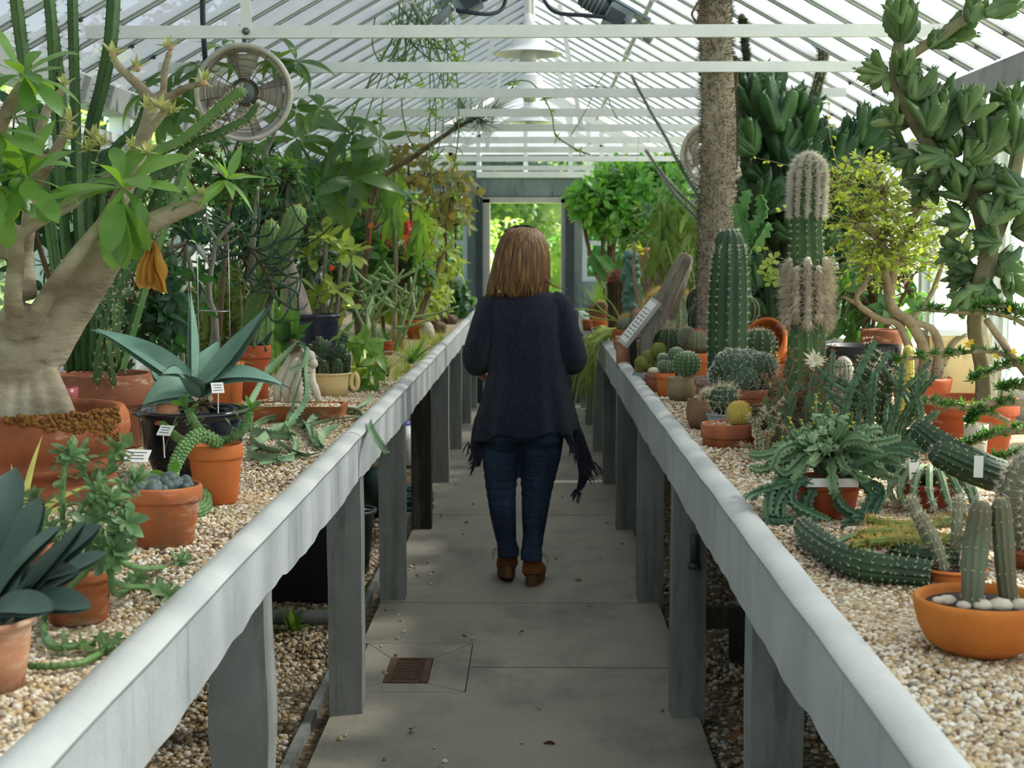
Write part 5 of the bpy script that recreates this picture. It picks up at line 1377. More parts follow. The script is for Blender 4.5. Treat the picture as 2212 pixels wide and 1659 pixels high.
for k, pts in enumerate([[(885, 690, 10.2), (882, 600, 10.2), (890, 520, 10.2)], [(900, 690, 10.2), (925, 620, 10.2), (915, 560, 10.2), (930, 500, 10.2)], [(897, 690, 10.2), (940, 600, 10.2), (960, 540, 10.2)]]):
    pp = path(*pts); pp[0] = Vector((q['x'] + .02 * (k - 1), q['y'], q['z'] - .01)); mb.tube(pp, [.018, .014, .010, .008][:len(pp)], 7, rough=.06)
    for i in range(1, len(pp)):
        rosette(lb, pp[i], (.1, -.4, .8), 9, .11, .05, 'obovate', 30, 110, .5, .2, 40 + k * 7 + i, 5)
mb.build('stems', B_TAN, q['root']); lb.build('leaves', L_YELLOW, q['root'])
M_ROCK = mat('brown_rock', srgb(140, 120, 100), srgb(92, 82, 74), 9, .9, .8, 24, .2); M_ROCKW = mat('pale_rock', srgb(214, 206, 190), srgb(184, 174, 156), 6, .9, .5, 24, .2)
for k, (x, y, w, h, mt, lab) in enumerate([(923, 715, 16, 20, M_ROCKW, 'rounded whitish stone by the orange clay pot'), (950, 707, 15, 14, M_ROCK, 'brown rock nearest the bench rim'), (935, 690, 16, 13, M_ROCK, 'reddish brown rock behind the whitish stone'), (955, 684, 18, 12, M_ROCK, 'dark flat rock at the back of the rock group'), (975, 690, 14, 11, M_ROCK, 'dark lumpy rock closest to the doorway')]):
    g_ = G(x, y + h * .8, ZG); t_ = thing('rock', lab, 'rock', (g_.x, g_.y, ZG), 'rocks on the left bench')
    s_ = g_.y / FPX; mb = MB(); mb.blob((g_.x, g_.y, ZG + h * s_ * .7), w * s_, 2, (1, .9, h / w * 1.0), .16, k); mb.build('stone', mt, t_)
# --- low feathery weeds on the gravel, uncountable
mb = MB(); rs = np.random.RandomState(9)
for k in range(46):
    Y = 6.6 + 3.4 * rs.rand(); x = -.64 - .16 * rs.rand() ** 1.3
    rosette(mb, (x, Y, ZG), (0, 0, 1), 22, .10, .004, 'needle', 5, 85, .8, .2, 900 + k, 4)
tag(mb.build('feathery_weeds', L_YELLOW), 'yellow-green feathery weeds along the left bench rim', 'weeds', None, 'stuff')
# --- thicket of light thin stems
r, b0 = ground_thing('stick_cactus', 'thicket of crossing pale green stick stems behind the red clay pot', 'cactus', 820, 8.8)
mb = MB(); rs = np.random.RandomState(6); px = lambda v: m_(v, 8.8)
for k in range(34):
    x, y = 770 + 130 * rs.rand(), 600 + 110 * rs.rand(); p0 = P(x, y, 8.8 + .5 * rs.randn() * .5)
    d_ = Vector((rs.randn() * .17, rs.randn() * .08, .04 + .10 * abs(rs.randn())))
    mb.tube([p0, p0 + d_ * .5 + Vector((0, 0, -.01)), p0 + d_], [px(3.4), px(3.4), px(2.4)], 7, ribs=5, rd=.2)
    if k % 4 == 0: mb.tube([Vector((p0.x * .5 + b0.x * .5, p0.y, ZG)), p0], [px(3), px(3.4)], 6)
mb.build('stems', mat('pale_stick', srgb(150, 174, 116), srgb(112, 142, 92), 8, .55, .2), r)
# --- curtain vines with long leaves
r, b0 = ground_thing('curtain_vine', 'yellow-green vine whose long leaves hang in two curtains near the end window', 'vine', 850, 9.6)
mb = MB(); lb = MB(); rs = np.random.RandomState(7)
mb.tube([b0] + path((855, 560, 9.6), (850, 440, 9.6), (855, 370, 9.6)), [.016, .014, .012, .008], 7)
mb.tube(path((852, 470, 9.6), (880, 440, 9.6), (905, 440, 9.6)), [.01, .008, .006], 7)
for (x0, x1, y0_, y1_, n) in ((838, 868, 365, 510, 40), (890, 922, 440, 545, 26)):
    for k in range(n):
        p0 = P(x0 + (x1 - x0) * rs.rand(), y0_ + (y1_ - y0_) * rs.rand() * .8, 9.6 + .1 * rs.randn())
        lb.leaves([tuple(p0)], [(.2 * rs.randn(), .2 * rs.randn(), -1)], [(rs.randn() * .5, -1, 0)], .16 + .06 * rs.rand(), .045, 'lance', .3, .2, 6, .08)
mb.build('stems', B_TAN, r); lb.build('leaves', L_BRIGHT, r)
# --- shrubs (each its own)
def bl(px_, py, Y, rx, ry, rz): return (P(px_, py, Y), (rx, ry, rz))
SH = [
    ('bronze_leaved_shrub', 'open shrub with bronze and olive leaves against the end window', 900, 11.2, [bl(880, 300, 11.2, .22, .3, .22), bl(930, 360, 11.2, .3, .3, .25), bl(975, 400, 11.2, .2, .3, .3)], L_RED, B_BROWN, 30, .10, .055, 5),
    ('olive_leaved_shrub', 'loose olive-leaved shrub reaching towards the doorway', 960, 12.2, [bl(960, 420, 12.2, .25, .3, .3), bl(985, 470, 12.2, .12, .2, .2), bl(925, 480, 12.2, .2, .3, .25)], L_OLIVE, B_BROWN, 44, .11, .06, 6),
    ('yellow_leaved_shrub', 'airy yellow-leaved twiggy shrub below the olive-leaved one', 920, 11.6, [bl(915, 500, 11.6, .25, .3, .2), bl(945, 570, 11.6, .2, .3, .25)], L_LIME, B_TAN, 40, .09, .035, 6),
    ('round_leaved_plant', 'low round-leaved plant on the bench end nearest the doorway', 975, 13.3, [bl(965, 640, 13.3, .2, .3, .14), bl(990, 655, 13.3, .1, .2, .12)], L_MID, B_GREEN, 40, .11, .09, 5),
    ('leafy_shrub', 'dense mid green shrub behind the red flowers', 800, 9.6, [bl(800, 470, 9.9, .3, .3, .35), bl(760, 600, 9.6, .3, .3, .3), bl(845, 600, 10, .3, .3, .2)], L_MID, B_BROWN, 100, .10, .045, 7),
    ('leafy_shrub', 'low mass of small pale leaves behind the stick stems', 860, 10.8, [bl(850, 640, 10.6, .35, .4, .2), bl(910, 650, 11.2, .3, .4, .16)], L_YELLOW, B_GREEN, 80, .08, .03, 7),
    ('leafy_shrub', 'dark shrub filling the back of the bench behind the pencil tangle', 560, 7.6, [bl(570, 430, 7.8, .32, .3, .28), bl(510, 560, 7.8, .2, .3, .4), bl(620, 560, 8, .25, .3, .35)], L_DARK, B_BROWN, 120, .09, .035, 8),
    ('leafy_shrub', 'fine-leaved green shrub behind the leaning cactus arms, under the fan', 460, 6.4, [bl(500, 350, 6.5, .22, .2, .16), bl(430, 400, 6.5, .25, .2, .2), bl(560, 380, 6.7, .2, .2, .14)], L_MID, B_BROWN, 110, .05, .02, 9),
    ('leafy_shrub', 'dark leafy shrub behind the bottle-trunk tree', 220, 5.3, [bl(210, 430, 5.3, .2, .2, .3), bl(330, 560, 5.3, .25, .2, .35), bl(240, 640, 5.2, .25, .2, .3), bl(60, 400, 4.9, .1, .2, .3)], L_DARK, B_BROWN, 110, .085, .035, 8),
    ('leafy_shrub', 'sunlit shrub between the palmate tree and the hanging vines', 770, 10.9, [bl(735, 430, 11, .25, .3, .3), bl(790, 390, 11.2, .3, .3, .22)], L_BRIGHT, B_BROWN, 90, .12, .05, 7),
    ('leafy_shrub', 'wide leafy shrub at the wall behind the rosette plant', 640, 9.8, [bl(650, 440, 10, .2, .3, .3), bl(700, 580, 10, .32, .3, .4)], L_MID, B_BROWN, 110, .11, .045, 7),
]
for k, (nm, lab, bx, Y, blobs, lm, bm, n, L, wd, per) in enumerate(SH):
    r, b0 = ground_thing(nm, lab, 'shrub', bx, Y)
    shrub(r, b0 - Vector((0, 0, .01)), blobs, lm, bm, n, L, wd, 'ovate', per, .014, 1000 + k * 17, .6)
# --- red-flowered begonia-like plant
r, b0 = ground_thing('red_flowering_plant', 'dark-leaved plant with hanging clusters of red flowers', 'flowering plant', 830, 10.3)
shrub(r, b0, [bl(820, 570, 10.3, .25, .2, .2)], L_DARK, B_BROWN, 22, .16, .10, 'ovate', 4, .014, 31)
mb = MB(); rs = np.random.RandomState(8)
for (x, y, w, h, n) in ((832, 522, 18, 16, 46), (880, 490, 18, 12, 40), (888, 520, 8, 6, 8), (815, 540, 6, 8, 8)):
    for k in range(n): 
        p0 = P(x + w * rs.randn() * .6, y + h * rs.randn() * .6, 10.1 + .06 * rs.randn()); rosette(mb, p0, (rs.randn(), -1, rs.randn() * .6), 5, .024, .02, 'round', 50, 90, .2, .1, k, 3)
mb.build('flowers', L_PETAL_R, r)
mb = MB()
for (x, y) in ((716, 578), (802, 488), (876, 512)):
    rosette(mb, P(x, y, 9.0), (0, -1, .3), 9, .022, .012, 'round', 60, 90, .2, .1, x, 3)
for (x, y) in ((716, 578), (802, 488), (876, 512)):
    p0 = P(x, y, 9.0); mb.tube([p0, p0 - Vector((.01, 0, .16))], .003, 5)
mb.build('orange_flowers', L_PETAL_O, r)
# --- stick with the needle tuft, and the thin vines hanging from the roof
Yv = 9.2
r, b0 = ground_thing('madagascar_stick_plant', 'dark slanting stem ending in a tuft of needle leaves, in front of the gable', 'plant', 770, Yv)
mb = MB(); mb.tube([b0] + path((790, 560, Yv), (815, 400, Yv), (900, 335, Yv), (980, 280, Yv), (1040, 250, Yv)), [.022, .02, .018, .016, .013, .009], 8, rough=.05); mb.build('stem', B_BROWN, r)
mb = MB()
for k, (x, y, ax) in enumerate([(1040, 250, (.8, 0, .5)), (1010, 265, (.5, -.3, .7)), (985, 275, (.3, -.5, .6)), (1060, 240, (1, 0, .2)), (1000, 240, (-.2, 0, 1)), (1035, 262, (.7, -.5, -.1))]):
    rosette(mb, P(x, y, Yv), ax, 44, .2, .007, 'needle', 5, 95, .5, .3, 60 + k, 5)
mb.build('leaves', leafmat('needle_leaf', srgb(104, 132, 92), srgb(76, 108, 76), .3), r)
VN = [([(860, -20), (858, 60), (800, 170), (790, 200), (745, 240), (728, 262)], 8.4, 4), ([(905, -20), (850, 120), (790, 190), (760, 250), (740, 300)], 8.3, 4), ([(960, -20), (920, 60), (870, 200), (880, 290), (905, 330)], 8.5, 3), ([(930, 0), (925, 90), (940, 200), (940, 290), (930, 350), (960, 320)], 8.6, 2.6), ([(960, 40), (985, 150), (990, 290), (975, 400), (990, 420)], 8.6, 2.6), ([(890, 30), (830, 150), (790, 260), (780, 300)], 8.5, 3), ([(975, 0), (960, 120), (935, 230), (910, 300)], 8.5, 2.4), ([(940, 30), (930, 110), (928, 300), (932, 380), (945, 450), (980, 540)], 8.7, 2.6), ([(1005, 60), (1000, 130), (960, 200), (955, 290), (925, 390), (930, 470)], 8.7, 2.4), ([(870, 60), (830, 200), (820, 300), (830, 420)], 8.6, 2.2),
      ([(1090, 185), (1110, 176), (1150, 180), (1190, 240), (1200, 290), (1240, 320), (1275, 335)], 8.6, 3), ([(1100, 180), (1130, 200), (1180, 212), (1200, 208)], 8.6, 2.5), ([(905, 330), (960, 316), (990, 320), (1000, 335)], 8.6, 2.2), ([(1260, 185), (1300, 188), (1360, 200), (1420, 195)], 8.6, 2.4), ([(1307, 190), (1320, 230), (1335, 258)], 8.6, 2.2), ([(1310, 155), (1285, 190), (1270, 230), (1235, 290)], 8.6, 1.8), ([(820, -10), (805, 100), (850, 165), (870, 172)], 8.3, 3)]
xx = P(905, -20, 8.4)
r = thing('hanging_vine', 'thin green vines hanging from the left vent motor across the roof bars', 'vine', (xx.x, 8.4, xx.z))
mb = MB(); lb = MB(); rs = np.random.RandomState(13)
for k, (pts, Y, w) in enumerate(VN):
    pp = [P(x, y, Y) for x, y in pts]; Pn, Nn, T = mb.tube(pp, m_(w, Y) * .5, 5, seg=26)
    if k < 12:
        for i in range(3, 26, 5):
            if rs.rand() < .5: rosette(lb, Pn[i].mean(0), (rs.randn(), -.5, rs.randn()), 5, .05, .014, 'lance', 50, 95, .3, .2, k * 40 + i, 4)
for k in range(34):    # tangle around the motor
    p0 = P(830 + 150 * rs.rand(), -10 + 60 * rs.rand(), 8.4 + .1 * rs.randn()); p1 = P(820 + 190 * rs.rand(), 60 + 150 * rs.rand() ** 1.5, 8.4 + .15 * rs.randn())
    mb.tube(bez(p0, p1, .05 * rs.randn(), tuple(.05 * rs.randn(3)), 5), .0035, 5)
    if k % 2 == 0: rosette(lb, p1, (rs.randn(), -.5, -.3), 5, .06, .016, 'lance', 40, 95, .3, .2, k + 3000, 4)
mb.build('stems', B_GREEN, r); lb.build('leaves', L_BRIGHT, r)
# --- overhanging narrow leaf of the far left trees
# ================================================================== RIGHT BENCH, front
# --- ochre bowl at the lower right with two grey columns
Yb = 2.17
q = pot('potted_cactus', 'ochre clay bowl with two grey-green weathered columns and pebbles, lower right', 'potted cactus', 2118, Yb, 288, 1290, TC_OCHRE, 'bowl', 'earth', n=48)
r = q['root']
for k, (pts, w) in enumerate([([(2100, 1330, Yb - .02), (2102, 1260, Yb - .02), (2108, 1180, Yb), (2118, 1110, Yb)], [22, 26, 30, 26]), ([(2185, 1330, Yb), (2175, 1260, Yb), (2168, 1170, Yb), (2163, 1100, Yb)], [18, 22, 24, 22]), ([(2140, 1330, Yb), (2125, 1305, Yb), (2105, 1270, Yb + .01)], [10, 10, 6])]):
    column(r, path(*pts), [m_(v, Yb) for v in w], 10, .26, mat('old_grey_cactus', srgb(98, 112, 90), srgb(106, 92, 74), 9, .75, .4, 40), S_PALE, .004, 3, 3, .0004, .8, k)
mb = MB()
for k, (x, y, w) in enumerate([(2060, 1300, 22), (2082, 1318, 18), (2120, 1330, 26), (2160, 1325, 30), (2205, 1325, 26), (2230, 1310, 24), (2040, 1292, 16)]):
    c = P(x, y, Yb - .03); mb.blob((c.x, c.y + (.03 if y < 1305 else 0), q['z'] + .006), m_(w, Yb) * .8, 2, (1.1, 1, .7), .08, k)
mb.build('pebbles', M_ROCKW, r)
# --- clay pot behind it
q = pot('potted_cactus', 'plain clay pot of dried brown and green stubs directly behind the ochre bowl', 'potted cactus', 2058, 2.62, 150, 1222, TC_NEW, 'std', 'earth')
r = q['root']; rs = np.random.RandomState(3)
for k in range(5):
    a = k * 1.3; b = Vector((q['x'] + .03 * math.cos(a), q['y'] + .03 * math.sin(a), q['z'])); column(r, [b, b + Vector((.02 * math.cos(a), 0, .05)), b + Vector((.05 * math.cos(a), .02, .09 + .03 * math.sin(k)))], .011, 8, .2, C_GREY, S_PALE, .008, 4, 2, .0005, .8, k)
# --- woolly barrel at the right edge
q = pot('potted_cactus', 'big grey woolly barrel cut by the right picture edge above the ochre bowl', 'potted cactus', 2262, 2.75, 190, 1180, TC_OLD, 'std', None)
ball(q['root'], (q['x'], q['y'], q['z'] + .085), .098, 18, .2, 1.15, C_GREY, S_WOOLG, .014, 10, 1, .0006, .9, 5)
# --- thick ribbed arms lying on the gravel and leaning in from the right
r = thing('creeping_cactus', 'thick dark ribbed arms lying on the gravel between pot and bowl', 'cactus', tuple(gpt(1990, 1250, 0)))
def gp(x, y, h): 
    p = G(x, y, ZG); p.z += h; return p
column(r, [gp(2010, 1268, .024), gp(1940, 1262, .026), gp(1875, 1256, .028), gp(1810, 1232, .028), gp(1755, 1192, .028), gp(1735, 1170, .03)], [.024, .027, .028, .028, .027, .022], 12, .22, C_DARK, S_PALE, .006, 3, 2, .0005, .7, 1)
column(r, [gp(2060, 1250, .03), gp(2000, 1250, .034), gp(1950, 1240, .034)], [.026, .028, .026], 12, .22, C_DARK, S_PALE, .006, 3, 2, .0005, .7, 2)
mb = MB()
for k, pts in enumerate([[(1800, 1215), (1850, 1195), (1920, 1200)], [(1870, 1240), (1900, 1195), (1960, 1175)]]):
    mb.tube([gp(x, y + 15, .05) for x, y in pts], .006, 6, ribs=4, rd=.3)
mb.build('thin_stems', C_LIGHT, r)
Yh = 3.05
q = pot('potted_cactus', 'heavy ribbed arms leaning in from the right above the creeping cactus, in a clay pot', 'potted cactus', 2262, Yh, 170, 1010, TC_RED, 'std', None)
r = q['root']
for k, (pts, w) in enumerate([([(2270, 1020, Yh), (2255, 1025, Yh - .05), (2180, 1035, Yh - .1), (2100, 1012, Yh - .12), (2040, 985, Yh - .12)], [34, 33, 33, 33, 30]), ([(2180, 1030, Yh - .02), (2100, 1000, Yh - .02), (2040, 970, Yh - .0), (1995, 935, Yh + .02)], [30, 32, 32, 27])]):
    column(r, path(*pts), [m_(v, Yh) for v in w], 13, .22, C_DARK, S_PALE, .005, 3, 2, .0005, .7, 10 + k)
tagmark(r, P(2114, 1008, Yh - .22), m_(18, Yh), m_(44, Yh), 10, -20, 'white_tie', 0, False)
# --- golden low stems crossing in front
r = thing('creeping_cactus', 'golden spiny thin stems creeping over the gravel behind the thick ribbed arms', 'cactus', tuple(gpt(1960, 1150, 0)))
rs = np.random.RandomState(4)
for k in range(10):
    y = 1128 + 68 * rs.rand(); x0 = 1840 + 60 * rs.rand(); x1 = x0 + 120 + 120 * rs.rand()
    pp = [gp(x0, y + 50, .05 + .02 * rs.rand()), gp((x0 + x1) / 2, y + 46 + 8 * rs.randn(), .06), gp(x1, y + 40 + 8 * rs.randn(), .05)]
    column(r, pp, .009, 8, .15, C_OLIVE, S_YELLOW, .010, 5, 2, .0005, .9, 30 + k)
# --- medusa euphorbia in the labelled pot
Ym = 3.3
q = pot('potted_euphorbia', 'jade medusa-head euphorbia with snaking arms in a clay pot with a blank white label', 'potted plant', 1786, Ym, 150, 1030, TC_RED, 'std', 'earth')
r = q['root']
mb = MB(); z0 = q['z0'] + q['h'] * .86; cpt = P(1786, 1032, Ym - q['r'])
mb.box(q['x'] - m_(58, Ym), q['x'] + m_(52, Ym), q['y'] - q['r'] * 1.0 - .0015, q['y'] - q['r'] * .9, P(1, 1046, Ym - .07).z, P(1, 1028, Ym - .07).z); mb.build('label', M_LABEL, r, False)
mb = MB(); rs = np.random.RandomState(14); c = Vector((q['x'], q['y'], q['z'] + .02))
knob = []
for k in range(74):
    a = k * 2.39996; el = .15 + 1.25 * (k / 74) ** .8
    d = Vector((math.sin(el) * math.cos(a), math.sin(el) * math.sin(a), math.cos(el)))
    L = .075 + .05 * rs.rand() + (.02 if el > .9 else 0)
    if el < .55: L *= .8
    p1 = c + d * L * .55 + Vector((0, 0, .03)); p2 = c + d * L * 1.15 + Vector((0, 0, .035 - .04 * el + .03 * rs.randn() * .4))
    p3 = p2 + Vector((d.x, d.y, .4 * rs.randn())) * .035
    wing(mb, [c + d * .01, p1, p2, p3], .0125, 5, .42, .015, .34)
mb.build('arms', C_JADE, r)
mb = MB()
for k, pts in enumerate([[(1730, 1030), (1680, 1040), (1660, 1080), (1665, 1130), (1700, 1165)], [(1760, 1035), (1700, 1060), (1690, 1120), (1720, 1160)], [(1800, 1035), (1810, 1090), (1850, 1140)], [(1770, 1040), (1745, 1090), (1770, 1150)], [(1840, 1030), (1880, 1070), (1850, 1120), (1820, 1150)], [(1740, 1030), (1640, 1060), (1625, 1080)], [(1820, 1030), (1860, 1000), (1930, 975), (1985, 990)], [(1850, 1035), (1905, 1060), (1890, 1110)], [(1720, 1030), (1710, 1080), (1735, 1110), (1760, 1135)]]):
    pp = [P(x, y, Ym - .06 - .03 * i) for i, (x, y) in enumerate(pts)]
    for p in pp: p.z = max(p.z, ZG + .008)
    wing(mb, pp, .012, 4, .55, .014, .35)
    wing(mb, [p + Vector((.02 * math.sin(k * 3 + i) * i / 2, .03 * math.cos(k * 2), .004 * i)) for i, p in enumerate(pp)], .010, 4, .55, .013, .35)
mb.build('hanging_arms', mat('dark_jade', srgb(92, 126, 94), srgb(58, 90, 68), 9, .55, .2), r)
mb, fb = MB(), MB()
for k, (x, y, x2, y2) in enumerate([(1735, 985, 1760, 850), (1755, 985, 1755, 880), (1775, 975, 1790, 865), (1720, 990, 1700, 900), (1800, 985, 1840, 890), (1790, 990, 1805, 905), (1830, 985, 1830, 905), (1700, 1000, 1690, 940), (1745, 985, 1725, 905)]):
    p0, p1 = P(x, y, Ym), P(x2, y2, Ym + .03 * math.sin(k)); Pn, Nn, T = mb.tube(bez(p0, p1, 0, (.01, 0, 0), 5), [.006, .006, .0055, .005, .004], ribs=4, rd=.35, scal=.2, scal_len=.014, seg=26)
    for i in range(6, 26, 2): fb.blob(Pn[i, (i * 3) % Pn.shape[1]], .0032, 1)
mb.build('stems', C_GREEN, r); fb.build('yellow_flowers', L_PETAL_Y, r)
# --- second clay pot with draped white-spined stems and a plant marker
q = pot('potted_cactus', 'clay pot with drooping white-spined stems and a handwritten marker', 'potted cactus', 2005, 3.42, 140, 1040, TC_RED, 'std', 'earth', taper=.8)
r = q['root']; rs = np.random.RandomState(5)
for k in range(9):
    a = 3.4 + k * .36; b = Vector((q['x'], q['y'], q['z'])); e = b + Vector((.1 * math.cos(a), .1 * math.sin(a) , 0))
    column(r, [b, b + Vector((.05 * math.cos(a), .05 * math.sin(a), .05)), e, Vector((e.x * 1.005, e.y - .02, max(ZG + .02, e.z - .07)))], [.009, .010, .009, .007], 6, .25, C_JADE, S_WHITE, .01, 4, 3, .0006, .8, k)
tagmark(r, P(1974, 1010, 3.36), m_(22, 3.36), m_(52, 3.36), 5, 10, 'plant_marker', 2, True)
# --- low saucer pot with the yellow ball; grey pot with a spiny ball behind
q = pot('potted_cactus', 'low wide terracotta pot with one yellow ball cactus, right bench near the rim', 'potted cactus', 1569, 4.47, 110, 913, TC_OLD, 'std', None, taper=.84, rim=.045)
c = P(1597, 892, 4.45); ball(q['root'], (c.x, c.y, c.z - .002), m_(26, 4.45), 16, .22, 1.0, C_YELLOW, S_YELLOW, .006, 6, 1, .0006, .8, 3)
q = pot('potted_cactus', 'grey rimmed pot with a ball of long interlaced pale spines behind the low terracotta pot', 'potted cactus', 1556, 4.8, 62, 893, G_GREY, 'lip', None)
c = P(1563, 864, 4.8); ball(q['root'], c, m_(32, 4.8), 13, .16, 1.0, C_DARK, S_PALE, .028, 5, 3, .0005, .9, 6)
q = pot('clay_pot', 'tiny terracotta pot tucked right of the low wide terracotta pot', 'pot', 1618, 4.5, 26, 942, TC_NEW, 'std', 'earth')
# --- tan stone pot
q = pot('flower_pot', 'tan stoneware pot with a small bristly plant, left of the low terracotta pot', 'potted cactus', 1518, 4.98, 72, 862, G_TAN, 'jar', 'earth')
ball(q['root'], (q['x'] + .02, q['y'], q['z'] + .02), .03, 12, .15, .9, C_BROWN, S_PALE, .016, 6, 2, .0006, .9, 7)
# --- crested woolly cactus
q = pot('potted_cactus', 'white-bristled brain-like crested cactus in front of the tall dark column', 'potted cactus', 1606, 5.1, 120, 838, TC_BROWN, 'std', None)
r = q['root']; mb, sb = MB(), MB(); rs = np.random.RandomState(7)
for k, (x, y, rr, ff) in enumerate([(1585, 800, 46, 1), (1615, 795, 40, 1), (1645, 796, 34, 1), (1560, 812, 30, 1), (1600, 825, 40, 1), (1632, 828, 30, 1)]):
    c = P(x, y, 5.1 + .05 * (k % 2) - .03 * (k > 3)); R_ = m_(rr, 5.1)
    V, T = ICO[3]; n0 = mb.n; wv = 1 + .07 * np.sin(9 * V[:, 0:1] * 2 + 7 * V[:, 2:3] + k)
    mb.add(V * R_ * wv + np.array(tuple(c)), None, T)
    d = rs.randn(900, 3); d /= np.linalg.norm(d, axis=1)[:, None]; d = d[d[:, 2] > -.5]
    for q_ in range(2): sb.needles(np.array(tuple(c)) + d * R_ * 1.02, d + .7 * rs.randn(*d.shape), .008, .0007)
mb.build('crest', C_DARK, r); sb.build('spines', S_WHITE, r)
# --- the tall dark green column with starry areoles
Yc = 5.62
q = pot('potted_column_cactus', 'tall dark green column with star-like white areoles in a greyed clay pot', 'potted cactus', 1574, Yc, 150, 815, TC_VIOLET, 'std', None)
r = q['root']; pp = path((1570, 822, Yc), (1572, 740, Yc), (1574, 640, Yc), (1576, 560, Yc), (1576, 530, Yc))
column(r, pp, [m_(v, Yc) for v in (41, 44, 43, 38, 33)], 11, .20, mat('dark_column', srgb(54, 84, 48), srgb(38, 64, 42), 5, .5, .1, 30, .4), S_WHITE, .012, 6, 3, .0006, .9, 4, seg=66)
tagmark(r, P(1553, 822, 5.5), m_(16, 5.5), m_(10, 5.5), 30, 0, lines=0)
# --- row of small pots by the rim
def balls(root, lst, Y, mt, sp, ribs=13, ln=.006, h=1.0, cnt=6):
    for k, (x, y, rr) in enumerate(lst):
        ball(root, P(x, y, Y + .02 * (k % 3)), m_(rr, Y), ribs, .18, h, mt, sp, ln, cnt, 2, .0005, .8, k)
q = pot('potted_cactus', 'olive stoneware jar with a white-tufted green globe, right bench row', 'potted cactus', 1472, 5.88, 64, 815, G_OLIVE, 'jar', None)
balls(q['root'], [(1484, 786, 30)], 5.85, C_GREEN, S_WHITE, 16, .006, .92)
q = pot('potted_cactus', 'narrow orange clay pot with a cluster of speckled green globes', 'potted cactus', 1438, 6.1, 42, 806, TC_NEW, 'std', None)
balls(q['root'], [(1461, 768, 18), (1434, 792, 14), (1432, 775, 12), (1452, 790, 12)], 6.08, C_GREEN, S_WHITE, 16, .004, 1.0)
q = pot('flower_pot', 'dark brown clay pot with a white shell, between grey bowl and narrow orange pot', 'pot', 1412, 6.3, 38, 808, TC_BROWN, 'std', None)
mb = MB(); mb.blob(P(1412, 801, 6.3), m_(13, 6.3), 2, (1, .8, .6)); mb.build('shell', M_ROCKW, q['root'])
q = pot('potted_cactus', 'slate grey bowl heaped with yellow-green globes, at the rim under the tilted sign', 'potted cactus', 1396, 6.75, 62, 803, G_GREY, 'jar', None)
balls(q['root'], [(1385, 785, 15), (1400, 772, 15), (1415, 785, 14), (1423, 757, 17), (1400, 792, 12), (1430, 775, 12), (1380, 797, 9)], 6.75, C_OLIVE, S_YELLOW, 14, .004)
r = thing('ribbed_globe_cactus', 'wide dark globe with cream ribs behind the yellow-green globes', 'cactus', tuple(Vector((P(1447, 745, 7.1).x, 7.1, ZG))))
def stand(root, c, r_):    # foot so that a globe stands in the gravel
    mb = MB(); mb.lathe([(r_ * .55, ZG - .01), (r_ * .6, c.z - r_ * .6), (r_ * .2, c.z)], 16, (c.x, c.y, 0)); mb.build('foot', C_BROWN, root)
def pglobe(root, x, y, rr, Y, ribs, h, mt, sp, ln, cnt, seed, tip=None):
    c = P(x, y, Y); R_ = m_(rr, Y)
    ball(root, c, R_, ribs, .2, h, mt, sp, ln, cnt, 1, .0007, .7, seed)
    stand(root, c, R_)
    if tip is not None:
        sb = MB(); rs = np.random.RandomState(seed); d = np.stack([rs.randn(160), rs.randn(160), np.full(160, 1.6)], -1); sb.needles(np.array(tuple(c + Vector((0, 0, R_ * h * .9)))) + rs.randn(160, 3) * R_ * .22, d, R_ * .3, .0009); sb.build('woolly_crown', tip, root)
pglobe(r, 1446, 742, 37, 7.1, 11, .95, C_DARK, S_PALE, .006, 8, 1, S_PALE)
r = thing('ribbed_globe_cactus', 'upper pale-crowned ribbed globe left of the spiny palm trunk', 'cactus', tuple(Vector((P(1512, 655, 7.6).x, 7.6, ZG)))); pglobe(r, 1515, 656, 33, 7.6, 12, 1.1, C_DARK, S_PALE, .006, 8, 2, S_WHITE)
r = thing('ribbed_globe_cactus', 'lower pale-crowned ribbed globe left of the spiny palm trunk', 'cactus', tuple(Vector((P(1515, 690, 7.0).x, 7.0, ZG)))); pglobe(r, 1518, 692, 33, 7.0, 12, 1.15, C_DARK, S_PALE, .006, 8, 3, S_PALE)
r = thing('ribbed_globe_cactus', 'pale-crowned ribbed globe peeping out right of the tall dark column', 'cactus', tuple(Vector((P(1612, 670, 6.6).x, 6.6, ZG)))); pglobe(r, 1614, 670, 26, 6.6, 12, 1.1, C_DARK, S_PALE, .006, 8, 4, S_WHITE)
r = thing('globe_cactus', 'small grey striped globe between the cream-ribbed globes', 'cactus', tuple(Vector((P(1482, 728, 6.9).x, 6.9, ZG)))); pglobe(r, 1484, 728, 19, 6.9, 20, 1.2, C_GREY, S_WOOLG, .005, 5, 5)
q = pot('potted_cactus', 'orange clay pot with a brown spiny globe touching the tall dark column', 'potted cactus', 1515, 6.2, 64, 762, TC_NEW, 'std', None)
balls(q['root'], [(1510, 738, 24)], 6.2, C_GREY, S_RED, 14, .012, 1.1)
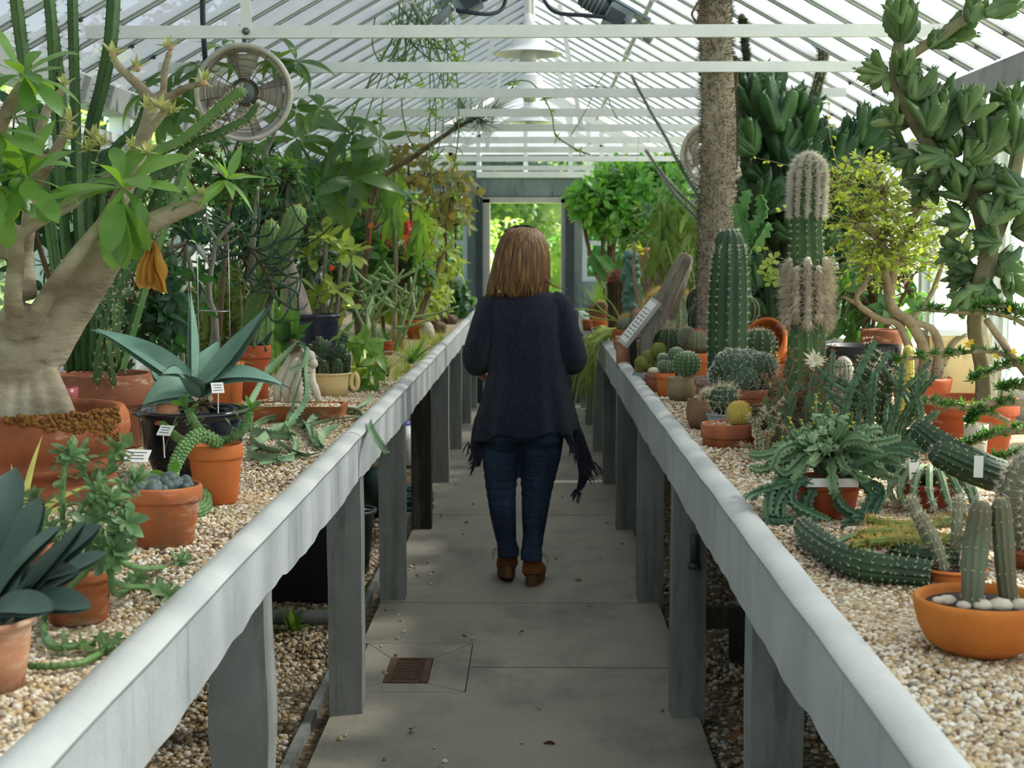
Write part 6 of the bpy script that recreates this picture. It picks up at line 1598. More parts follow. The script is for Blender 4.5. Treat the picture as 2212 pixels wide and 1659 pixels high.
# --- clay pot lying tipped, dark cactus growing in its mouth
c0 = P(1652, 735, 6.2)
r = thing('potted_cactus', 'dark warty cactus in a big clay pot tipped on its side behind the crested cactus', 'potted cactus', (c0.x, 6.2, ZG))
ax = Vector((-.55, -.72, .35)).normalized(); R_ = m_(50, 6.2)
mb = MB(); mb.lathe([(0, -.19), (R_ * .70, -.19), (R_ * .93, -.03), (R_ * 1.02, -.03), (R_ * 1.02, .01), (R_ * .9, .012), (R_ * .86, -.02), (R_ * .6, -.12), (0, -.12)], 36, tuple(c0), axis=ax); mb.build('pot', TC_NEW, r)
mb = MB(); mb.lathe([(R_ * .9, 0), (R_ * .95, .01), (R_ * .8, (c0.z - ZG) * .55), (R_ * .4, c0.z - ZG - R_ * .9)], 24, (c0.x + .05, c0.y + .07, ZG - .004)); mb.build('support_pot', TC_BROWN, r)
ball(r, tuple(c0 + Vector((-.03, -.05, -.02))), m_(38, 6.2), 12, .25, .95, C_DARK, S_PALE, .014, 5, 2, .0007, .8, 9)
ball(r, tuple(c0 + Vector((-.005, -.06, -.085))), m_(26, 6.2), 12, .25, .95, C_DARK, S_YELLOW, .012, 5, 2, .0007, .8, 10)
# --- hairy old-man column
Yo = 4.95
r = thing('hairy_column_cactus', 'tall white-headed hairy column with shaggy grey wool on its lower half', 'cactus', (P(1745, 545, Yo).x, Yo, ZG))
pp = path((1742, 900, Yo), (1742, 800, Yo), (1744, 620, Yo), (1742, 500, Yo), (1744, 420, Yo), (1746, 372, Yo)); pp[0].z = ZG - .01
o, Pn, Nn = column(r, pp, [m_(v, Yo) for v in (42, 42, 40, 34, 35, 33)], 11, .26, C_GREEN, S_PALE, .010, 8, 2, .0006, .9, 3, seg=70)
rs = np.random.RandomState(5)
zz = P(0, 560, Yo).z; z2 = P(0, 700, Yo).z; z3 = P(0, 470, Yo).z
m, n = Pn.shape[:2]; rb = np.arange(0, n, n // 11)
sb, s2 = MB(), MB(); lum = []
for i in range(m):
    for j in rb:
        p = Pn[i, j]; nn_ = Nn[i, j]
        if z2 < p[2] < zz and (j // (n // 11)) % 2 == 0 or (z2 + .03 < p[2] < zz - .03):
            lum.append(p + nn_ * .004); k = 44; d = np.array([nn_] * k) * .5 + rs.randn(k, 3) * .5 + np.array([0, 0, -.7]); sb.needles(p + rs.randn(k, 3) * .005 + nn_ * .004, d, .042 * (.6 + .8 * rs.rand(k)), .0014)
        elif p[2] > z3:
            k = 26; d = np.array([nn_] * k) * .8 + rs.randn(k, 3) * .5 + np.array([0, 0, -.1]); s2.needles(p + rs.randn(k, 3) * .002, d, .02 * (.6 + .8 * rs.rand(k)), .0011)
top = P(1746, 345, Yo)
for k in range(700):
    d = rs.randn(3); d[2] = abs(d[2]); d /= np.linalg.norm(d); p = np.array(tuple(P(1746, 372, Yo))) + d * m_(34, Yo) * 1.0
    s2.needles([p], [d + .5 * rs.randn(3)], .02, .0008)
sb.scatter(np.array(lum), .009 + .005 * rs.rand(len(lum)), 1, 3, .9); sb.build('grey_wool', S_WOOLG, r); s2.build('white_wool', S_WOOL, r)
# --- knobbly dark cone clump
q = pot('potted_cactus', 'dark knobbly clump like fir cones behind the yellow-dotted stems', 'potted cactus', 1690, 4.45, 120, 930, TC_RED, 'std', None)
r = q['root']; mb, sb = MB(), MB(); rs = np.random.RandomState(6)
for k, (x, y, rr) in enumerate([(1660, 895, 26), (1685, 880, 30), (1715, 885, 28), (1735, 905, 24), (1690, 912, 28), (1650, 918, 20), (1712, 918, 24), (1640, 890, 18), (1680, 850, 22), (1725, 858, 20)]):
    c = P(x, y, 4.42 + .04 * (k % 3)); R_ = m_(rr, 4.45)
    mb.blob(c, R_ * .85, 2)
    d = rs.randn(70, 3); d /= np.linalg.norm(d, axis=1)[:, None]
    mb.scatter(np.array(tuple(c)) + d * R_ * .85, np.full(70, R_ * .2), 1, k, .9)
    sb.needles(np.array(tuple(c)) + d * R_, d + .5 * rs.randn(70, 3), .008, .001)
mb.build('stems', C_BROWN, r); sb.build('spines', S_WOOLG, r)
# --- thin stem thickets
def thicket(name, label, x0, x1, Y, base_py, tops, w, mt, sp, seed, ribs=5, spl=.012, fl=None):
    c = P((x0 + x1) / 2, 545, Y); r = thing(name, label, 'cactus', (c.x, Y, ZG)); rs = np.random.RandomState(seed)
    mb, sb = MB(), MB()
    for k, (bx, tx, ty) in enumerate(tops):
        YY = Y + .12 * rs.randn()
        p0 = P(bx, 545, YY); p0.z = ZG - .005; p1 = P(tx, ty, YY + .05 * rs.randn())
        rr = m_(w, Y) * (.55 + .35 * rs.rand()); mid = p0.lerp(p1, .5) + Vector((.03 * rs.randn(), .02 * rs.randn(), 0))
        L, R = resample(np.array([tuple(p0), tuple(mid), tuple(p1)]), np.array([rr * .9, rr, rr * .8]), 26)
        Pn, Nn, T = MB().tube(L, R, ribs=ribs, rd=.3, raw=True); wing(mb, L[::3], rr * 1.25, ribs, .42, .016, .3)
        spines(sb, Pn, Nn, T, ribs, 2, 3, spl, .0006, .8, k)
        if rs.rand() < .6:
            a = L[14 + int(8 * rs.rand())]; e = a + np.array((.06 * rs.randn(), .03 * rs.randn(), .06 + .04 * rs.rand()))
            Pn, Nn, T = mb.tube([a, (a + e) / 2 + np.array((0, 0, -.01)), e], [rr * .6, rr * .75, rr * .5], ribs=ribs, rd=.3, seg=12); spines(sb, Pn, Nn, T, ribs, 2, 3, spl, .0006, .8, k + 99)
    mb.build('stems', mt, r); sb.build('spines', sp, r)
    if fl:
        c = P(*fl); fb = MB(); rosette(fb, c, (0, -1, .2), 22, .035, .008, 'lance', 40, 85, .2, .1, 3, 4); fb.build('flower', L_WHITEFL, r)
    return r
rs = np.random.RandomState(12)
thicket('pencil_cactus', 'slender branching green stems with one pale flower before the hairy column', 1680, 1860, 4.3, 0, [(1710, 1700, 790), (1720, 1708, 760), (1745, 1742, 790), (1760, 1775, 740), (1770, 1800, 745), (1790, 1760, 800), (1680, 1672, 805), (1690, 1735, 820), (1760, 1772, 780), (1800, 1790, 830), (1820, 1790, 850), (1700, 1722, 850), (1660, 1650, 850)], 8, MATS['dark_jade'], S_RED, 1, fl=(1760, 779, 4.2))
thicket('pencil_cactus', 'upright dark green thin stems leaning right, middle of the right bench', 1820, 2000, 4.0, 0, [(1850, 1900, 720), (1860, 1930, 745), (1870, 1890, 790), (1890, 1950, 770), (1900, 1985, 800), (1910, 2010, 790), (1860, 1850, 800), (1840, 1840, 850), (1900, 1920, 860), (1930, 2040, 880), (1940, 1990, 850), (1920, 1960, 900), (1870, 1960, 810), (1950, 2030, 800)], 10, MATS['dark_jade'], S_DARK, 2)
thicket('pencil_cactus', 'stout bright-ribbed green columns behind the leaning thin stems', 1850, 1960, 4.6, 0, [(1870, 1875, 730), (1860, 1862, 770), (1900, 1905, 780), (1925, 1930, 800), (1885, 1890, 790)], 17, C_DARK, S_PALE, 3, 9)
thicket('pencil_cactus', 'wispy grey-green stems curling low beside the tiny clay pot', 1600, 1700, 4.1, 0, [(1640, 1615, 895), (1650, 1650, 880), (1665, 1660, 930), (1640, 1600, 960), (1670, 1690, 920)], 6, C_GREY, S_PALE, 4)
# white woolly stub and flowering ones
r = thing('woolly_cactus', 'short stub with snow-white crown beside the dark pot', 'cactus', (P(1822, 545, 4.9).x, 4.9, ZG))
pp = path((1822, 900, 4.9), (1822, 830, 4.9), (1822, 795, 4.9)); pp[0].z = ZG - .01
column(r, pp, m_(18, 4.9), 13, .12, C_GREY, S_WHITE, .008, 10, 1, .0007, .9, 2)
r = thing('ovoid_cactus', 'tan egg-shaped column among the gnarled branches', 'cactus', (P(1960, 545, 5.1).x, 5.1, ZG))
pp = path((1960, 930, 5.1), (1958, 830, 5.1), (1962, 760, 5.1)); pp[0].z = ZG - .01
column(r, pp, [m_(v, 5.1) for v in (16, 18, 12)], 14, .08, C_YELLOW, S_YELLOW, .004, 5, 2, .0005, .8, 2)
# dark pots at the back
q = pot('flower_pot', 'large black plastic pot half hidden behind the hairy column', 'pot', 1860, 5.7, 170, 745, M_DARK, 'plain', 'earth')
q = pot('flower_pot', 'brown clay bowl holding the shrub root above the black pot', 'pot', 1905, 6.2, 90, 712, TC_BROWN, 'bowl', 'earth')
# ================================================================== RIGHT BENCH, tall and far
# --- big clay planter with the crested euphorbia close to the viewer
Yl = 4.35
q = pot('crested_euphorbia', 'near ruffled crested euphorbia with fan lobes rising to the roof from a wide clay planter', 'potted plant', 2098, Yl, 200, 858, TC_RED, 'std', 'earth', rim=.05)
r = q['root']; mb = MB()
px = lambda v: m_(v, Yl)
stem = path((2130, 880, Yl), (2128, 800, Yl), (2110, 700, Yl - .05), (2120, 620, Yl - .1), (2135, 540, Yl - .1), (2110, 430, Yl - .1), (2030, 340, Yl - .1), (1960, 230, Yl - .1), (1935, 150, Yl - .1), (1950, 60, Yl - .1))
mb.tube(stem, [px(v) for v in (26, 22, 22, 20, 22, 22, 20, 18, 15, 10)], 10, ribs=4, rd=.3, rough=.02)
mb.tube(path((1935, 150, Yl - .1), (1985, 110, Yl - .12), (2040, 75, Yl - .12), (2090, 40, Yl - .12)), [px(v) for v in (14, 12, 14, 12)], 8, ribs=3, rd=.4)
mb.tube(path((2130, 560, Yl - .1), (2180, 420, Yl), (2210, 260, Yl)), [px(v) for v in (20, 18, 14)], 8, ribs=4, rd=.3)
mb.build('trunk', mat('euphorbia_trunk', srgb(142, 132, 106), srgb(96, 102, 74), 9, .8, .5, 40, .25), r)
mb = MB()
FAN = [(1945, 90, 90, 85, 40), (1952, 50, 80, 60, 30), (1915, 155, 200, 62, 75), (1940, 160, 60, 50, 40), (2040, 80, 25, 75, 34), (2095, 45, 55, 62, 40), (2130, 30, 10, 70, 30), (2010, 100, 20, 60, 26), (1955, 200, 110, 60, 55), (1975, 215, 60, 70, 60), (1960, 270, 160, 60, 55), (1950, 310, 200, 50, 70), (2000, 290, 60, 80, 50), (2030, 300, 80, 110, 40), (2070, 270, 70, 85, 45), (1975, 330, 230, 60, 60), (2050, 340, 250, 80, 70), (2000, 380, 250, 70, 60), (2090, 360, 40, 75, 70), (2130, 330, 80, 90, 60), (2180, 260, 120, 75, 60), (2200, 210, 170, 45, 60), (2190, 330, 90, 85, 70), (2205, 400, 200, 90, 70), (2130, 420, 180, 70, 60), (2090, 470, 200, 65, 60), (2080, 430, 130, 60, 60), (2150, 470, 60, 80, 70), (2190, 500, 20, 70, 60), (2080, 540, 190, 60, 60), (2110, 580, 230, 70, 60), (2150, 560, 330, 70, 60), (2130, 620, 250, 60, 60), (2180, 590, 300, 60, 60), (2060, 350, 150, 60, 50), (2120, 390, 100, 60, 50), (2195, 460, 120, 70, 60), (2085, 600, 180, 50, 60), (2100, 640, 220, 55, 55), (2160, 520, 180, 60, 60)]
for k, (x, y, an, R_, spd) in enumerate(FAN):
    d = Vector((math.cos(rad(an)), .25 * math.sin(k * 1.7), math.sin(rad(an))))
    sd = Vector((-math.sin(rad(an)), .45 * math.cos(k * 2.3), math.cos(rad(an))))
    fan(mb, P(x, y, Yl - .1 + .08 * math.sin(k * 1.9)), d, sd, px(R_) * .9, spd * .85, .017, .02, 4, 13, k)
    fan(mb, P(x + 14 * math.cos(k * 2.2), y + 14 * math.sin(k * 3.1), Yl - .12 + .1 * math.cos(k * 2.9)), d + Vector((.5 * math.sin(k * 5), .5 * math.cos(k * 4), .3)), sd + Vector((0, .6 * math.sin(k * 3), 0)), px(R_) * .75, spd * .75, .017, .02, 4, 11, k + 50)
mb.build('lobes', leafmat('crested_lobe', srgb(116, 146, 88), srgb(72, 108, 70), .3, srgb(160, 200, 80), .5, .25, 9), r)
c = P(2108, 932, 3.95)
t_ = thing('plastic_cup', 'cloudy grey plastic cup standing before the wide clay planter', 'cup', (c.x, c.y, ZG))
mb = MB(); hh = P(2108, 915, 3.95).z - ZG; mb.lathe([(0, .004), (.026, 0), (.034, hh), (.032, hh), (.025, .008), (0, .008)], 24, (c.x, c.y, ZG)); mb.build('cup', G_PLASTIC, t_)
c = P(2052, 780, 5.7); bx = thing('storage_box', 'cream plastic box at the right glazing behind the gnarled shrub', 'box', (c.x, 5.7, ZG)); zt = P(2052, 722, 5.7).z
mb = MB(); frus(mb, c.x - .11, c.x + .11, 5.6, 5.8, ZG - .004, zt, .02); mb.build('body', G_CREAM, bx, False)
mb = MB(); mb.box(c.x - .118, c.x + .118, 5.592, 5.808, zt, zt + .02); mb.build('lid', M_WHITE, bx, False)
# --- horizontal mossy woody branches at the right edge
Yw = 3.6
r = thing('mossy_branched_shrub', 'rough shrub whose small-leaved branches reach left over the planter rim at the right edge', 'shrub', (P(2240, 545, Yw).x, Yw, ZG))
mb, lb = MB(), MB(); rs = np.random.RandomState(3); px = lambda v: m_(v, Yw)
for k, (pts, w) in enumerate([([(2250, 1060, Yw), (2240, 850, Yw), (2180, 760, Yw), (2130, 690, Yw)], 12), ([(2245, 700, Yw), (2180, 665, Yw), (2110, 660, Yw)], 7), ([(2245, 720, Yw), (2170, 680, Yw), (2080, 675, Yw), (1990, 668, Yw)], 6), ([(2220, 800, Yw), (2150, 760, Yw), (2050, 765, Yw), (1935, 778, Yw)], 6), ([(2240, 870, Yw), (2160, 870, Yw), (2080, 880, Yw), (2000, 868, Yw)], 9), ([(2245, 785, Yw), (2180, 790, Yw), (2100, 820, Yw)], 7), ([(2245, 850, Yw), (2200, 835, Yw), (2160, 840, Yw)], 7), ([(2245, 930, Yw - .2), (2160, 935, Yw - .2), (2080, 962, Yw - .2)], 8), ([(2245, 990, Yw - .2), (2190, 985, Yw - .2), (2130, 1000, Yw - .2)], 7), ([(2180, 910, Yw), (2120, 890, Yw), (2090, 915, Yw)], 6)]):
    pp = path(*pts)
    if k == 0: pp[0].z = ZG - .01
    Pn, Nn, T = mb.tube(pp, [px(w) * (1 - .4 * i / (len(pp) - 1)) for i in range(len(pp))], 8, rough=.2, seed=k)
    m = len(T); 
    if k:
        for t in range(50):
            i = int(m * (.25 + .75 * rs.rand())); i = min(i, m - 1); p = Pn[i, rs.randint(8)]
            rosette(lb, p, (rs.randn() * .5, -.4, .9), 5, .022, .007, 'lance', 10, 80, .3, .2, k * 100 + t, 3)
mb.build('branches', B_TAN, r); lb.build('leaves', L_MID, r)
mb = MB()
for x, y in ((2180, 668), (2098, 740), (2150, 770), (2188, 760), (2090, 745)): rosette(mb, P(x, y, Yw - .02), (0, -1, .3), 6, .009, .006, 'round', 40, 90, .2, .1, x, 3)
mb.build('orange_flowers', L_PETAL_Y, r)
# --- airy yellow-green shrub on a gnarled trunk
Ys = 5.6
q = pot('gnarled_shrub', 'airy lime-leaved shrub on a gnarled forked trunk in a low clay pan', 'potted shrub', 1990, Ys, 130, 815, TC_RED, 'bowl', 'earth')
r = q['root']; mb, lb = MB(), MB(); px = lambda v: m_(v, Ys); rs = np.random.RandomState(4)
tr = [([(1990, 825, Ys), (2000, 770, Ys), (1970, 700, Ys), (1930, 670, Ys), (1918, 620, Ys), (1900, 520, Ys), (1850, 480, Ys)], 15), ([(2020, 825, Ys), (2030, 760, Ys), (2010, 710, Ys), (1950, 690, Ys)], 13), ([(1980, 825, Ys), (1965, 760, Ys), (1940, 700, Ys), (1900, 690, Ys), (1850, 650, Ys), (1870, 610, Ys), (1880, 560, Ys)], 10), ([(1925, 640, Ys), (1935, 560, Ys), (1960, 500, Ys), (1990, 450, Ys)], 9), ([(1960, 700, Ys), (2010, 640, Ys), (2040, 560, Ys)], 7), ([(2035, 790, Ys), (2060, 740, Ys), (2090, 720, Ys)], 9), ([(1850, 655, Ys), (1820, 640, Ys)], 5), ([(1900, 520, Ys), (1850, 440, Ys), (1820, 400, Ys)], 6), ([(1935, 560, Ys), (1920, 480, Ys), (1900, 420, Ys)], 6)]
for k, (pts, w) in enumerate(tr):
    pp = path(*pts); mb.tube(pp, [px(w) * (1 - .5 * i / (len(pp) - 1)) for i in range(len(pp))], 10, rough=.2, seed=k)
hubs = [P(x, y, Ys) for x, y in ((1850, 480), (1990, 450), (2040, 560), (1820, 400), (1900, 420), (1900, 520), (1880, 560), (1935, 560), (1960, 500))]
for k in range(280):
    h = hubs[k % len(hubs)]; tip = h + Vector((.13 * rs.randn(), .14 * rs.randn(), .02 + .11 * rs.randn()))
    pp = bez(h, tip, -.02, tuple(.03 * rs.randn(3)), 4); mb.tube(pp, [.003, .0022, .0016, .001], 4, seg=5)
    pts = [pp[1].lerp(pp[3], t) for t in (0, .25, .5, .75, 1)] 
    scatter_leaves(lb, pts, .025, .017, 'obovate', .4, k, 3, .1, 2)
mb.build('branches', B_TAN, r); lb.build('leaves', leafmat('tiny_lime_leaf', srgb(178, 204, 62), srgb(140, 178, 50), .45, srgb(215, 230, 70), .45, .25), r)
# --- spiny palm trunk
Yt2 = 6.65
r = thing('spiny_palm_trunk', 'tall grey spiny trunk rising past the roof bars on the right', 'palm', (P(1545, 545, Yt2).x, Yt2, ZG))
pp = path((1545, 829, Yt2), (1543, 640, Yt2), (1549, 450, Yt2), (1553, 280, Yt2), (1548, 120, Yt2), (1545, 0, Yt2), (1544, -25, Yt2)); pp[0].z = ZG - .02
mb = MB(); Pn, Nn, T = mb.tube(pp, [m_(v, Yt2) for v in (40, 37, 37, 37, 34, 32, 30)], 26, seg=200, rough=.012)
mb.build('trunk', concrete('spiny_trunk_bark', srgb(172, 160, 140), srgb(126, 114, 98), srgb(192, 182, 164), False, .9, 30), r)
rs = np.random.RandomState(2); sb = MB()
K = 13000; ii = rs.randint(0, 200, K); jj = rs.randint(0, 26, K); b = Pn[ii, jj] + .004 * rs.randn(K, 3)
sb.needles(b - Nn[ii, jj] * .003, Nn[ii, jj] + .55 * rs.randn(K, 3) + np.array((0, 0, .15)), .026 * (.5 + rs.rand(K)), .0014)
sb.build('spines', S_DARK, r)
mb = MB()
for k, pts in enumerate([[(1515, 20), (1505, 50), (1498, 70)], [(1512, 0), (1495, 30), (1507, 50)], [(1590, 140), (1592, 180), (1580, 200)], [(1535, 85), (1545, 110)]]):
    mb.tube([P(x, y, Yt2 - .1) for x, y in pts], .005, 5, rough=.3)
mb.build('dry_leaf_bits', B_BROWN, r)
# --- thin ocotillo-like spiny wands left of the trunk
for k, (nm, lab, pts, w, mt) in enumerate([('spiny_wand', 'longest thin spiny wand, arching up left of the spiny trunk to the third bar', [(1548, 700, 7.1), (1536, 480, 7.05), (1512, 430, 7.0), (1470, 360, 7.0), (1440, 300, 7.0), (1405, 240, 7.0), (1365, 165, 7.0)], 3.4, C_GREY), ('spiny_wand', 'middle thin spiny wand, its tip before the last bars left of the spiny trunk', [(1550, 720, 7.2), (1535, 500, 7.2), (1512, 460, 7.15), (1470, 420, 7.1), (1430, 375, 7.1), (1396, 326, 7.1)], 3.2, C_GREY), ('spiny_wand', 'shortest thin spiny wand, lowest on the left side of the spiny trunk', [(1552, 720, 7.3), (1535, 520, 7.3), (1505, 472, 7.25), (1465, 430, 7.2), (1440, 395, 7.2), (1424, 370, 7.2)], 3, C_GREY)]):
    pp = path(*pts); pp[0].z = ZG - .01
    r = thing(nm, lab, 'spiny stem', (pp[0].x, pts[0][2], ZG), 'spiny wands left of the trunk')
    L = [m_(w, 7) * v for v in np.linspace(1.1, .8, len(pp))]
    column(r, pp, L, 6, .2, mat('wand_grey', srgb(104, 116, 112), srgb(74, 88, 86), 9, .7, .3), S_WHITE, .008, 4, 1, .0005, .8, k)
    if k == 0:
        mb = MB(); Pn, Nn, T = MB().tube(pp, L, 8, seg=90); rs = np.random.RandomState(1)
        i0, i1 = 22, 52
        for t in range(260):
            i = rs.randint(i0, i1); j = rs.randint(8); mb.leaves([Pn[i, j]], [Nn[i, j] + np.array((0, 0, .6))], [(0, 0, 1)], .022, .014, 'obovate', .3, .2, 3)
        mb.build('leaves', L_MID, r)
# --- dark spiny wands and leafy wands right of the trunk
for k, (lab, pts, w, leafy) in enumerate([('dark spiny wand against the right side of the spiny trunk', [(1655, 800, 7.0), (1650, 640, 7.0), (1632, 480, 7.0), (1612, 330, 7.0), (1598, 220, 7.0), (1590, 140, 7.0)], 15, 0), ('slim grey wand whose tip stands before the nearest bar, right of the spiny trunk', [(1660, 800, 7.3), (1640, 500, 7.3), (1625, 260, 7.3), (1612, 120, 7.3), (1603, 42, 7.3)], 8, 0), ('leafy green wand crossing the second bar, right of the spiny trunk', [(1700, 800, 7.4), (1715, 500, 7.4), (1735, 290, 7.4), (1765, 190, 7.4), (1778, 130, 7.4), (1776, 88, 7.4)], 12, 1), ('short leafy wand peeping above the crested lobes', [(1690, 800, 7.5), (1670, 400, 7.5), (1664, 250, 7.5), (1676, 160, 7.5)], 10, 1), ('dark scaly wand hanging behind the tall dark column', [(1668, 800, 6.9), (1660, 620, 6.9), (1640, 520, 6.9), (1628, 430, 6.9)], 13, 0)]):
    pp = path(*pts); pp[0].z = ZG - .01
    r = thing('spiny_wand', lab, 'spiny stem', (pp[0].x, pts[0][2], ZG), 'spiny wands right of the trunk')
    L = [m_(w, 7) * v for v in np.linspace(1.1, .85, len(pp))]
    column(r, pp, L, 8, .2, C_DARK, S_DARK if not leafy else S_PALE, .013, 4, 1, .0009, .8, 20 + k)
    if leafy or k == 1:
        mb = MB(); Pn, Nn, T = MB().tube(pp, L, 8, seg=120); rs = np.random.RandomState(k)
        for t in range(520):
            i = rs.randint(50, 121); j = rs.randint(8); mb.leaves([Pn[i, j]], [Nn[i, j] + np.array((0, 0, .5))], [(0, 0, 1)], .02, .013, 'obovate', .3, .2, 3)
        mb.build('leaves', L_DARK, r)
# --- dark crested euphorbia behind the hairy column
Yd = 7.0
r = thing('crested_euphorbia', 'dark crested euphorbia mass with toothed lobes behind the hairy column', 'euphorbia', (P(1740, 545, Yd).x, Yd, ZG))
px = lambda v: m_(v, Yd); mb = MB()
for k, (pts, w) in enumerate([([(1720, 820, Yd), (1700, 600, Yd), (1690, 450, Yd), (1680, 330, Yd), (1640, 240, Yd)], 18), ([(1740, 820, Yd), (1760, 600, Yd), (1800, 430, Yd), (1860, 330, Yd)], 18), ([(1700, 600, Yd), (1660, 480, Yd), (1630, 420, Yd)], 12), ([(1760, 600, Yd), (1830, 620, Yd), (1880, 560, Yd)], 12)]):
    pp = path(*pts)
    if pts[0][1] > 800: pp[0].z = ZG - .01
    mb.tube(pp, [px(w)] * len(pp), 10, ribs=4, rd=.3)
mb.build('trunk', C_DARK, r)
mb = MB()
FD = [(1640, 260, 100, 85, 45), (1650, 240, 80, 90, 30), (1680, 280, 95, 90, 40), (1710, 290, 70, 90, 40), (1630, 330, 130, 70, 60), (1655, 350, 100, 75, 60), (1690, 350, 60, 80, 60), (1740, 330, 80, 80, 50), (1660, 400, 150, 70, 60), (1720, 400, 60, 80, 60), (1770, 350, 60, 75, 60), (1800, 370, 30, 80, 60), (1830, 340, 60, 80, 55), (1860, 310, 40, 75, 55), (1870, 290, 60, 55, 50), (1880, 340, 20, 60, 50), (1840, 400, 330, 70, 60), (1800, 400, 100, 60, 60), (1640, 460, 60, 70, 50), (1660, 470, 90, 65, 40), (1620, 470, 110, 60, 40), (1690, 470, 60, 70, 60), (1680, 540, 100, 70, 60), (1720, 520, 120, 70, 60), (1650, 560, 150, 65, 60), (1640, 620, 120, 70, 60), (1700, 620, 60, 80, 60), (1780, 480, 60, 80, 60), (1800, 560, 60, 80, 60), (1840, 500, 90, 70, 60), (1830, 600, 30, 80, 60), (1860, 640, 60, 70, 60), (1790, 650, 100, 80, 60), (1820, 700, 60, 80, 60), (1670, 690, 100, 75, 60), (1720, 680, 80, 80, 60), (1880, 680, 110, 70, 60), (1760, 560, 90, 70, 60), (1640, 680, 60, 60, 60), (1880, 460, 80, 60, 60), (1660, 740, 80, 60, 60), (1780, 730, 80, 70, 60)]
for k, (x, y, an, R_, spd) in enumerate(FD):
    d = Vector((math.cos(rad(an)), .3 * math.sin(k * 1.3), math.sin(rad(an)))); sd = Vector((-math.sin(rad(an)), .45 * math.cos(k * 2.1), math.cos(rad(an))))
    fan(mb, P(x, y, Yd + .12 * math.sin(k * 2.7)), d, sd, px(R_ * 1.05), spd * .8, .03, .035, 4, 13, 100 + k)
mb.build('lobes', leafmat('dark_crested_lobe', srgb(72, 118, 62), srgb(42, 82, 52), .25, srgb(120, 180, 60), .4, .3, 9), r)
lb = MB(); rs = np.random.RandomState(2)
for x, y in ((1660, 575), (1672, 560), (1665, 610), (1682, 600), (1690, 618), (1655, 590), (1645, 535)):
    rosette(lb, P(x, y, 6.3), (0, -.6, .5), 4, .04, .026, 'obovate', 50, 95, .2, .1, x, 4)
lb.build('light_leaves', L_YELLOW, r)
# --- winged euphorbia leaves just right of the trunk
r = thing('winged_euphorbia', 'pale toothed winged stems between the spiny trunk and the tall dark column', 'euphorbia', (P(1600, 545, 6.3).x, 6.3, ZG))
mb = MB()
for k, pts in enumerate([[(1610, 830), (1612, 600), (1605, 500), (1590, 440)], [(1612, 560), (1625, 500), (1650, 460), (1640, 420)], [(1605, 500), (1608, 450), (1620, 410)], [(1625, 540), (1650, 500), (1660, 480)], [(1612, 620), (1600, 560), (1612, 540)]]):
    pp = [P(x, y, 6.3) for x, y in pts]
    if k == 0: pp[0].z = ZG
    wing(mb, pp, .034, 3, .7, .03, .4)
mb.build('stems', mat('pale_winged', srgb(110, 156, 88), srgb(74, 126, 72), 8, .5, .1, 40, .35, .15), r)
# ---------------------------------------------------------------- further back
# weathered standing wood
Yw2 = 7.6
r = thing('weathered_trunk', 'leaning grey weathered cactus skeleton behind the tilted sign', 'trunk', (P(1420, 545, Yw2).x, Yw2, ZG))
pp = path((1415, 800, Yw2), (1425, 720, Yw2), (1440, 660, Yw2), (1462, 600, Yw2), (1480, 560, Yw2), (1486, 548, Yw2)); pp[0].z = ZG - .01
mb = MB(); mb.tube(pp, [m_(v, Yw2) for v in (34, 31, 27, 25, 18, 8)], 24, ribs=7, rd=.28, twist=.03, rough=.05, seg=40); mb.build('wood', mat('weathered_wood', srgb(160, 150, 138), srgb(112, 104, 96), 12, .9, .8, 40, .2, stretch=(1, 1, .25)), r)
# tilted information sign
Yq = 7.0
c = P(1384, 696, Yq)
r = thing('information_sign', 'slanted white information panel on a grey post at the right bench rim', 'sign', (P(1404, 545, Yq).x, Yq, ZG))
a, b = P(1349, 748, Yq), P(1424, 652, Yq); sl = (b - a).normalized(); nrm = Vector((-sl.z, -.22, sl.x)).normalized()
yv = Vector((0, 1, 0)); V = []
def panel(mb, o, e1, e2, n_, th):
    V = [o, o + e1, o + e1 + e2, o + e2]; V2 = [v - n_ * th for v in V]
    mb.add([tuple(v) for v in V + V2], [(0, 1, 2, 3), (7, 6, 5, 4), (0, 4, 5, 1), (1, 5, 6, 2), (2, 6, 7, 3), (3, 7, 4, 0)])
e1 = b - a; e2 = nrm.cross(sl).normalized() * -.15
if e2.y < 0: e2 = -e2
mb = MB(); panel(mb, a, e1, e2, nrm, .018); mb.build('frame', M_GREYFRAME, r, False)
mb = MB(); panel(mb, a + e1 * .06 + e2 * .06 + nrm * .002, e1 * .88, e2 * .88, nrm, .003); pf = mb.build('panel', M_LABEL, r, False)
mb = MB()
for k in range(9):
    for t in range(2):
        panel(mb, a + e1 * (.16 + .075 * k) + e2 * (.14 + .38 * t) + nrm * .0035, e1 * .02, e2 * (.3 - .05 * ((k * 7 + t) % 3)), nrm, .001)
mb.build('print', M_PRINT, pf, False)
mb = MB(); pc = a.lerp(b, .62) + e2 * .4 - nrm * .018; mb.obox((pc.x, pc.y, ZG - .02), (pc.x, pc.y, pc.z), .05, .05, (0, 1, 0)); mb.build('post', mat('grey_wood_post', srgb(142, 142, 132), srgb(112, 112, 104), 8, .85, .5, 40), r, False)
mb = MB(); mb.obox(tuple(a.lerp(b, .35) + e2 * .4 - nrm * .04), tuple(a.lerp(b, .9) + e2 * .4 - nrm * .04), .05, .05, tuple(nrm)); mb.build('bracket', MATS['grey_wood_post'], r, False)
# golden barrel
r = thing('golden_barrel_cactus', 'large golden-spined barrel cactus behind the weathered trunk', 'cactus', (P(1448, 545, 8.4).x, 8.4, ZG))
pglobe(r, 1446, 682, 58, 8.4, 20, 1.0, C_BLUE, S_YELLOW, .035, 9, 6)
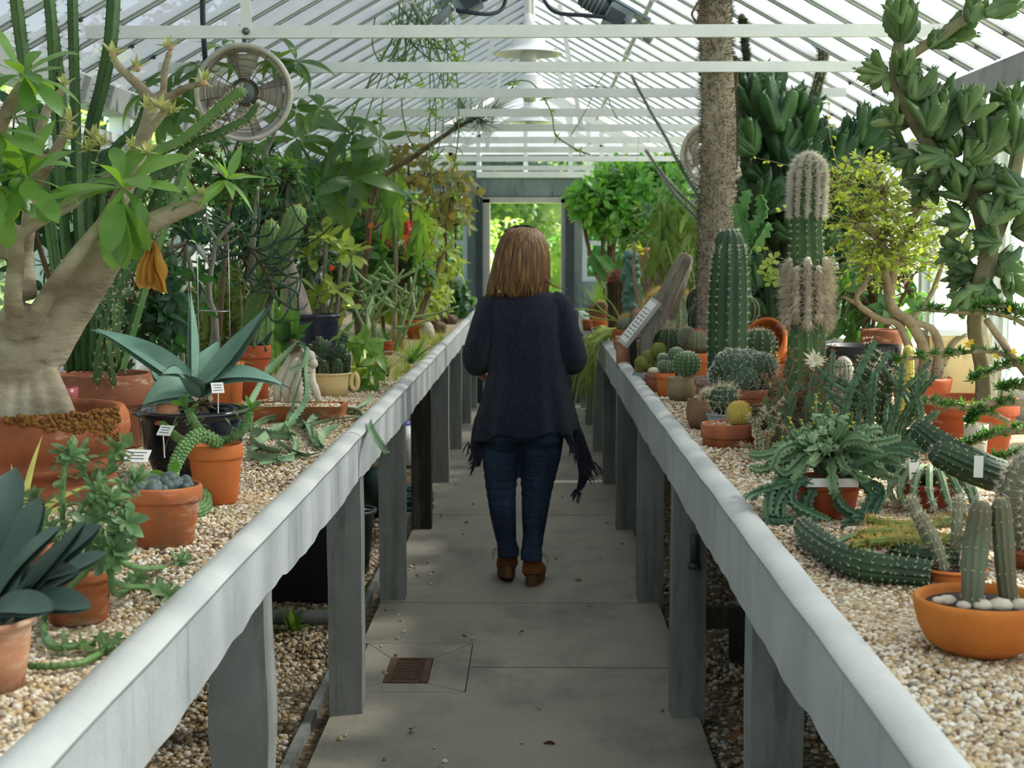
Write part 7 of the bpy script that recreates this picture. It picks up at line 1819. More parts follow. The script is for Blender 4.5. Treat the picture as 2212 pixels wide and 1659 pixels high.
# brown barrel column & monstrose
r = thing('barrel_cactus', 'brown cylindrical barrel with an orange crown, near the doorway', 'cactus', (P(1337, 545, 10.3).x, 10.3, ZG))
pp = path((1337, 720, 10.3), (1337, 650, 10.3), (1337, 610, 10.3)); pp[0].z = ZG - .01
column(r, pp, m_(23, 10.3), 18, .15, C_BROWN, S_DARK, .014, 6, 1, .0009, .8, 2)
sb = MB(); rs = np.random.RandomState(3); c = P(1337, 608, 10.3); d = rs.randn(500, 3); d[:, 2] = abs(d[:, 2]); d /= np.linalg.norm(d, axis=1)[:, None]; sb.needles(np.array(tuple(c)) + d * m_(23, 10.3) * np.array((1, 1, .8)), d + .4 * rs.randn(500, 3), .04, .0016); sb.build('orange_crown', S_RED, r)
r = thing('monstrose_cactus', 'knobbly blue-green monstrose column beside the brown barrel', 'cactus', (P(1362, 545, 9.4).x, 9.4, ZG))
pp = path((1362, 740, 9.4), (1362, 660, 9.4), (1361, 580, 9.4), (1366, 548, 9.4)); pp[0].z = ZG - .01
mb = MB(); Pn, Nn, T = mb.tube(pp, [m_(v, 9.4) for v in (16, 15, 13, 7)], 14, seg=40, rough=.1)
rs = np.random.RandomState(5); C = np.array([Pn[rs.randint(40), rs.randint(14)] for _ in range(90)]); mb.scatter(C, .016 + .016 * rs.rand(90), 2, 4, .9); mb.build('stem', C_BLUE, r)
# yucca-like tuft, ball, small pots
q = pot('potted_yucca', 'bright spiky yucca tuft in a clay pot nearest the doorway, right bench', 'potted plant', 1293, 12.0, 46, 662, TC_BROWN, 'std', 'earth')
tuft(q['root'], (q['x'], q['y'], q['z']), 110, .24, .014, L_BRIGHT, 3, 5, 100, 'leaves', .25)
q = pot('potted_cactus', 'round brown globe in a low clay pot before the yucca tuft', 'potted cactus', 1297, 10.6, 36, 688, TC_NEW, 'std', None)
balls(q['root'], [(1297, 664, 14)], 10.6, C_BROWN, S_YELLOW, 18, .010)
q = pot('potted_cactus', 'clay pot with a yellow-spined blue globe under the sign', 'potted cactus', 1352, 8.6, 60, 712, TC_OLD, 'std', None)
balls(q['root'], [(1352, 700, 18)], 8.6, C_BLUE, S_YELLOW, 14, .022)
q = pot('potted_cactus', 'bluish spiny globe clump right behind the sign panel', 'potted cactus', 1388, 8.2, 60, 725, TC_BROWN, 'std', None)
balls(q['root'], [(1380, 700, 20), (1396, 690, 18), (1375, 685, 14)], 8.2, C_BLUE, S_RED, 14, .014)
q = pot('flower_pot', 'empty grey-brown clay pot on the gravel below the sign', 'pot', 1348, 7.6, 40, 726, TC_PALE, 'std', 'earth')
q = pot('flower_pot', 'dark square-looking pot behind the empty clay pot', 'pot', 1378, 7.5, 42, 730, M_DARK, 'plain', 'earth')
q = pot('flower_pot', 'small beige pot of pebbles beside the sign post', 'pot', 1390, 7.2, 30, 735, G_OLIVE, 'std', None)
q = pot('flower_pot', 'little reddish pot by the rim near the doorway', 'pot', 1270, 11.2, 26, 690, TC_OLD, 'std', None)
# heap of gravel left by the rim
mb = MB(); rs = np.random.RandomState(3); k = 700; a_ = rs.rand(k) * 6.28; d_ = rs.rand(k); c = gp(1343, 775, 0)
mb.scatter(np.stack([c.x + .04 * d_ * np.cos(a_), c.y + .16 * d_ * np.sin(a_), ZG + .04 * (1 - d_ ** 1.5)], -1), .006 + .004 * rs.rand(k), 0, 1)
tag(mb.build('gravel_heap', M_PEBBLE), 'small heap of pale gravel at the rim below the sign', 'gravel', None, 'stuff')
# trailing cactus over the rim
r = thing('trailing_cactus', 'yellow-green stringy stems spilling over the right bench rim towards the woman', 'cactus', (P(1325, 545, 9.55).x, 9.55, ZG))
mb = MB(); rs = np.random.RandomState(4)
c = P(1322, 690, 9.5)
for k in range(84):
    y = 9.1 + 1.0 * rs.rand(); xe = .40 - .17 * rs.rand() ** 1.3; ze = .93 - .42 * rs.rand() ** .8
    p0 = Vector((c.x + .05 * rs.randn(), y, ZG + .04 + .04 * rs.rand())); p1 = Vector((.47, y - .05, 1.01 + .03 * rs.rand())); p2 = Vector((.42 - .03 * rs.rand(), y - .1, .985)); p3 = Vector((xe, y - .12 - .1 * rs.rand(), ze))
    mb.tube([p0, p1, p2, p2.lerp(p3, .5) + Vector((-.02, 0, .02)), p3], [.005, .005, .0045, .004, .003], 5, seg=14)
    if k % 2: 
        f = p2.lerp(p3, .5); mb.tube([f, f + Vector((-.03 - .04 * rs.rand(), -.03, -.05))], [.004, .002], 5)
for k, pts in enumerate([[(1330, 690, 9.6), (1290, 672, 9.6), (1240, 668, 9.6), (1238, 662, 9.6)], [(1325, 690, 9.6), (1300, 670, 9.6), (1282, 650, 9.6)], [(1340, 690, 9.6), (1320, 655, 9.6), (1300, 640, 9.6)], [(1330, 692, 9.6), (1300, 690, 9.6), (1260, 680, 9.6)]]): mb.tube(path(*pts), .006, 5)
mb.build('stems', mat('rhipsalis_stem', srgb(164, 180, 92), srgb(124, 150, 72), 12, .6, .2, 40, .3, .1), r)
# pale green lobed cactus and flat-stemmed thicket behind
r = thing('lobed_cactus', 'light green lobed stems curving up left of the blue-green column', 'cactus', (P(1345, 545, 10.8).x, 10.8, ZG))
mb = MB()
for pts in ([(1360, 700), (1345, 600), (1310, 595), (1290, 570), (1278, 548)], [(1345, 600), (1325, 580), (1305, 560), (1300, 553)], [(1355, 640), (1375, 590), (1352, 560), (1340, 560)]):
    pp = [P(x, y, 10.8) for x, y in pts]
    if pts[0][1] == 700: pp[0].z = ZG
    wing(mb, pp, .05, 3, .6, .06, .25)
mb.build('stems', mat('pale_winged2', srgb(120, 168, 92), srgb(84, 138, 74), 8, .5, .1, 40, .35, .15), r)
r = thing('flat_stemmed_cactus', 'thicket of flat yellow-green stems left of the spiny trunk', 'cactus', (P(1460, 545, 9.2).x, 9.2, ZG))
mb = MB(); rs = np.random.RandomState(8)
for k in range(70):
    x = 1405 + 115 * rs.rand(); y = 430 + 190 * rs.rand(); p = P(x, y, 9.2 + .4 * rs.randn()); d = Vector((.09 * rs.randn(), .05 * rs.randn(), -.16 - .12 * rs.rand()))
    wing(mb, [p, p + d * .5 + Vector((.02 * rs.randn(), 0, 0)), p + d], .032, 2, .75, .05, .25)
    if k % 3 == 0:
        b_ = Vector((P(1460, 545, p.y).x + .06 * rs.randn(), p.y, ZG)); mb.tube([b_, b_.lerp(p, .6) + Vector((.04 * rs.randn(), 0, 0)), p], [.018, .014, .010], 7)
mb.build('stems', mat('flat_stem', srgb(142, 170, 84), srgb(108, 138, 66), 8, .5, .15, 40, .35, .2), r)
mb = MB()
for k in range(14):
    x = 1400 + 90 * rs.rand(); p0 = P(x, 700, 9.0); p0.z = ZG; p1 = P(x - 60 + 90 * rs.rand(), 520 + 70 * rs.rand(), 9.0); mb.tube(bez(p0, p1, 0, (.05 * rs.randn(), 0, 0)), [.02, .018, .015, .012, .009], 7, rough=.08)
mb.build('woody_stems', B_TAN, r)
# hanging clay pot with trailing plant (on wires)
c = P(1388, 535, 9.9)
r = thing('hanging_pot', 'small clay pot hanging on thin wires with a cascading yellow-green plant', 'hanging plant', tuple(c))
R_ = m_(20, 9.9); mb = MB(); mb.lathe([(0, -.13), (R_ * .7, -.13), (R_ * .95, -.03), (R_ * 1.05, -.03), (R_ * 1.05, 0), (R_ * .9, 0), (R_ * .85, -.02), (0, -.03)], 24, tuple(c)); mb.build('pot', TC_PALE, r)
mb = MB(); 
for s_ in (-1, 1): mb.tube([tuple(c + Vector((s_ * R_, 0, 0))), (c.x + s_ * .01, c.y, RZ - PITCH * abs(c.x - XC))], .0015, 4)
mb.build('wire', M_STEEL, r)
lb = MB(); scatter_leaves(lb, [P(1365 + 22 * rs.rand() - 12 * t, 525 + 70 * t, 9.85 + .04 * rs.randn()) for t in rs.rand(90)], .05, .04, 'round', .3, 4); lb.build('leaves', L_LIME, r)
# bright bush beside the doorway
r = thing('round_bush', 'dense fresh green bush right of the doorway, reaching the last bars', 'bush', (P(1330, 545, 13.3).x, 13.3, ZG))
shrub(r, (P(1330, 545, 13.3).x, 13.3, ZG - .01), [(P(1375, 400, 13.3), (.40, .4, .22)), (P(1300, 440, 13.1), (.26, .3, .18)), (P(1420, 440, 13.3), (.28, .3, .25)), (P(1340, 470, 13.2), (.3, .3, .16)), (P(1255, 425, 13.1), (.12, .2, .08)), (P(1440, 380, 13.4), (.2, .3, .15)), (P(1410, 520, 13.3), (.25, .25, .2))], L_BUSH, B_BROWN, 330, .125, .045, 'obovate', 11, .025, 5, .5, lo=15, hi=95, ns=4)
mb = MB()
for k in range(8): mb.tube(bez((P(1330, 545, 13.3).x + .05 * math.sin(k), 13.3, ZG), P(1300 + 14 * k, 480, 13.3), 0, (.06 * math.cos(k * 2), 0, 0)), [.035, .03, .025, .02, .014], 7, rough=.08)
mb.build('bare_stems', B_BROWN, r)
for k, (nm, lab, bx, Y, blobs, lm, bm, n, L, wd, per) in enumerate([
    ('leafy_shrub', 'dark shrub along the right glazing behind the crested euphorbia mass', 1690, 8.6, [bl(1650, 560, 8.8, .3, .3, .4), bl(1720, 460, 8.8, .3, .3, .3), bl(1640, 400, 9.2, .2, .3, .3)], L_DARK, B_BROWN, 110, .09, .04, 8),
    ('leafy_shrub', 'green shrub between the flat-stemmed thicket and the doorway bush', 1440, 11.5, [bl(1440, 520, 11.6, .4, .4, .35), bl(1490, 450, 11.6, .3, .4, .3), bl(1400, 590, 11.6, .35, .4, .25)], L_MID, B_BROWN, 100, .10, .045, 7),
    ('leafy_shrub', 'low green shrub behind the gnarled shrub trunk on the right', 1880, 6.4, [bl(1890, 640, 6.5, .2, .2, .22), bl(1960, 600, 6.4, .1, .15, .18)], L_MID, B_BROWN, 46, .08, .04, 6)]):
    cc = P(bx, 545, Y); r = thing(nm, lab, 'shrub', (cc.x, Y, ZG))
    shrub(r, (cc.x, Y, ZG - .01), blobs, lm, bm, n, L, wd, 'ovate', per, .014, 2000 + k * 17, .6)
# ================================================================== the woman walking away
YP = 6.6
M_SKIN = mat('skin', srgb(206, 156, 128), srgb(190, 138, 112), 6, .55, .08, 60, .35)
def hair_mat():
    m, nt, out = nodes('brown_hair')
    v = coords(nt, (38, 38, 1.1))
    col = ramp(nt, noisef(nt, v, 2.2, 5, .7), [(.3, srgb(62, 44, 30)), (.52, srgb(116, 82, 48)), (.72, srgb(184, 140, 84))])
    principled(nt, out, col, .42, noisef(nt, v, 3, 4), .7, .01, .5)
    return m
M_HAIR = hair_mat()
def knit_mat():
    m, nt, out = nodes('navy_knit')
    v = coords(nt); v2 = coords(nt, (60, 60, 14))
    f = noisef(nt, v2, 3, 5, .7)
    col = ramp(nt, f, [(.3, srgb(22, 26, 40)), (.52, srgb(32, 37, 54)), (.75, srgb(60, 64, 84))])
    principled(nt, out, col, .95, noisef(nt, coords(nt, (90, 90, 40)), 3, 4), .8, .012, .12, sheen=.15)
    return m
M_KNIT = knit_mat()
def denim_mat():
    m, nt, out = nodes('dark_denim')
    v = coords(nt)
    col = ramp(nt, noisef(nt, coords(nt, (6, 6, 2.2)), 2, 5, .6), [(.3, srgb(30, 40, 56)), (.55, srgb(44, 60, 82)), (.78, srgb(66, 88, 114))])
    principled(nt, out, col, .85, noisef(nt, coords(nt, (5, 5, 34)), 1.2, 3), .6, .02, .2)
    return m
M_DENIM = denim_mat()
M_BOOT = mat('tan_suede', srgb(142, 92, 52), srgb(106, 66, 38), 14, .8, .3, 50, .2)
M_SOLE = mat('wedge_sole', srgb(124, 92, 62), srgb(96, 70, 48), 8, .7, .2, 40)
M_LACE = mat('lace', srgb(176, 140, 96), srgb(150, 116, 78), 8, .7)
M_SHADES = mat('sunglasses_black', srgb(24, 24, 26), srgb(20, 20, 22), 3, .2, spec=.6)

def remesh(o, vox, smooth=2):
    md = o.modifiers.new('remesh', 'REMESH'); md.mode = 'VOXEL'; md.voxel_size = vox; md.use_smooth_shade = True
    if smooth:
        s_ = o.modifiers.new('smooth', 'SMOOTH'); s_.iterations = smooth; s_.factor = .5
    return o
wp = lambda x, y, dy=0.0: P(x, y, YP) + Vector((0, dy, 0))
w_ = lambda v: m_(v, YP)
per = thing('person', 'woman with shoulder-length brown hair walking away in a navy cardigan and jeans', 'person', (wp(1130, 545).x, YP, 0))
# ---- body (one surface)
mb = MB()
mb.blob(wp(1129, 552, .01), .118, 3, (.66, .80, .98)); mb.blob(wp(1129, 585, .04), .062, 2, (.95, .9, 1.1)); mb.blob(wp(1129, 562, .108), .016, 1, (.8, 1, 1.5)); mb.blob(wp(1129, 580, .096), .018, 1, (1.2, .6, .5))
for s_ in (-1, 1): mb.blob(wp(1129 + s_ * 37, 556, .015), .02, 1, (.4, .8, 1.3))
mb.tube([wp(1130, 590, .01), wp(1130, 625, 0), wp(1131, 650, -.01)], [.055, .055, .07], 14)
mb.tube([wp(1131, 650, 0), wp(1131, 700, 0), wp(1130, 800, 0), wp(1129, 880, 0), wp(1129, 945, 0)], [.09, .12, .12, .145, .13], 18, squash=.75, up=(1, 0, 0))
mb.tube([wp(1078, 664, 0), wp(1131, 655, 0), wp(1192, 664, 0)], [.042, .055, .042], 12)
ARM = {-1: [wp(1062, 664, 0), wp(1040, 720, -.02), wp(1030, 768, -.01), wp(1036, 806, .12), wp(1052, 826, .20)], 1: [wp(1208, 664, 0), wp(1226, 720, -.02), wp(1236, 768, -.01), wp(1232, 800, .12), wp(1215, 818, .20)]}
for s_, a in ARM.items():
    mb.tube(a, [.048, .042, .038, .030, .024], 12)
    h = a[-1]; f = (a[-1] - a[-2]).normalized(); inn = Vector((-s_, 0, 0))
    pc = h + f * .05; mb.blob(pc, .042, 2, (.9, .95, .5))
    mb.tube([h, pc], [.026, .036], 10, squash=.6)
    for k, (off, ln) in enumerate([(-.027, .060), (-.009, .072), (.009, .068), (.026, .052)]):
        b = pc + f * .03 + Vector((0, 0, 1)).cross(f).normalized() * off
        mb.tube([b, b + f * ln * .45 + Vector((0, 0, -.006)), b + f * ln * .75 + Vector((0, 0, -.03)), b + f * ln * .7 + Vector((0, 0, -.048))], [.0095, .009, .0085, .007], 8)
    b = pc + inn * .03; mb.tube([pc + inn * .01, b + f * .012 + Vector((0, 0, -.012)), b + inn * .012 + f * .04 + Vector((0, 0, -.022))], [.012, .011, .008], 8)
LEG = {-1: [wp(1092, 925, 0), wp(1083, 1000, .0), wp(1082, 1062, -.01), wp(1089, 1125, -.02), wp(1097, 1200, .02)], 1: [wp(1170, 925, 0), wp(1167, 990, 0), wp(1160, 1062, .0), wp(1155, 1125, -.02), wp(1150, 1205, -.03)]}
for s_, a in LEG.items(): mb.tube(a, [.085, .078, .058, .046, .038], 14)
remesh(mb.build('body', M_SKIN, per), .0055, 3)
mb = MB()
for s_ in (-1, 1): mb.blob(wp(1129 + s_ * 15, 553, .096), .010, 2)
mb.build('eyes', mat('eye', srgb(226, 224, 220), srgb(90, 70, 50), 3, .3), per)
# ---- hair
mb = MB()
HR = [(491.5, 1120, 1146, .03), (495, 1108, 1154, .055), (502, 1097, 1163, .078), (514, 1087, 1172, .098), (532, 1079, 1179, .112), (556, 1072, 1183, .118), (582, 1066, 1184, .116), (602, 1061, 1184, .112), (617, 1057, 1182, .106), (628, 1058, 1178, .098)]
na = 120; th = np.linspace(0, 2 * PI, na, endpoint=False); rs = np.random.RandomState(3)
strand = .5 * np.sin(th * 31 + 1) + .35 * np.sin(th * 53 + 2) + .4 * np.sin(th * 17)
V = []
jag = 14 * rs.rand(na) - 5 + 6 * np.sin(th * 7)
for i, (py, l, r_, dp) in enumerate(HR):
    f = i / (len(HR) - 1)
    for j in range(na):
        hw = w_((r_ - l) / 2); cx_ = (l + r_) / 2
        a = th[j]; front = max(0, math.sin(a))
        k = 1 + .025 * strand[j] * min(1, f * 2)
        x = wp(cx_, py).x + hw * math.cos(a) * k; y = YP + .005 + dp * math.sin(a) * k * (1 - .30 * front * (f > .35))
        z = wp(cx_, py + (jag[j] if i == len(HR) - 1 else 0)).z
        V.append((x, y, z))
Q = []
for i in range(len(HR) - 1):
    for j in range(na):
        a = th[j]
        if i >= 4 and abs(a - PI / 2) < .72: continue
        j2 = (j + 1) % na; Q.append((i * na + j, i * na + j2, (i + 1) * na + j2, (i + 1) * na + j))
top = wp(1134, 490.5); V.append(tuple(top)); T = [(len(V) - 1, (j + 1) % na, j) for j in range(na)]
mb.add(V, Q, T)
for k in range(150):   # separate locks
    a = PI * 1.05 + PI * .9 * rs.rand() if k % 3 else (PI * .98 + .3 * rs.rand() if k % 2 else 2 * PI - .3 * rs.rand() + .1)
    pts = []
    e = .012 * rs.randn()
    for (py, l, r_, dp) in HR[1:]:
        hw = w_((r_ - l) / 2) + .004; a2 = a + e * (py - 514) / 20
        pts.append(Vector((wp((l + r_) / 2, py).x + hw * math.cos(a2), YP + .005 + (dp + .004) * math.sin(a2), wp(0, py + (4 + 12 * rs.rand() if py > 620 else 0)).z)))
    if math.cos(a) < -.8: pts[-1] += Vector((-.012, 0, 0)); 
    n_ = len(pts); mb.tube(pts, [.004 + .003 * rs.rand()] * (n_ - 1) + [.0015], 5)
for (x0, y0_, x1, y1_) in ((1178, 600, 1215, 622), (1180, 608, 1226, 624), (1062, 600, 1056, 628), (1160, 600, 1172, 630)):
    mb.tube([wp(x0, y0_, -.05), wp((x0 + x1) / 2, y1_ - 5, -.08), wp(x1, y1_, -.085)], [.004, .003, .001], 5)
mb.build('hair', M_HAIR, per)
# ---- sunglasses pushed up on the head
mb = MB()
mb.tube([wp(1143, 489, .04), wp(1158, 497, .0), wp(1169, 512, -.03), wp(1172, 522, -.045)], [.006, .007, .006, .004], 8, squash=.5)
mb.tube([wp(1090, 500, .02), wp(1110, 489, .05), wp(1135, 487, .06), wp(1150, 490, .05)], .005, 8)
for x in (1112, 1142): mb.blob(wp(x, 496, .075), .026, 2, (1, .35, .75))
mb.build('sunglasses', M_SHADES, per)
# ---- cardigan
mb = MB()
CR_ = [(621, 1100, 1164, .062), (630, 1078, 1188, .078), (641, 1058, 1208, .092), (656, 1048, 1222, .105), (690, 1049, 1222, .125), (740, 1056, 1220, .13), (800, 1054, 1224, .13), (850, 1041, 1234, .145), (890, 1028, 1244, .16)]
def hem(a):   # picture row of the hem by direction
    c, s_ = math.cos(a), math.sin(a)
    base = 928 + 6 * math.sin(3 * a) + 5 * math.sin(7 * a)
    if c < 0: base += 32 * (-c) ** 2
    else: base += 4 * c
    if s_ > 0: base += 20 * s_
    return base
na = 72; V = []; th = np.linspace(0, 2 * PI, na, endpoint=False)
rows = len(CR_) + 3
for i in range(rows):
    for a in th:
        fold = 1 + (.03 * math.sin(9 * a + 1) + .02 * math.sin(14 * a)) * max(0, (i - 4) / 6)
        if i < len(CR_): py, l, r_, dp = CR_[i]
        else:
            t = (i - len(CR_) + 1) / 3; py = 890 + (hem(a) - 890) * t; l = 1028 - 11 * t; r_ = 1244 + 10 * t; dp = .16 + .012 * t
        hw = w_((r_ - l) / 2); V.append((wp((l + r_) / 2, py).x + hw * math.cos(a) * fold, YP + dp * math.sin(a) * fold, wp(0, py).z))
Q = []
for i in range(rows - 1):
    for j in range(na):
        j2 = (j + 1) % na; Q.append((i * na + j, (i + 1) * na + j, (i + 1) * na + j2, i * na + j2))
# inner skin, so that the hem is a thin edge
o_ = len(V); Vi = []
for i in range(rows):
    for j, a in enumerate(th):
        x, y, z = V[i * na + j]; cx_ = wp(1134, 545).x; Vi.append((cx_ + (x - cx_) * .90, YP + (y - YP) * .88, z + (.0 if i else -.004)))
V += Vi
for i in range(rows - 1):
    for j in range(na):
        j2 = (j + 1) % na; Q.append((o_ + i * na + j, o_ + i * na + j2, o_ + (i + 1) * na + j2, o_ + (i + 1) * na + j))
for j in range(na):
    j2 = (j + 1) % na; e = (rows - 1) * na
    Q.append((e + j, o_ + e + j, o_ + e + j2, e + j2)); Q.append((j, j2, o_ + j2, o_ + j))
mb.add(V, Q)
for s_, a in ARM.items():
    q0 = [a[0] + Vector((-s_ * .035, 0, .012)), a[0] + Vector((s_ * .002, 0, -.01)), a[1], a[2] + Vector((s_ * .006, 0, -.008)), a[2].lerp(a[3], .55) + Vector((s_ * .006, 0, -.004))]
    mb.tube(q0, [.068, .068, .060, .064, .052], 18, rough=.015, seed=4)
    c = q0[-1]; d = (a[3] - a[2]).normalized()
    for t in (.0, .018): mb.tube([c - d * (.012 + t * 1.4), c + d * (.012 - t)], [.058 + t * .3, .056], 16)
# right and left hanging tails
def tail(pts):
    """pts: (px left, px right, py, dy)"""
    V = []; Q = []
    for (l, r_, py, dy) in pts:
        V += [tuple(wp(l, py, dy - .012)), tuple(wp(r_, py, dy - .012)), tuple(wp(r_, py, dy + .012)), tuple(wp(l, py, dy + .012))]
    for i in range(len(pts) - 1):
        for q_ in range(4):
            a, b = i * 4 + q_, i * 4 + (q_ + 1) % 4; Q.append((a, b, b + 4, a + 4))
    e = (len(pts) - 1) * 4; Q += [(3, 2, 1, 0), (e, e + 1, e + 2, e + 3)]
    mb.add(V, Q)
tail([(1212, 1240, 890, -.02), (1224, 1250, 912, -.02), (1230, 1262, 940, -.02), (1238, 1272, 970, -.01), (1246, 1283, 1000, 0), (1250, 1276, 1025, 0), (1247, 1264, 1050, .01), (1243, 1254, 1062, .01)])
tail([(1196, 1226, 912, -.09), (1208, 1234, 926, -.09), (1220, 1238, 944, -.09), (1230, 1240, 962, -.09)])
tail([(1026, 1050, 900, -.02), (1019, 1052, 932, -.03), (1017, 1050, 960, -.04), (1022, 1044, 985, -.05), (1028, 1038, 1005, -.05)])
cg = remesh(mb.build('cardigan', M_KNIT, per), .0075, 2)
fb = MB(); rs = np.random.RandomState(5)
for (x0, y0_, x1, y1_, n, dx, dy_) in ((1230, 940, 1244, 962, 12, 0, 34), (1243, 1058, 1254, 1066, 10, -8, 18), (1258, 1020, 1284, 1000, 14, 14, 22), (1014, 955, 1030, 1000, 14, -8, 26), (1205, 920, 1232, 944, 8, 2, 14)):
    for k in range(n):
        t = k / max(1, n - 1); x, y = x0 + (x1 - x0) * t, y0_ + (y1_ - y0_) * t; dd = -.1 if x1 < 1246 and x0 > 1200 and y1_ < 970 else -.03
        if x0 < 1100: dd = -.06
        e = (x + dx * (.6 + rs.rand()) + 3 * rs.randn(), y + dy_ * (.6 + .6 * rs.rand()))
        fb.tube([wp(x, y - 4, dd), wp((x + e[0]) / 2 + 2 * rs.randn(), (y + e[1]) / 2, dd), wp(e[0], e[1], dd)], [.004, .0032, .002], 5)
fb.build('fringe', M_KNIT, cg)
# ---- jeans
mb = MB()
mb.tube([wp(1130, 875, 0), wp(1130, 915, -.01), wp(1130, 945, -.01)], [w_(84), w_(90), w_(84)], 24, squash=.78, up=(1, 0, 0))
for s_ in (-1, 1): mb.blob(wp(1130 + s_ * 40, 928, -.05), .105, 2, (.95, .9, 1))
J = {-1: ([(1090, 935, -.01), (1083, 985, -.01), (1082, 1030, -.005), (1083, 1062, -.01), (1087, 1110, -.02), (1093, 1160, 0), (1098, 1192, .015), (1098, 1203, .018)], [46, 41, 36, 32.5, 28.5, 23, 21, 22]),
     1: ([(1170, 935, -.01), (1168, 975, -.01), (1163, 1020, 0), (1159, 1062, 0), (1155, 1110, -.015), (1152, 1155, -.02), (1148, 1188, -.03), (1148, 1206, -.03)], [49, 46, 40, 33.5, 28.5, 23, 23, 23])}
for s_, (pts, rr) in J.items():
    L, R = resample(np.array([tuple(wp(*p)) for p in pts]), np.array([w_(v) for v in rr]), 60)
    zz = L[:, 2]
    R = R * (1 + .035 * np.sin(zz * 150) * np.exp(-((zz - .47) / .10) ** 2) + .05 * np.sin(zz * 120 + s_) * np.exp(-((zz - .16) / .07) ** 2))
    mb.tube(L, R, 22, raw=True, rough=.006)
    c = L[-1]; mb.tube([tuple(c + np.array((0, 0, .045))), tuple(c + np.array((0, 0, .0)))], [w_(24), w_(24.5)], 20)
remesh(mb.build('jeans', M_DENIM, per), .008, 2)
# ---- boots
for s_, (cx_, base, Yb, lift, yaw) in {-1: (1096, 1262, 6.64, .018, 6), 1: (1151, 1277, 6.57, 0.0, -10)}.items():
    c = P(cx_, base, Yb); c = Vector((c.x, Yb + .045, 0))
    R3 = Matrix.Rotation(rad(yaw), 3, 'Z') @ Matrix.Rotation(rad(-7 if lift else 0), 3, 'X')
    tr_ = lambda x, y, z: c + R3 @ Vector((x, y, z)) + Vector((0, 0, lift))
    mb = MB()
    mb.tube([tr_(0, -.005, .165), tr_(0, -.008, .12), tr_(0, -.012, .085), tr_(0, -.012, .06)], [.046, .044, .047, .05], 18)
    mb.tube([tr_(0, -.02, .075), tr_(0, .05, .065), tr_(0, .12, .045), tr_(0, .17, .035), tr_(0, .195, .03)], [.05, .048, .044, .036, .016], 16)
    bo = remesh(mb.build('boot', M_BOOT, per), .006, 2)
    mb = MB(); prof = []
    n = 28; V = []
    for z_, k in ((0, .94), (1, 1.0)):
        for j in range(n):
            a = 2 * PI * j / n; y = .065 + .135 * math.sin(a); x = .043 * math.cos(a) * (1 if math.sin(a) > -.3 else .92)
            zt = .058 - .04 * max(0, min(1, (y + .03) / .14)) 
            V.append(tuple(tr_(x * k, y * (1 if y > 0 else k), zt * z_ if z_ else -.0)))
    Q = [(j, (j + 1) % n, n + (j + 1) % n, n + j) for j in range(n)]
    V.append(tuple(tr_(0, .06, 0))); V.append(tuple(tr_(0, .06, .03)))
    T = [(2 * n, (j + 1) % n, j) for j in range(n)] + [(2 * n + 1, n + j, n + (j + 1) % n) for j in range(n)]
    mb.add(V, Q, T); mb.build('sole', M_SOLE, bo, False)
    mb = MB()
    mb.tube([tr_(s_ * .02, .06, .14), tr_(s_ * .055, .03, .12), tr_(s_ * .07, .0, .085)], .0022, 5); mb.tube([tr_(s_ * .02, .06, .135), tr_(s_ * .06, .04, .13), tr_(s_ * .066, .02, .10)], .0022, 5)
    mb.build('laces', M_LACE, bo)
# ================================================================== lamps, fans, vent gear
for k, (Y, lab) in enumerate([(7.6, 'white enamel pendant lamp behind the nearest bar, first from the viewer'), (9.5, 'white enamel pendant lamp, second along the ridge, rim behind a bar'), (11.55, 'white enamel pendant lamp, third along the ridge, before the gable')]):
    x = XC + .005; zr = 2.58
    r = thing('pendant_lamp', lab, 'lamp', (x, Y, RZ - .06), 'white pendant lamps')
    mb = MB(); mb.lathe([(.0, .13), (.03, .13), (.055, .12), (.082, .112), (.088, .06), (.098, .035), (.14, .012), (.178, .0), (.18, -.004), (.172, -.004), (.135, .006), (.09, .02), (.078, .05), (.075, .1), (0, .11)], 40, (x, Y, zr)); mb.build('lamp_shade', M_WHITE2, r)
    mb = MB(); mb.tube([(x, Y, zr + .12), (x, Y, RZ - .05)], .012, 10); mb.lathe([(.0, .2), (.024, .2), (.026, .13), (0, .13)], 16, (x, Y, zr)); mb.build('stem', M_WHITE, r)
    mb = MB(); mb.lathe([(.03, .03), (.042, 0), (.044, -.03), (.036, -.05), (0, -.056)], 20, (x, Y, zr)); mb.build('bulb', mat('lamp_glass', srgb(226, 228, 226), srgb(208, 212, 212), 3, .15, spec=.6), r)

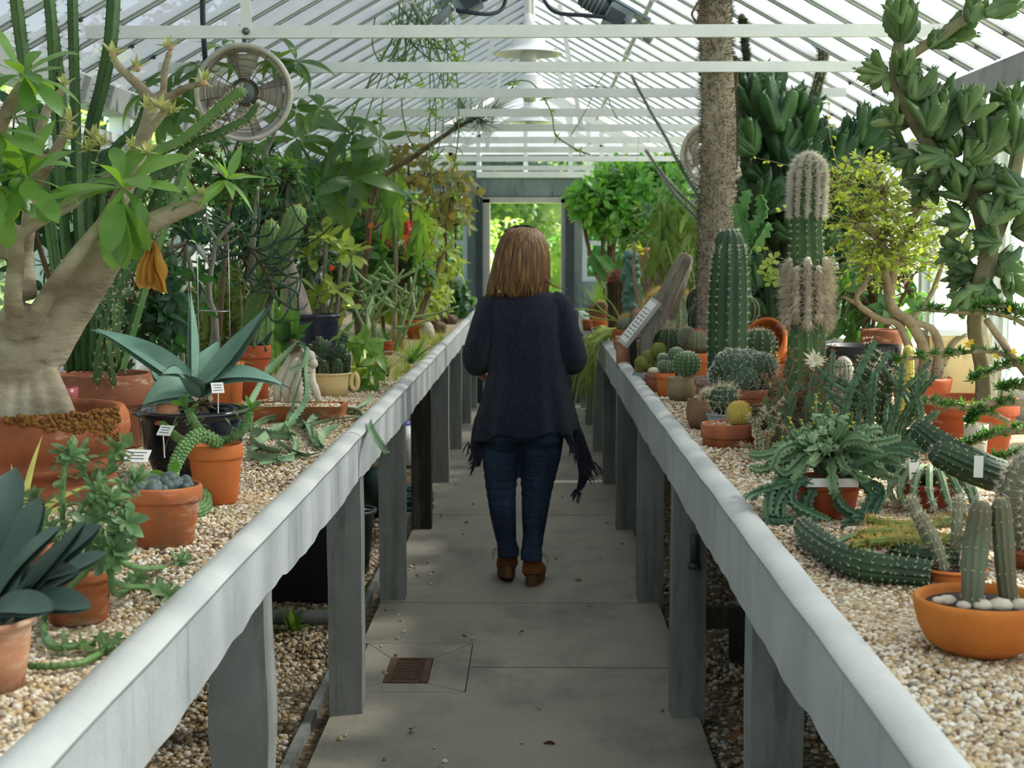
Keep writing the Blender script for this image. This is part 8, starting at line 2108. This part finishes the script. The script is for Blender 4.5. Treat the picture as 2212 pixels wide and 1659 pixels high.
M_FAN = mat('fan_aluminium', srgb(206, 202, 196), srgb(166, 160, 152), 9, .4, .1, 30, metal=.15)
M_RUSTY = mat('rusty_wire', srgb(134, 104, 84), srgb(92, 76, 64), 30, .6, .3, metal=.3)
def cage_fan(label, c, R_, axis, loc_group, ztop, nsp=8, nr=6):
    r = thing('cage_fan', label, 'fan', (c.x, c.y, ztop))
    ax = Vector(axis).normalized(); q_ = ax.to_track_quat('Z', 'Y').to_matrix()
    at = lambda x, y, z: c + q_ @ Vector((x, y, z))
    mb = MB(); mb.lathe([(R_ * .84, -.15), (R_ * .87, -.03), (R_ * .91, .0), (R_ * .94, .016), (R_ * .99, .018), (R_ * 1.03, .004), (R_ * 1.03, -.02), (R_ * .97, -.04), (R_ * .92, -.15), (R_ * .84, -.15)], 48, tuple(c), axis=ax); mb.build('drum', M_FAN, r)
    mb = MB()
    for k in range(nr):
        rr = R_ * (.26 + .72 * k / (nr - 1)); n = 40; th = np.linspace(0, 2 * PI, n + 1)
        mb.tube(np.array([tuple(at(rr * math.cos(u), rr * math.sin(u), .018 - .012 * k / nr)) for u in th]), np.full(n + 1, .0016), 5, raw=True, cap=False)
    for k in range(nsp):
        u = k * 2 * PI / nsp + .2; mb.tube([at(R_ * .24 * math.cos(u), R_ * .24 * math.sin(u), .018), at(R_ * 1.0 * math.cos(u), R_ * 1.0 * math.sin(u), .006)], .0022, 5)
    mb.build('grille', M_RUSTY, r)
    mb = MB(); mb.lathe([(0, .02), (R_ * .22, .02), (R_ * .24, .012), (R_ * .24, 0), (0, 0)], 24, tuple(c), axis=ax); mb.build('badge', mat('fan_badge', srgb(96, 112, 110), srgb(70, 84, 84), 8, .4), r)
    mb = MB(); mb.lathe([(0, -.02), (R_ * .25, -.02), (R_ * .3, -.05), (R_ * .3, -.17), (0, -.19)], 24, tuple(c), axis=ax); mb.build('motor', M_DARK, r)
    for k in range(4):
        u0 = k * PI / 2; V = []
        for i in range(6):
            rr = R_ * (.26 + .62 * i / 5)
            for s_ in (-1, 1): V.append(tuple(at(rr * math.cos(u0 + s_ * .42), rr * math.sin(u0 + s_ * .42), -.055 - s_ * .028)))
        V2 = [tuple(Vector(v) + ax * .003) for v in V]
        mb = MB(); Q = [(2 * i, 2 * i + 1, 2 * i + 3, 2 * i + 2) for i in range(5)]; Q2 = [tuple(12 + x for x in q2[::-1]) for q2 in Q]
        mb.add(V + V2, Q + Q2 + [(0, 12, 13, 1), (10, 11, 23, 22)] + [(2 * i, 2 * i + 2, 14 + 2 * i, 12 + 2 * i) for i in range(5)] + [(2 * i + 1, 13 + 2 * i, 15 + 2 * i, 2 * i + 3) for i in range(5)]); mb.build('blade', M_FAN, r)
    mb = MB(); top = c + Vector((0, .04, R_ * 1.0)); mb.tube([top - Vector((0, 0, .01)), top + Vector((0, 0, .03))], .012, 8); mb.tube([top + Vector((0, 0, .02)), (top.x, top.y, ztop)], .008, 8); mb.blob(top + Vector((0, -.01, .035)), .016, 1); mb.build('hanger', M_BOLT, r)
    return r
c = P(527, 200, 5.62); cage_fan('round caged fan hanging at the upper left under the nearest bar', c, m_(101, 5.62), (.16, -1, -.12), None, RZ - PITCH * abs(c.x - XC))
c = P(1536, 335, 8.5); cage_fan('round caged fan half hidden behind the spiny trunk', c, m_(70, 8.5), (-.62, -1, -.06), None, RZ - PITCH * abs(c.x - XC))

M_GEAR = mat('gear_grey', srgb(150, 160, 166), srgb(104, 114, 122), 9, .45, .15, metal=.3)
M_GEARD = mat('gear_dark', srgb(70, 80, 90), srgb(46, 54, 62), 8, .5, .1)
M_CABLE = mat('black_cable', srgb(46, 56, 70), srgb(34, 42, 54), 5, .45)
M_PLATE = mat('plate_blue_grey', srgb(150, 168, 184), srgb(122, 140, 158), 6, .45, .1, metal=.2)
def vent_motor(label, sx, Y, x0):
    """gearbox with a motor on a plate under the roof slope"""
    up = Vector((sx * PITCH, 0, 1)).normalized(); al = Vector((sx * 1, 0, -PITCH)).normalized()   # down the slope
    o = Vector((x0, Y, RZ - PITCH * abs(x0 - XC) - .03))
    r = thing('vent_motor', label, 'motor', tuple(o)); o = o - up * .11
    at = lambda a, b, y: o + al * a + up * b + Vector((0, y, 0))
    mb = MB(); mb.obox(at(.02, .03, 0), at(.28, .03, 0), .20, .012, up); mb.build('plate', M_PLATE, r, False)
    mb = MB(); mb.obox(at(.05, -.04, -.02), at(.19, -.04, -.02), .14, .12, up); mb.build('gearbox', M_GEAR, r, False)
    mb = MB(); mb.obox(at(.06, -.05, -.10), at(.15, -.05, -.10), .02, .07, up); mb.build('cover', M_GEARD, r, False)
    mb = MB(); mb.lathe([(0, 0), (.05, 0), (.055, .02), (.055, .14), (.048, .16), (.03, .17), (0, .17)], 24, tuple(at(.05, -.03, -.03)), axis=-al); mb.build('motor', M_GEARD, r)
    for k in range(5):
        mb = MB(); mb.lathe([(.054, 0), (.06, .002), (.06, .008), (.054, .01)], 24, tuple(at(.02 - .024 * k, -.03, -.03)), axis=-al); mb.build('cooling_rib', M_GEAR, r)
    mb = MB(); mb.tube([at(.21, -.02, -.05), at(.30, -.05, -.05), at(.34, -.06, -.05)], [.03, .024, .02], 12); mb.build('end_cap', M_GEAR, r)
    for k in range(4):
        mb = MB(); mb.lathe([(0, .008), (.009, .008), (.009, 0)], 8, tuple(at(.05 + .2 * (k % 2), .02, -.085 + .0 * k) + Vector((0, .17 * (k // 2), 0))), axis=-up); mb.build('bolt', M_BOLT, r)
    return at
al_ = vent_motor('left vent motor on a blue-grey plate with vines around it', -1, 8.0, -.34)
ar_ = vent_motor('right vent motor with a worn plate beside the spiny trunk', 1, 8.0, .42)
for sx, x, lab in ((-1, -.66, 'thin grey vent shaft running under the left slope'), (1, .62, 'thin grey vent shaft running under the right slope')):
    z = 1.55 + 1.33; mb = MB(); mb.tube([(x, 5.0, z), (x, 14.6, z)], .014, 12, seg=4)
    r = mb.build('vent_shaft', M_STEEL, origin=(x, 9.8, z)); tag(r, lab, 'shaft')
    for k, y in enumerate(np.arange(5.6, 14.4, 1.05)):
        mb = MB(); mb.obox((x, y, z - .02), (x, y, RZ - PITCH * abs(x - XC) + .0), .03, .012, (0, 1, 0)); mb.lathe([(.014, -.02), (.024, -.02), (.024, .02), (.014, .02)], 14, (x, y, z), axis=(0, 1, 0)); mb.build('bracket', M_WHITE, r, False)
for lab, pts in (('black cable looping from the left vent motor to the ridge', [(985, 22, 7.9), (1020, 28, 7.9), (1060, 30, 7.95), (1085, 18, 8.0), (1096, -20, 8.05), (1104, -90, 8.1)]), ('black cable looping from the right vent motor to the ridge', [(1165, -90, 8.1), (1172, -20, 8.05), (1180, 8, 8.0), (1205, 28, 7.95), (1260, 33, 7.9), (1310, 38, 7.9), (1350, 50, 7.9)]), ('black cable hanging from the roof beside the caged fan', [(437, -40, 5.7), (438, 40, 5.7), (442, 110, 5.72), (444, 135, 5.75)])):
    pp = path(*pts); mb = MB(); mb.tube(pp, .011, 8); o = mb.build('cable', M_CABLE, origin=pp[0]); tag(o, lab, 'cable')
# white detector on the lintel
c = P(1269, 402, YE - .01); r = thing('smoke_detector', 'small white dome detector on the end wall right of the door', 'detector', (c.x, YE, c.z))
mb = MB(); mb.lathe([(0, .05), (.03, .045), (.05, .03), (.06, .012), (.07, .01), (.07, 0)], 24, (c.x, YE, c.z), axis=(0, -1, 0)); mb.build('dome', M_WHITE, r)

# ================================================================== under the benches
r = thing('storage_bin', 'big black plastic bin under the left bench behind the second leg', 'bin', (-1.10, 6.65, -.03))
mb = MB(); mb.lathe([(0, 0), (.30, 0), (.36, .5), (.38, .5), (.38, .56), (.35, .56), (.29, .03), (0, .03)], 4, (0, 0, 0)); V = mb.V[0]; a = PI / 4; V[:] = np.stack([V[:, 0] * math.cos(a) - V[:, 1] * math.sin(a), V[:, 0] * math.sin(a) + V[:, 1] * math.cos(a), V[:, 2]], -1) * np.array((1, 1.2, 1.05)) + np.array((-1.10, 6.65, -.03)); mb.build('body', M_DARK, r, False)
mb = MB(); mb.box(-1.10 - .27, -1.10 + .27, 6.65 - .33, 6.65 + .33, .56, .59); mb.build('lid', M_DARK, r, False)
mb = MB(); mb.tube([(-1.5, 6.02, -.008), (-.80, 6.02, -.008)], .032, 16, seg=4); tag(mb.build('pipe', M_LEG, origin=(-1.1, 6.02, -.03)), 'grey pipe lying on the ground before the black bin', 'pipe')
r = thing('bucket', 'grey plastic bucket behind the second leg of the left bench', 'bucket', (P(752, 1240, 7.0).x, 7.0, -.03)); bx = r.location
mb = MB(); mb.lathe([(0, .005), (.10, 0), (.135, .30), (.145, .30), (.145, .315), (.13, .315), (.095, .01), (0, .01)], 32, tuple(bx)); mb.build('body', mat('grey_bucket', srgb(84, 88, 98), srgb(66, 70, 80), 5, .45), r)
mb = MB(); mb.tube([(bx.x - .14, bx.y, .28), (bx.x - .1, bx.y - .09, .30), (bx.x, bx.y - .14, .31), (bx.x + .1, bx.y - .09, .30), (bx.x + .14, bx.y, .28)], .003, 6); mb.build('handle', M_STEEL, r)
c = P(808, 1075, 8.6); r = thing('watering_can', 'dark green round watering can under the left bench', 'watering can', (c.x, 8.6, -.03))
mb = MB(); mb.lathe([(0, 0), (.12, 0), (.15, .06), (.155, .14), (.13, .22), (.07, .26), (.06, .28), (0, .28)], 28, (c.x, 8.6, -.03)); mb.build('body', mat('dark_green_plastic', srgb(46, 70, 66), srgb(34, 54, 52), 5, .4), r)
mb = MB(); mb.tube([(c.x - .1, 8.6, .2), (c.x - .06, 8.56, .32), (c.x + .08, 8.58, .3), (c.x + .12, 8.6, .15)], .012, 8); mb.build('handle', MATS['dark_green_plastic'], r)
M_HOSE = mat('teal_hose', srgb(30, 108, 104), srgb(22, 86, 84), 5, .4)
c = P(905, 1118, 8.45); mb = MB(); pts = []
for k in range(90):
    u = k / 90 * 2 * PI * 5; rr = .10 + .02 * math.sin(k * .7); pts.append((c.x - .01 + rr * math.cos(u) * .8, 8.5 + .12 * math.sin(u), .014 + .022 * (k / 18) + .03 * math.sin(u * .5)))
mb.tube(pts, .009, 7); tag(mb.build('garden_hose', M_HOSE, origin=(c.x, 8.5, 0)), 'coiled teal garden hose by the dark weathered leg', 'hose')
c = P(872, 910, 10.6); r = thing('jug', 'white plastic jug with a blue cap on the ground under the left bench', 'jug', (c.x, 10.6, -.03))
zt = c.z
mb = MB(); mb.lathe([(0, 0), (.09, 0), (.10, .02), (.10, zt - .1), (.05, zt), (.04, zt + .0)], 20, (c.x, 10.6, -.03)); mb.build('body', M_WHITE, r)
mb = MB(); mb.lathe([(.05, 0), (.052, .05), (0, .052)], 16, (c.x, 10.6, zt - .05)); mb.build('cap', mat('blue_cap', srgb(60, 84, 190), srgb(50, 70, 160), 4, .4), r)
# tap on the right leg, board and beam under the right bench
r = thing('hose_tap', 'dark hose tap fixed to the third leg of the right bench', 'tap', (P(1502, 1190, 4.67).x, 4.67, P(1502, 1190, 4.67).z))
mb = MB(); a_, b_ = P(1500, 1155, 4.66), P(1500, 1215, 4.66); mb.tube([a_, b_], .014, 10); mb.tube([a_.lerp(b_, .3), a_.lerp(b_, .3) + Vector((.0, .06, 0))], .012, 8); mb.lathe([(0, .02), (.02, .018), (.022, 0), (0, 0)], 14, tuple(b_ - Vector((0, 0, .02)))); mb.build('body', M_GEARD, r)
mb = MB(); mb.box(.60, 1.70, 5.45, 5.5, .10, .18); o = mb.build('cross_beam', M_LEG_DARK, smooth=False, origin=(1.15, 5.47, -.03)); tag(o, 'dark cross beam low under the right bench', 'beam')
for xq in (.8, 1.5):
    mb = MB(); mb.box(xq - .04, xq + .04, 5.45, 5.5, -.03, .10); mb.build('foot', M_LEG_DARK, o, False)
mb = MB(); mb.add([(.83, 5.2, -.05), (1.6, 5.2, -.05), (1.6, 6.6, .42), (.83, 6.6, .42), (.83, 5.2, -.08), (1.6, 5.2, -.08), (1.6, 6.6, .39), (.83, 6.6, .39)], [(0, 1, 2, 3), (7, 6, 5, 4), (0, 4, 5, 1), (1, 5, 6, 2), (2, 6, 7, 3), (3, 7, 4, 0)])
o = mb.build('board', M_LEG, smooth=False, origin=(1.2, 5.9, -.03)); tag(o, 'grey board leaning on the ground under the right bench', 'board')
# dry leaves and weeds on the ground
mb = MB(); rs = np.random.RandomState(6)
pts = [(-.80 - .5 * rs.rand(), 3.4 + 4.5 * rs.rand(), -.03 + .01 * rs.rand()) for _ in range(26)] + [(.62 + .4 * rs.rand(), 3.6 + 3 * rs.rand(), -.03) for _ in range(14)] + [(-.6 + 1.1 * rs.rand(), 4.2 + 5 * rs.rand(), .004) for _ in range(16)]
scatter_leaves(mb, pts, .05, .022, 'ovate', .8, 4, 4, 0, 1); tag(mb.build('fallen_leaves', mat('brown_fallen_leaf', srgb(150, 106, 62), srgb(112, 78, 48), 12, .8, .2, transl=.1, isl=.3)), 'brown fallen leaves scattered on the ground and the path', 'leaves', None, 'stuff')
for k, (x, y, Y) in enumerate(((-.86, 6.15, 0), (-.80, 6.45, 0), (-1.02, 5.9, 0))):
    r = thing('weed', ['small bright green weed at the foot of the third left bench leg', 'leafy weed in the gravel behind the third left bench leg', 'low weed beside the grey pipe under the left bench'][k], 'weed', (x, y, -.04))
    mb = MB(); rosette(mb, (x, y, -.04), (.2, -.2, 1), 14, .11, .03, 'lance', 15, 85, .5, .2, k, 5); mb.build('leaves', L_BRIGHT, r)

# ================================================================== outside
r = thing('added_porch_roof', 'grey boarded porch roof added outside the far doorway to darken the gable panes', 'porch', (XC, 17, -.03))  # added roof: hides the bright sky so the gable panes read dark
mb = MB(); mb.add([(-3, 15.06, 2.50), (3, 15.06, 2.50), (3, 18.2, 3.72), (-3, 18.2, 3.72), (-3, 15.06, 2.56), (3, 15.06, 2.56), (3, 18.2, 3.78), (-3, 18.2, 3.78)], [(0, 3, 2, 1), (4, 5, 6, 7), (0, 1, 5, 4), (1, 2, 6, 5), (2, 3, 7, 6), (3, 0, 4, 7)]); mb.build('roof_boards', mat('grey_boards', srgb(150, 148, 142), srgb(118, 116, 112), 9, .9, .4, 30, .2, stretch=(.3, 6, 1)), r, False)
for x in (-2.8, 2.8):
    mb = MB(); mb.box(x - .06, x + .06, 17.9, 18.02, -.05, 3.65); mb.build('post', M_WHITE, r, False)
M_SHRUBO = leafmat('garden_leaf', srgb(150, 172, 86), srgb(98, 134, 66), .35, srgb(150, 180, 70), .6, .3, 3)
M_TREEO = leafmat('tree_leaf', srgb(58, 84, 52), srgb(36, 58, 42), .22, srgb(90, 130, 60), .6, .3, 3)
def garden(name, label, c, radii, n, L, mt, trunk=None, seed=0, per=3):
    r = thing(name, label, 'tree' if trunk else 'bush', (c[0], c[1], -.03)); rs = np.random.RandomState(seed)
    v = rs.randn(n, 3); v /= np.linalg.norm(v, axis=1)[:, None]; v *= (.45 + .55 * rs.rand(n, 1) ** .4)
    lump = 1 + .18 * np.sin(v[:, 0:1] * 6 + seed) + .15 * np.sin(v[:, 2:3] * 7 + seed * 2)
    p = np.array(c) + v * lump * np.array(radii)
    p = p[p[:, 2] > .0]
    mb = MB(); mb.blob(c, 1, 2, tuple(x * .56 for x in radii), .3, seed); scatter_leaves(mb, p, L, L * .55, 'ovate', .5, seed, 3, .2, per); mb.build('foliage', mt, r)
    if trunk:
        mb = MB(); b = Vector((c[0], c[1], -.05)); mb.tube([b, b + Vector((.1, 0, c[2] * .5)), Vector(c)], [trunk, trunk * .8, trunk * .5], 10, rough=.05)
        for k in range(6):
            a = k * 1.05; mb.tube([b + Vector((0, 0, c[2] * .55)), Vector(c) + Vector((radii[0] * .6 * math.cos(a), radii[1] * .6 * math.sin(a), .2 * math.sin(k)))], [trunk * .4, trunk * .15], 7)
        mb.build('trunk', B_BROWN, r)
    else:
        mb = MB(); mb.tube([(c[0], c[1], -.05), tuple(c)], [.05, .02], 7); mb.build('stem', B_BROWN, r)
garden('shade_tree', 'broad dark tree over the garden seen through the top of the doorway', (-3, 27.5, 4.7), (6.5, 2.6, 2.7), 5600, .2, M_TREEO, .22, 1)
garden('garden_bush', 'olive garden bush left in the doorway view', (-1.1, 24, 1.2), (.9, .9, 1.3), 1300, .10, M_SHRUBO, None, 2)
garden('garden_bush', 'rounded green garden bush right in the doorway view', (1.0, 22, 1.55), (.75, .8, .7), 1000, .09, L_MID, None, 3)
garden('garden_bush', 'low flowering garden bush beside the lawn through the doorway', (.75, 19.5, .45), (.5, .6, .6), 400, .10, leafmat('lilac_flowering', srgb(170, 150, 176), srgb(112, 140, 84), .3), None, 4)
garden('garden_bush', 'large yellow-green bush at the back of the lawn through the doorway', (-.3, 32, 1.8), (3.4, 1.2, 2.2), 3200, .15, M_SHRUBO, None, 5)
for k in range(7):
    y = 1 + 3.4 * k
    garden('hedge_tree', ['', 'second ', 'third ', 'fourth ', 'fifth ', 'sixth ', 'last '][k] + 'garden tree beyond the left glazing counted from the viewer', (-6.5 - .8 * (k % 2), y, 2.0), (1.6, 1.6, 2.0), 700, .24, M_TREEO if k % 2 else M_SHRUBO, .12, 20 + k)
garden('garden_hedge', 'tall dark hedge closing the garden far behind the doorway', (0, 36, 2.4), (9, 1.5, 2.6), 4000, .22, M_TREEO, None, 9)
for k in range(4):
    y = 4 + 4 * k
    garden('garden_bush', ['', 'second ', 'third ', 'last '][k] + 'bush beyond the right glazing counted from the viewer', (5.5 + .6 * (k % 2), y, .5), (1.2, 1.5, .8), 500, .16, M_SHRUBO, None, 40 + k)
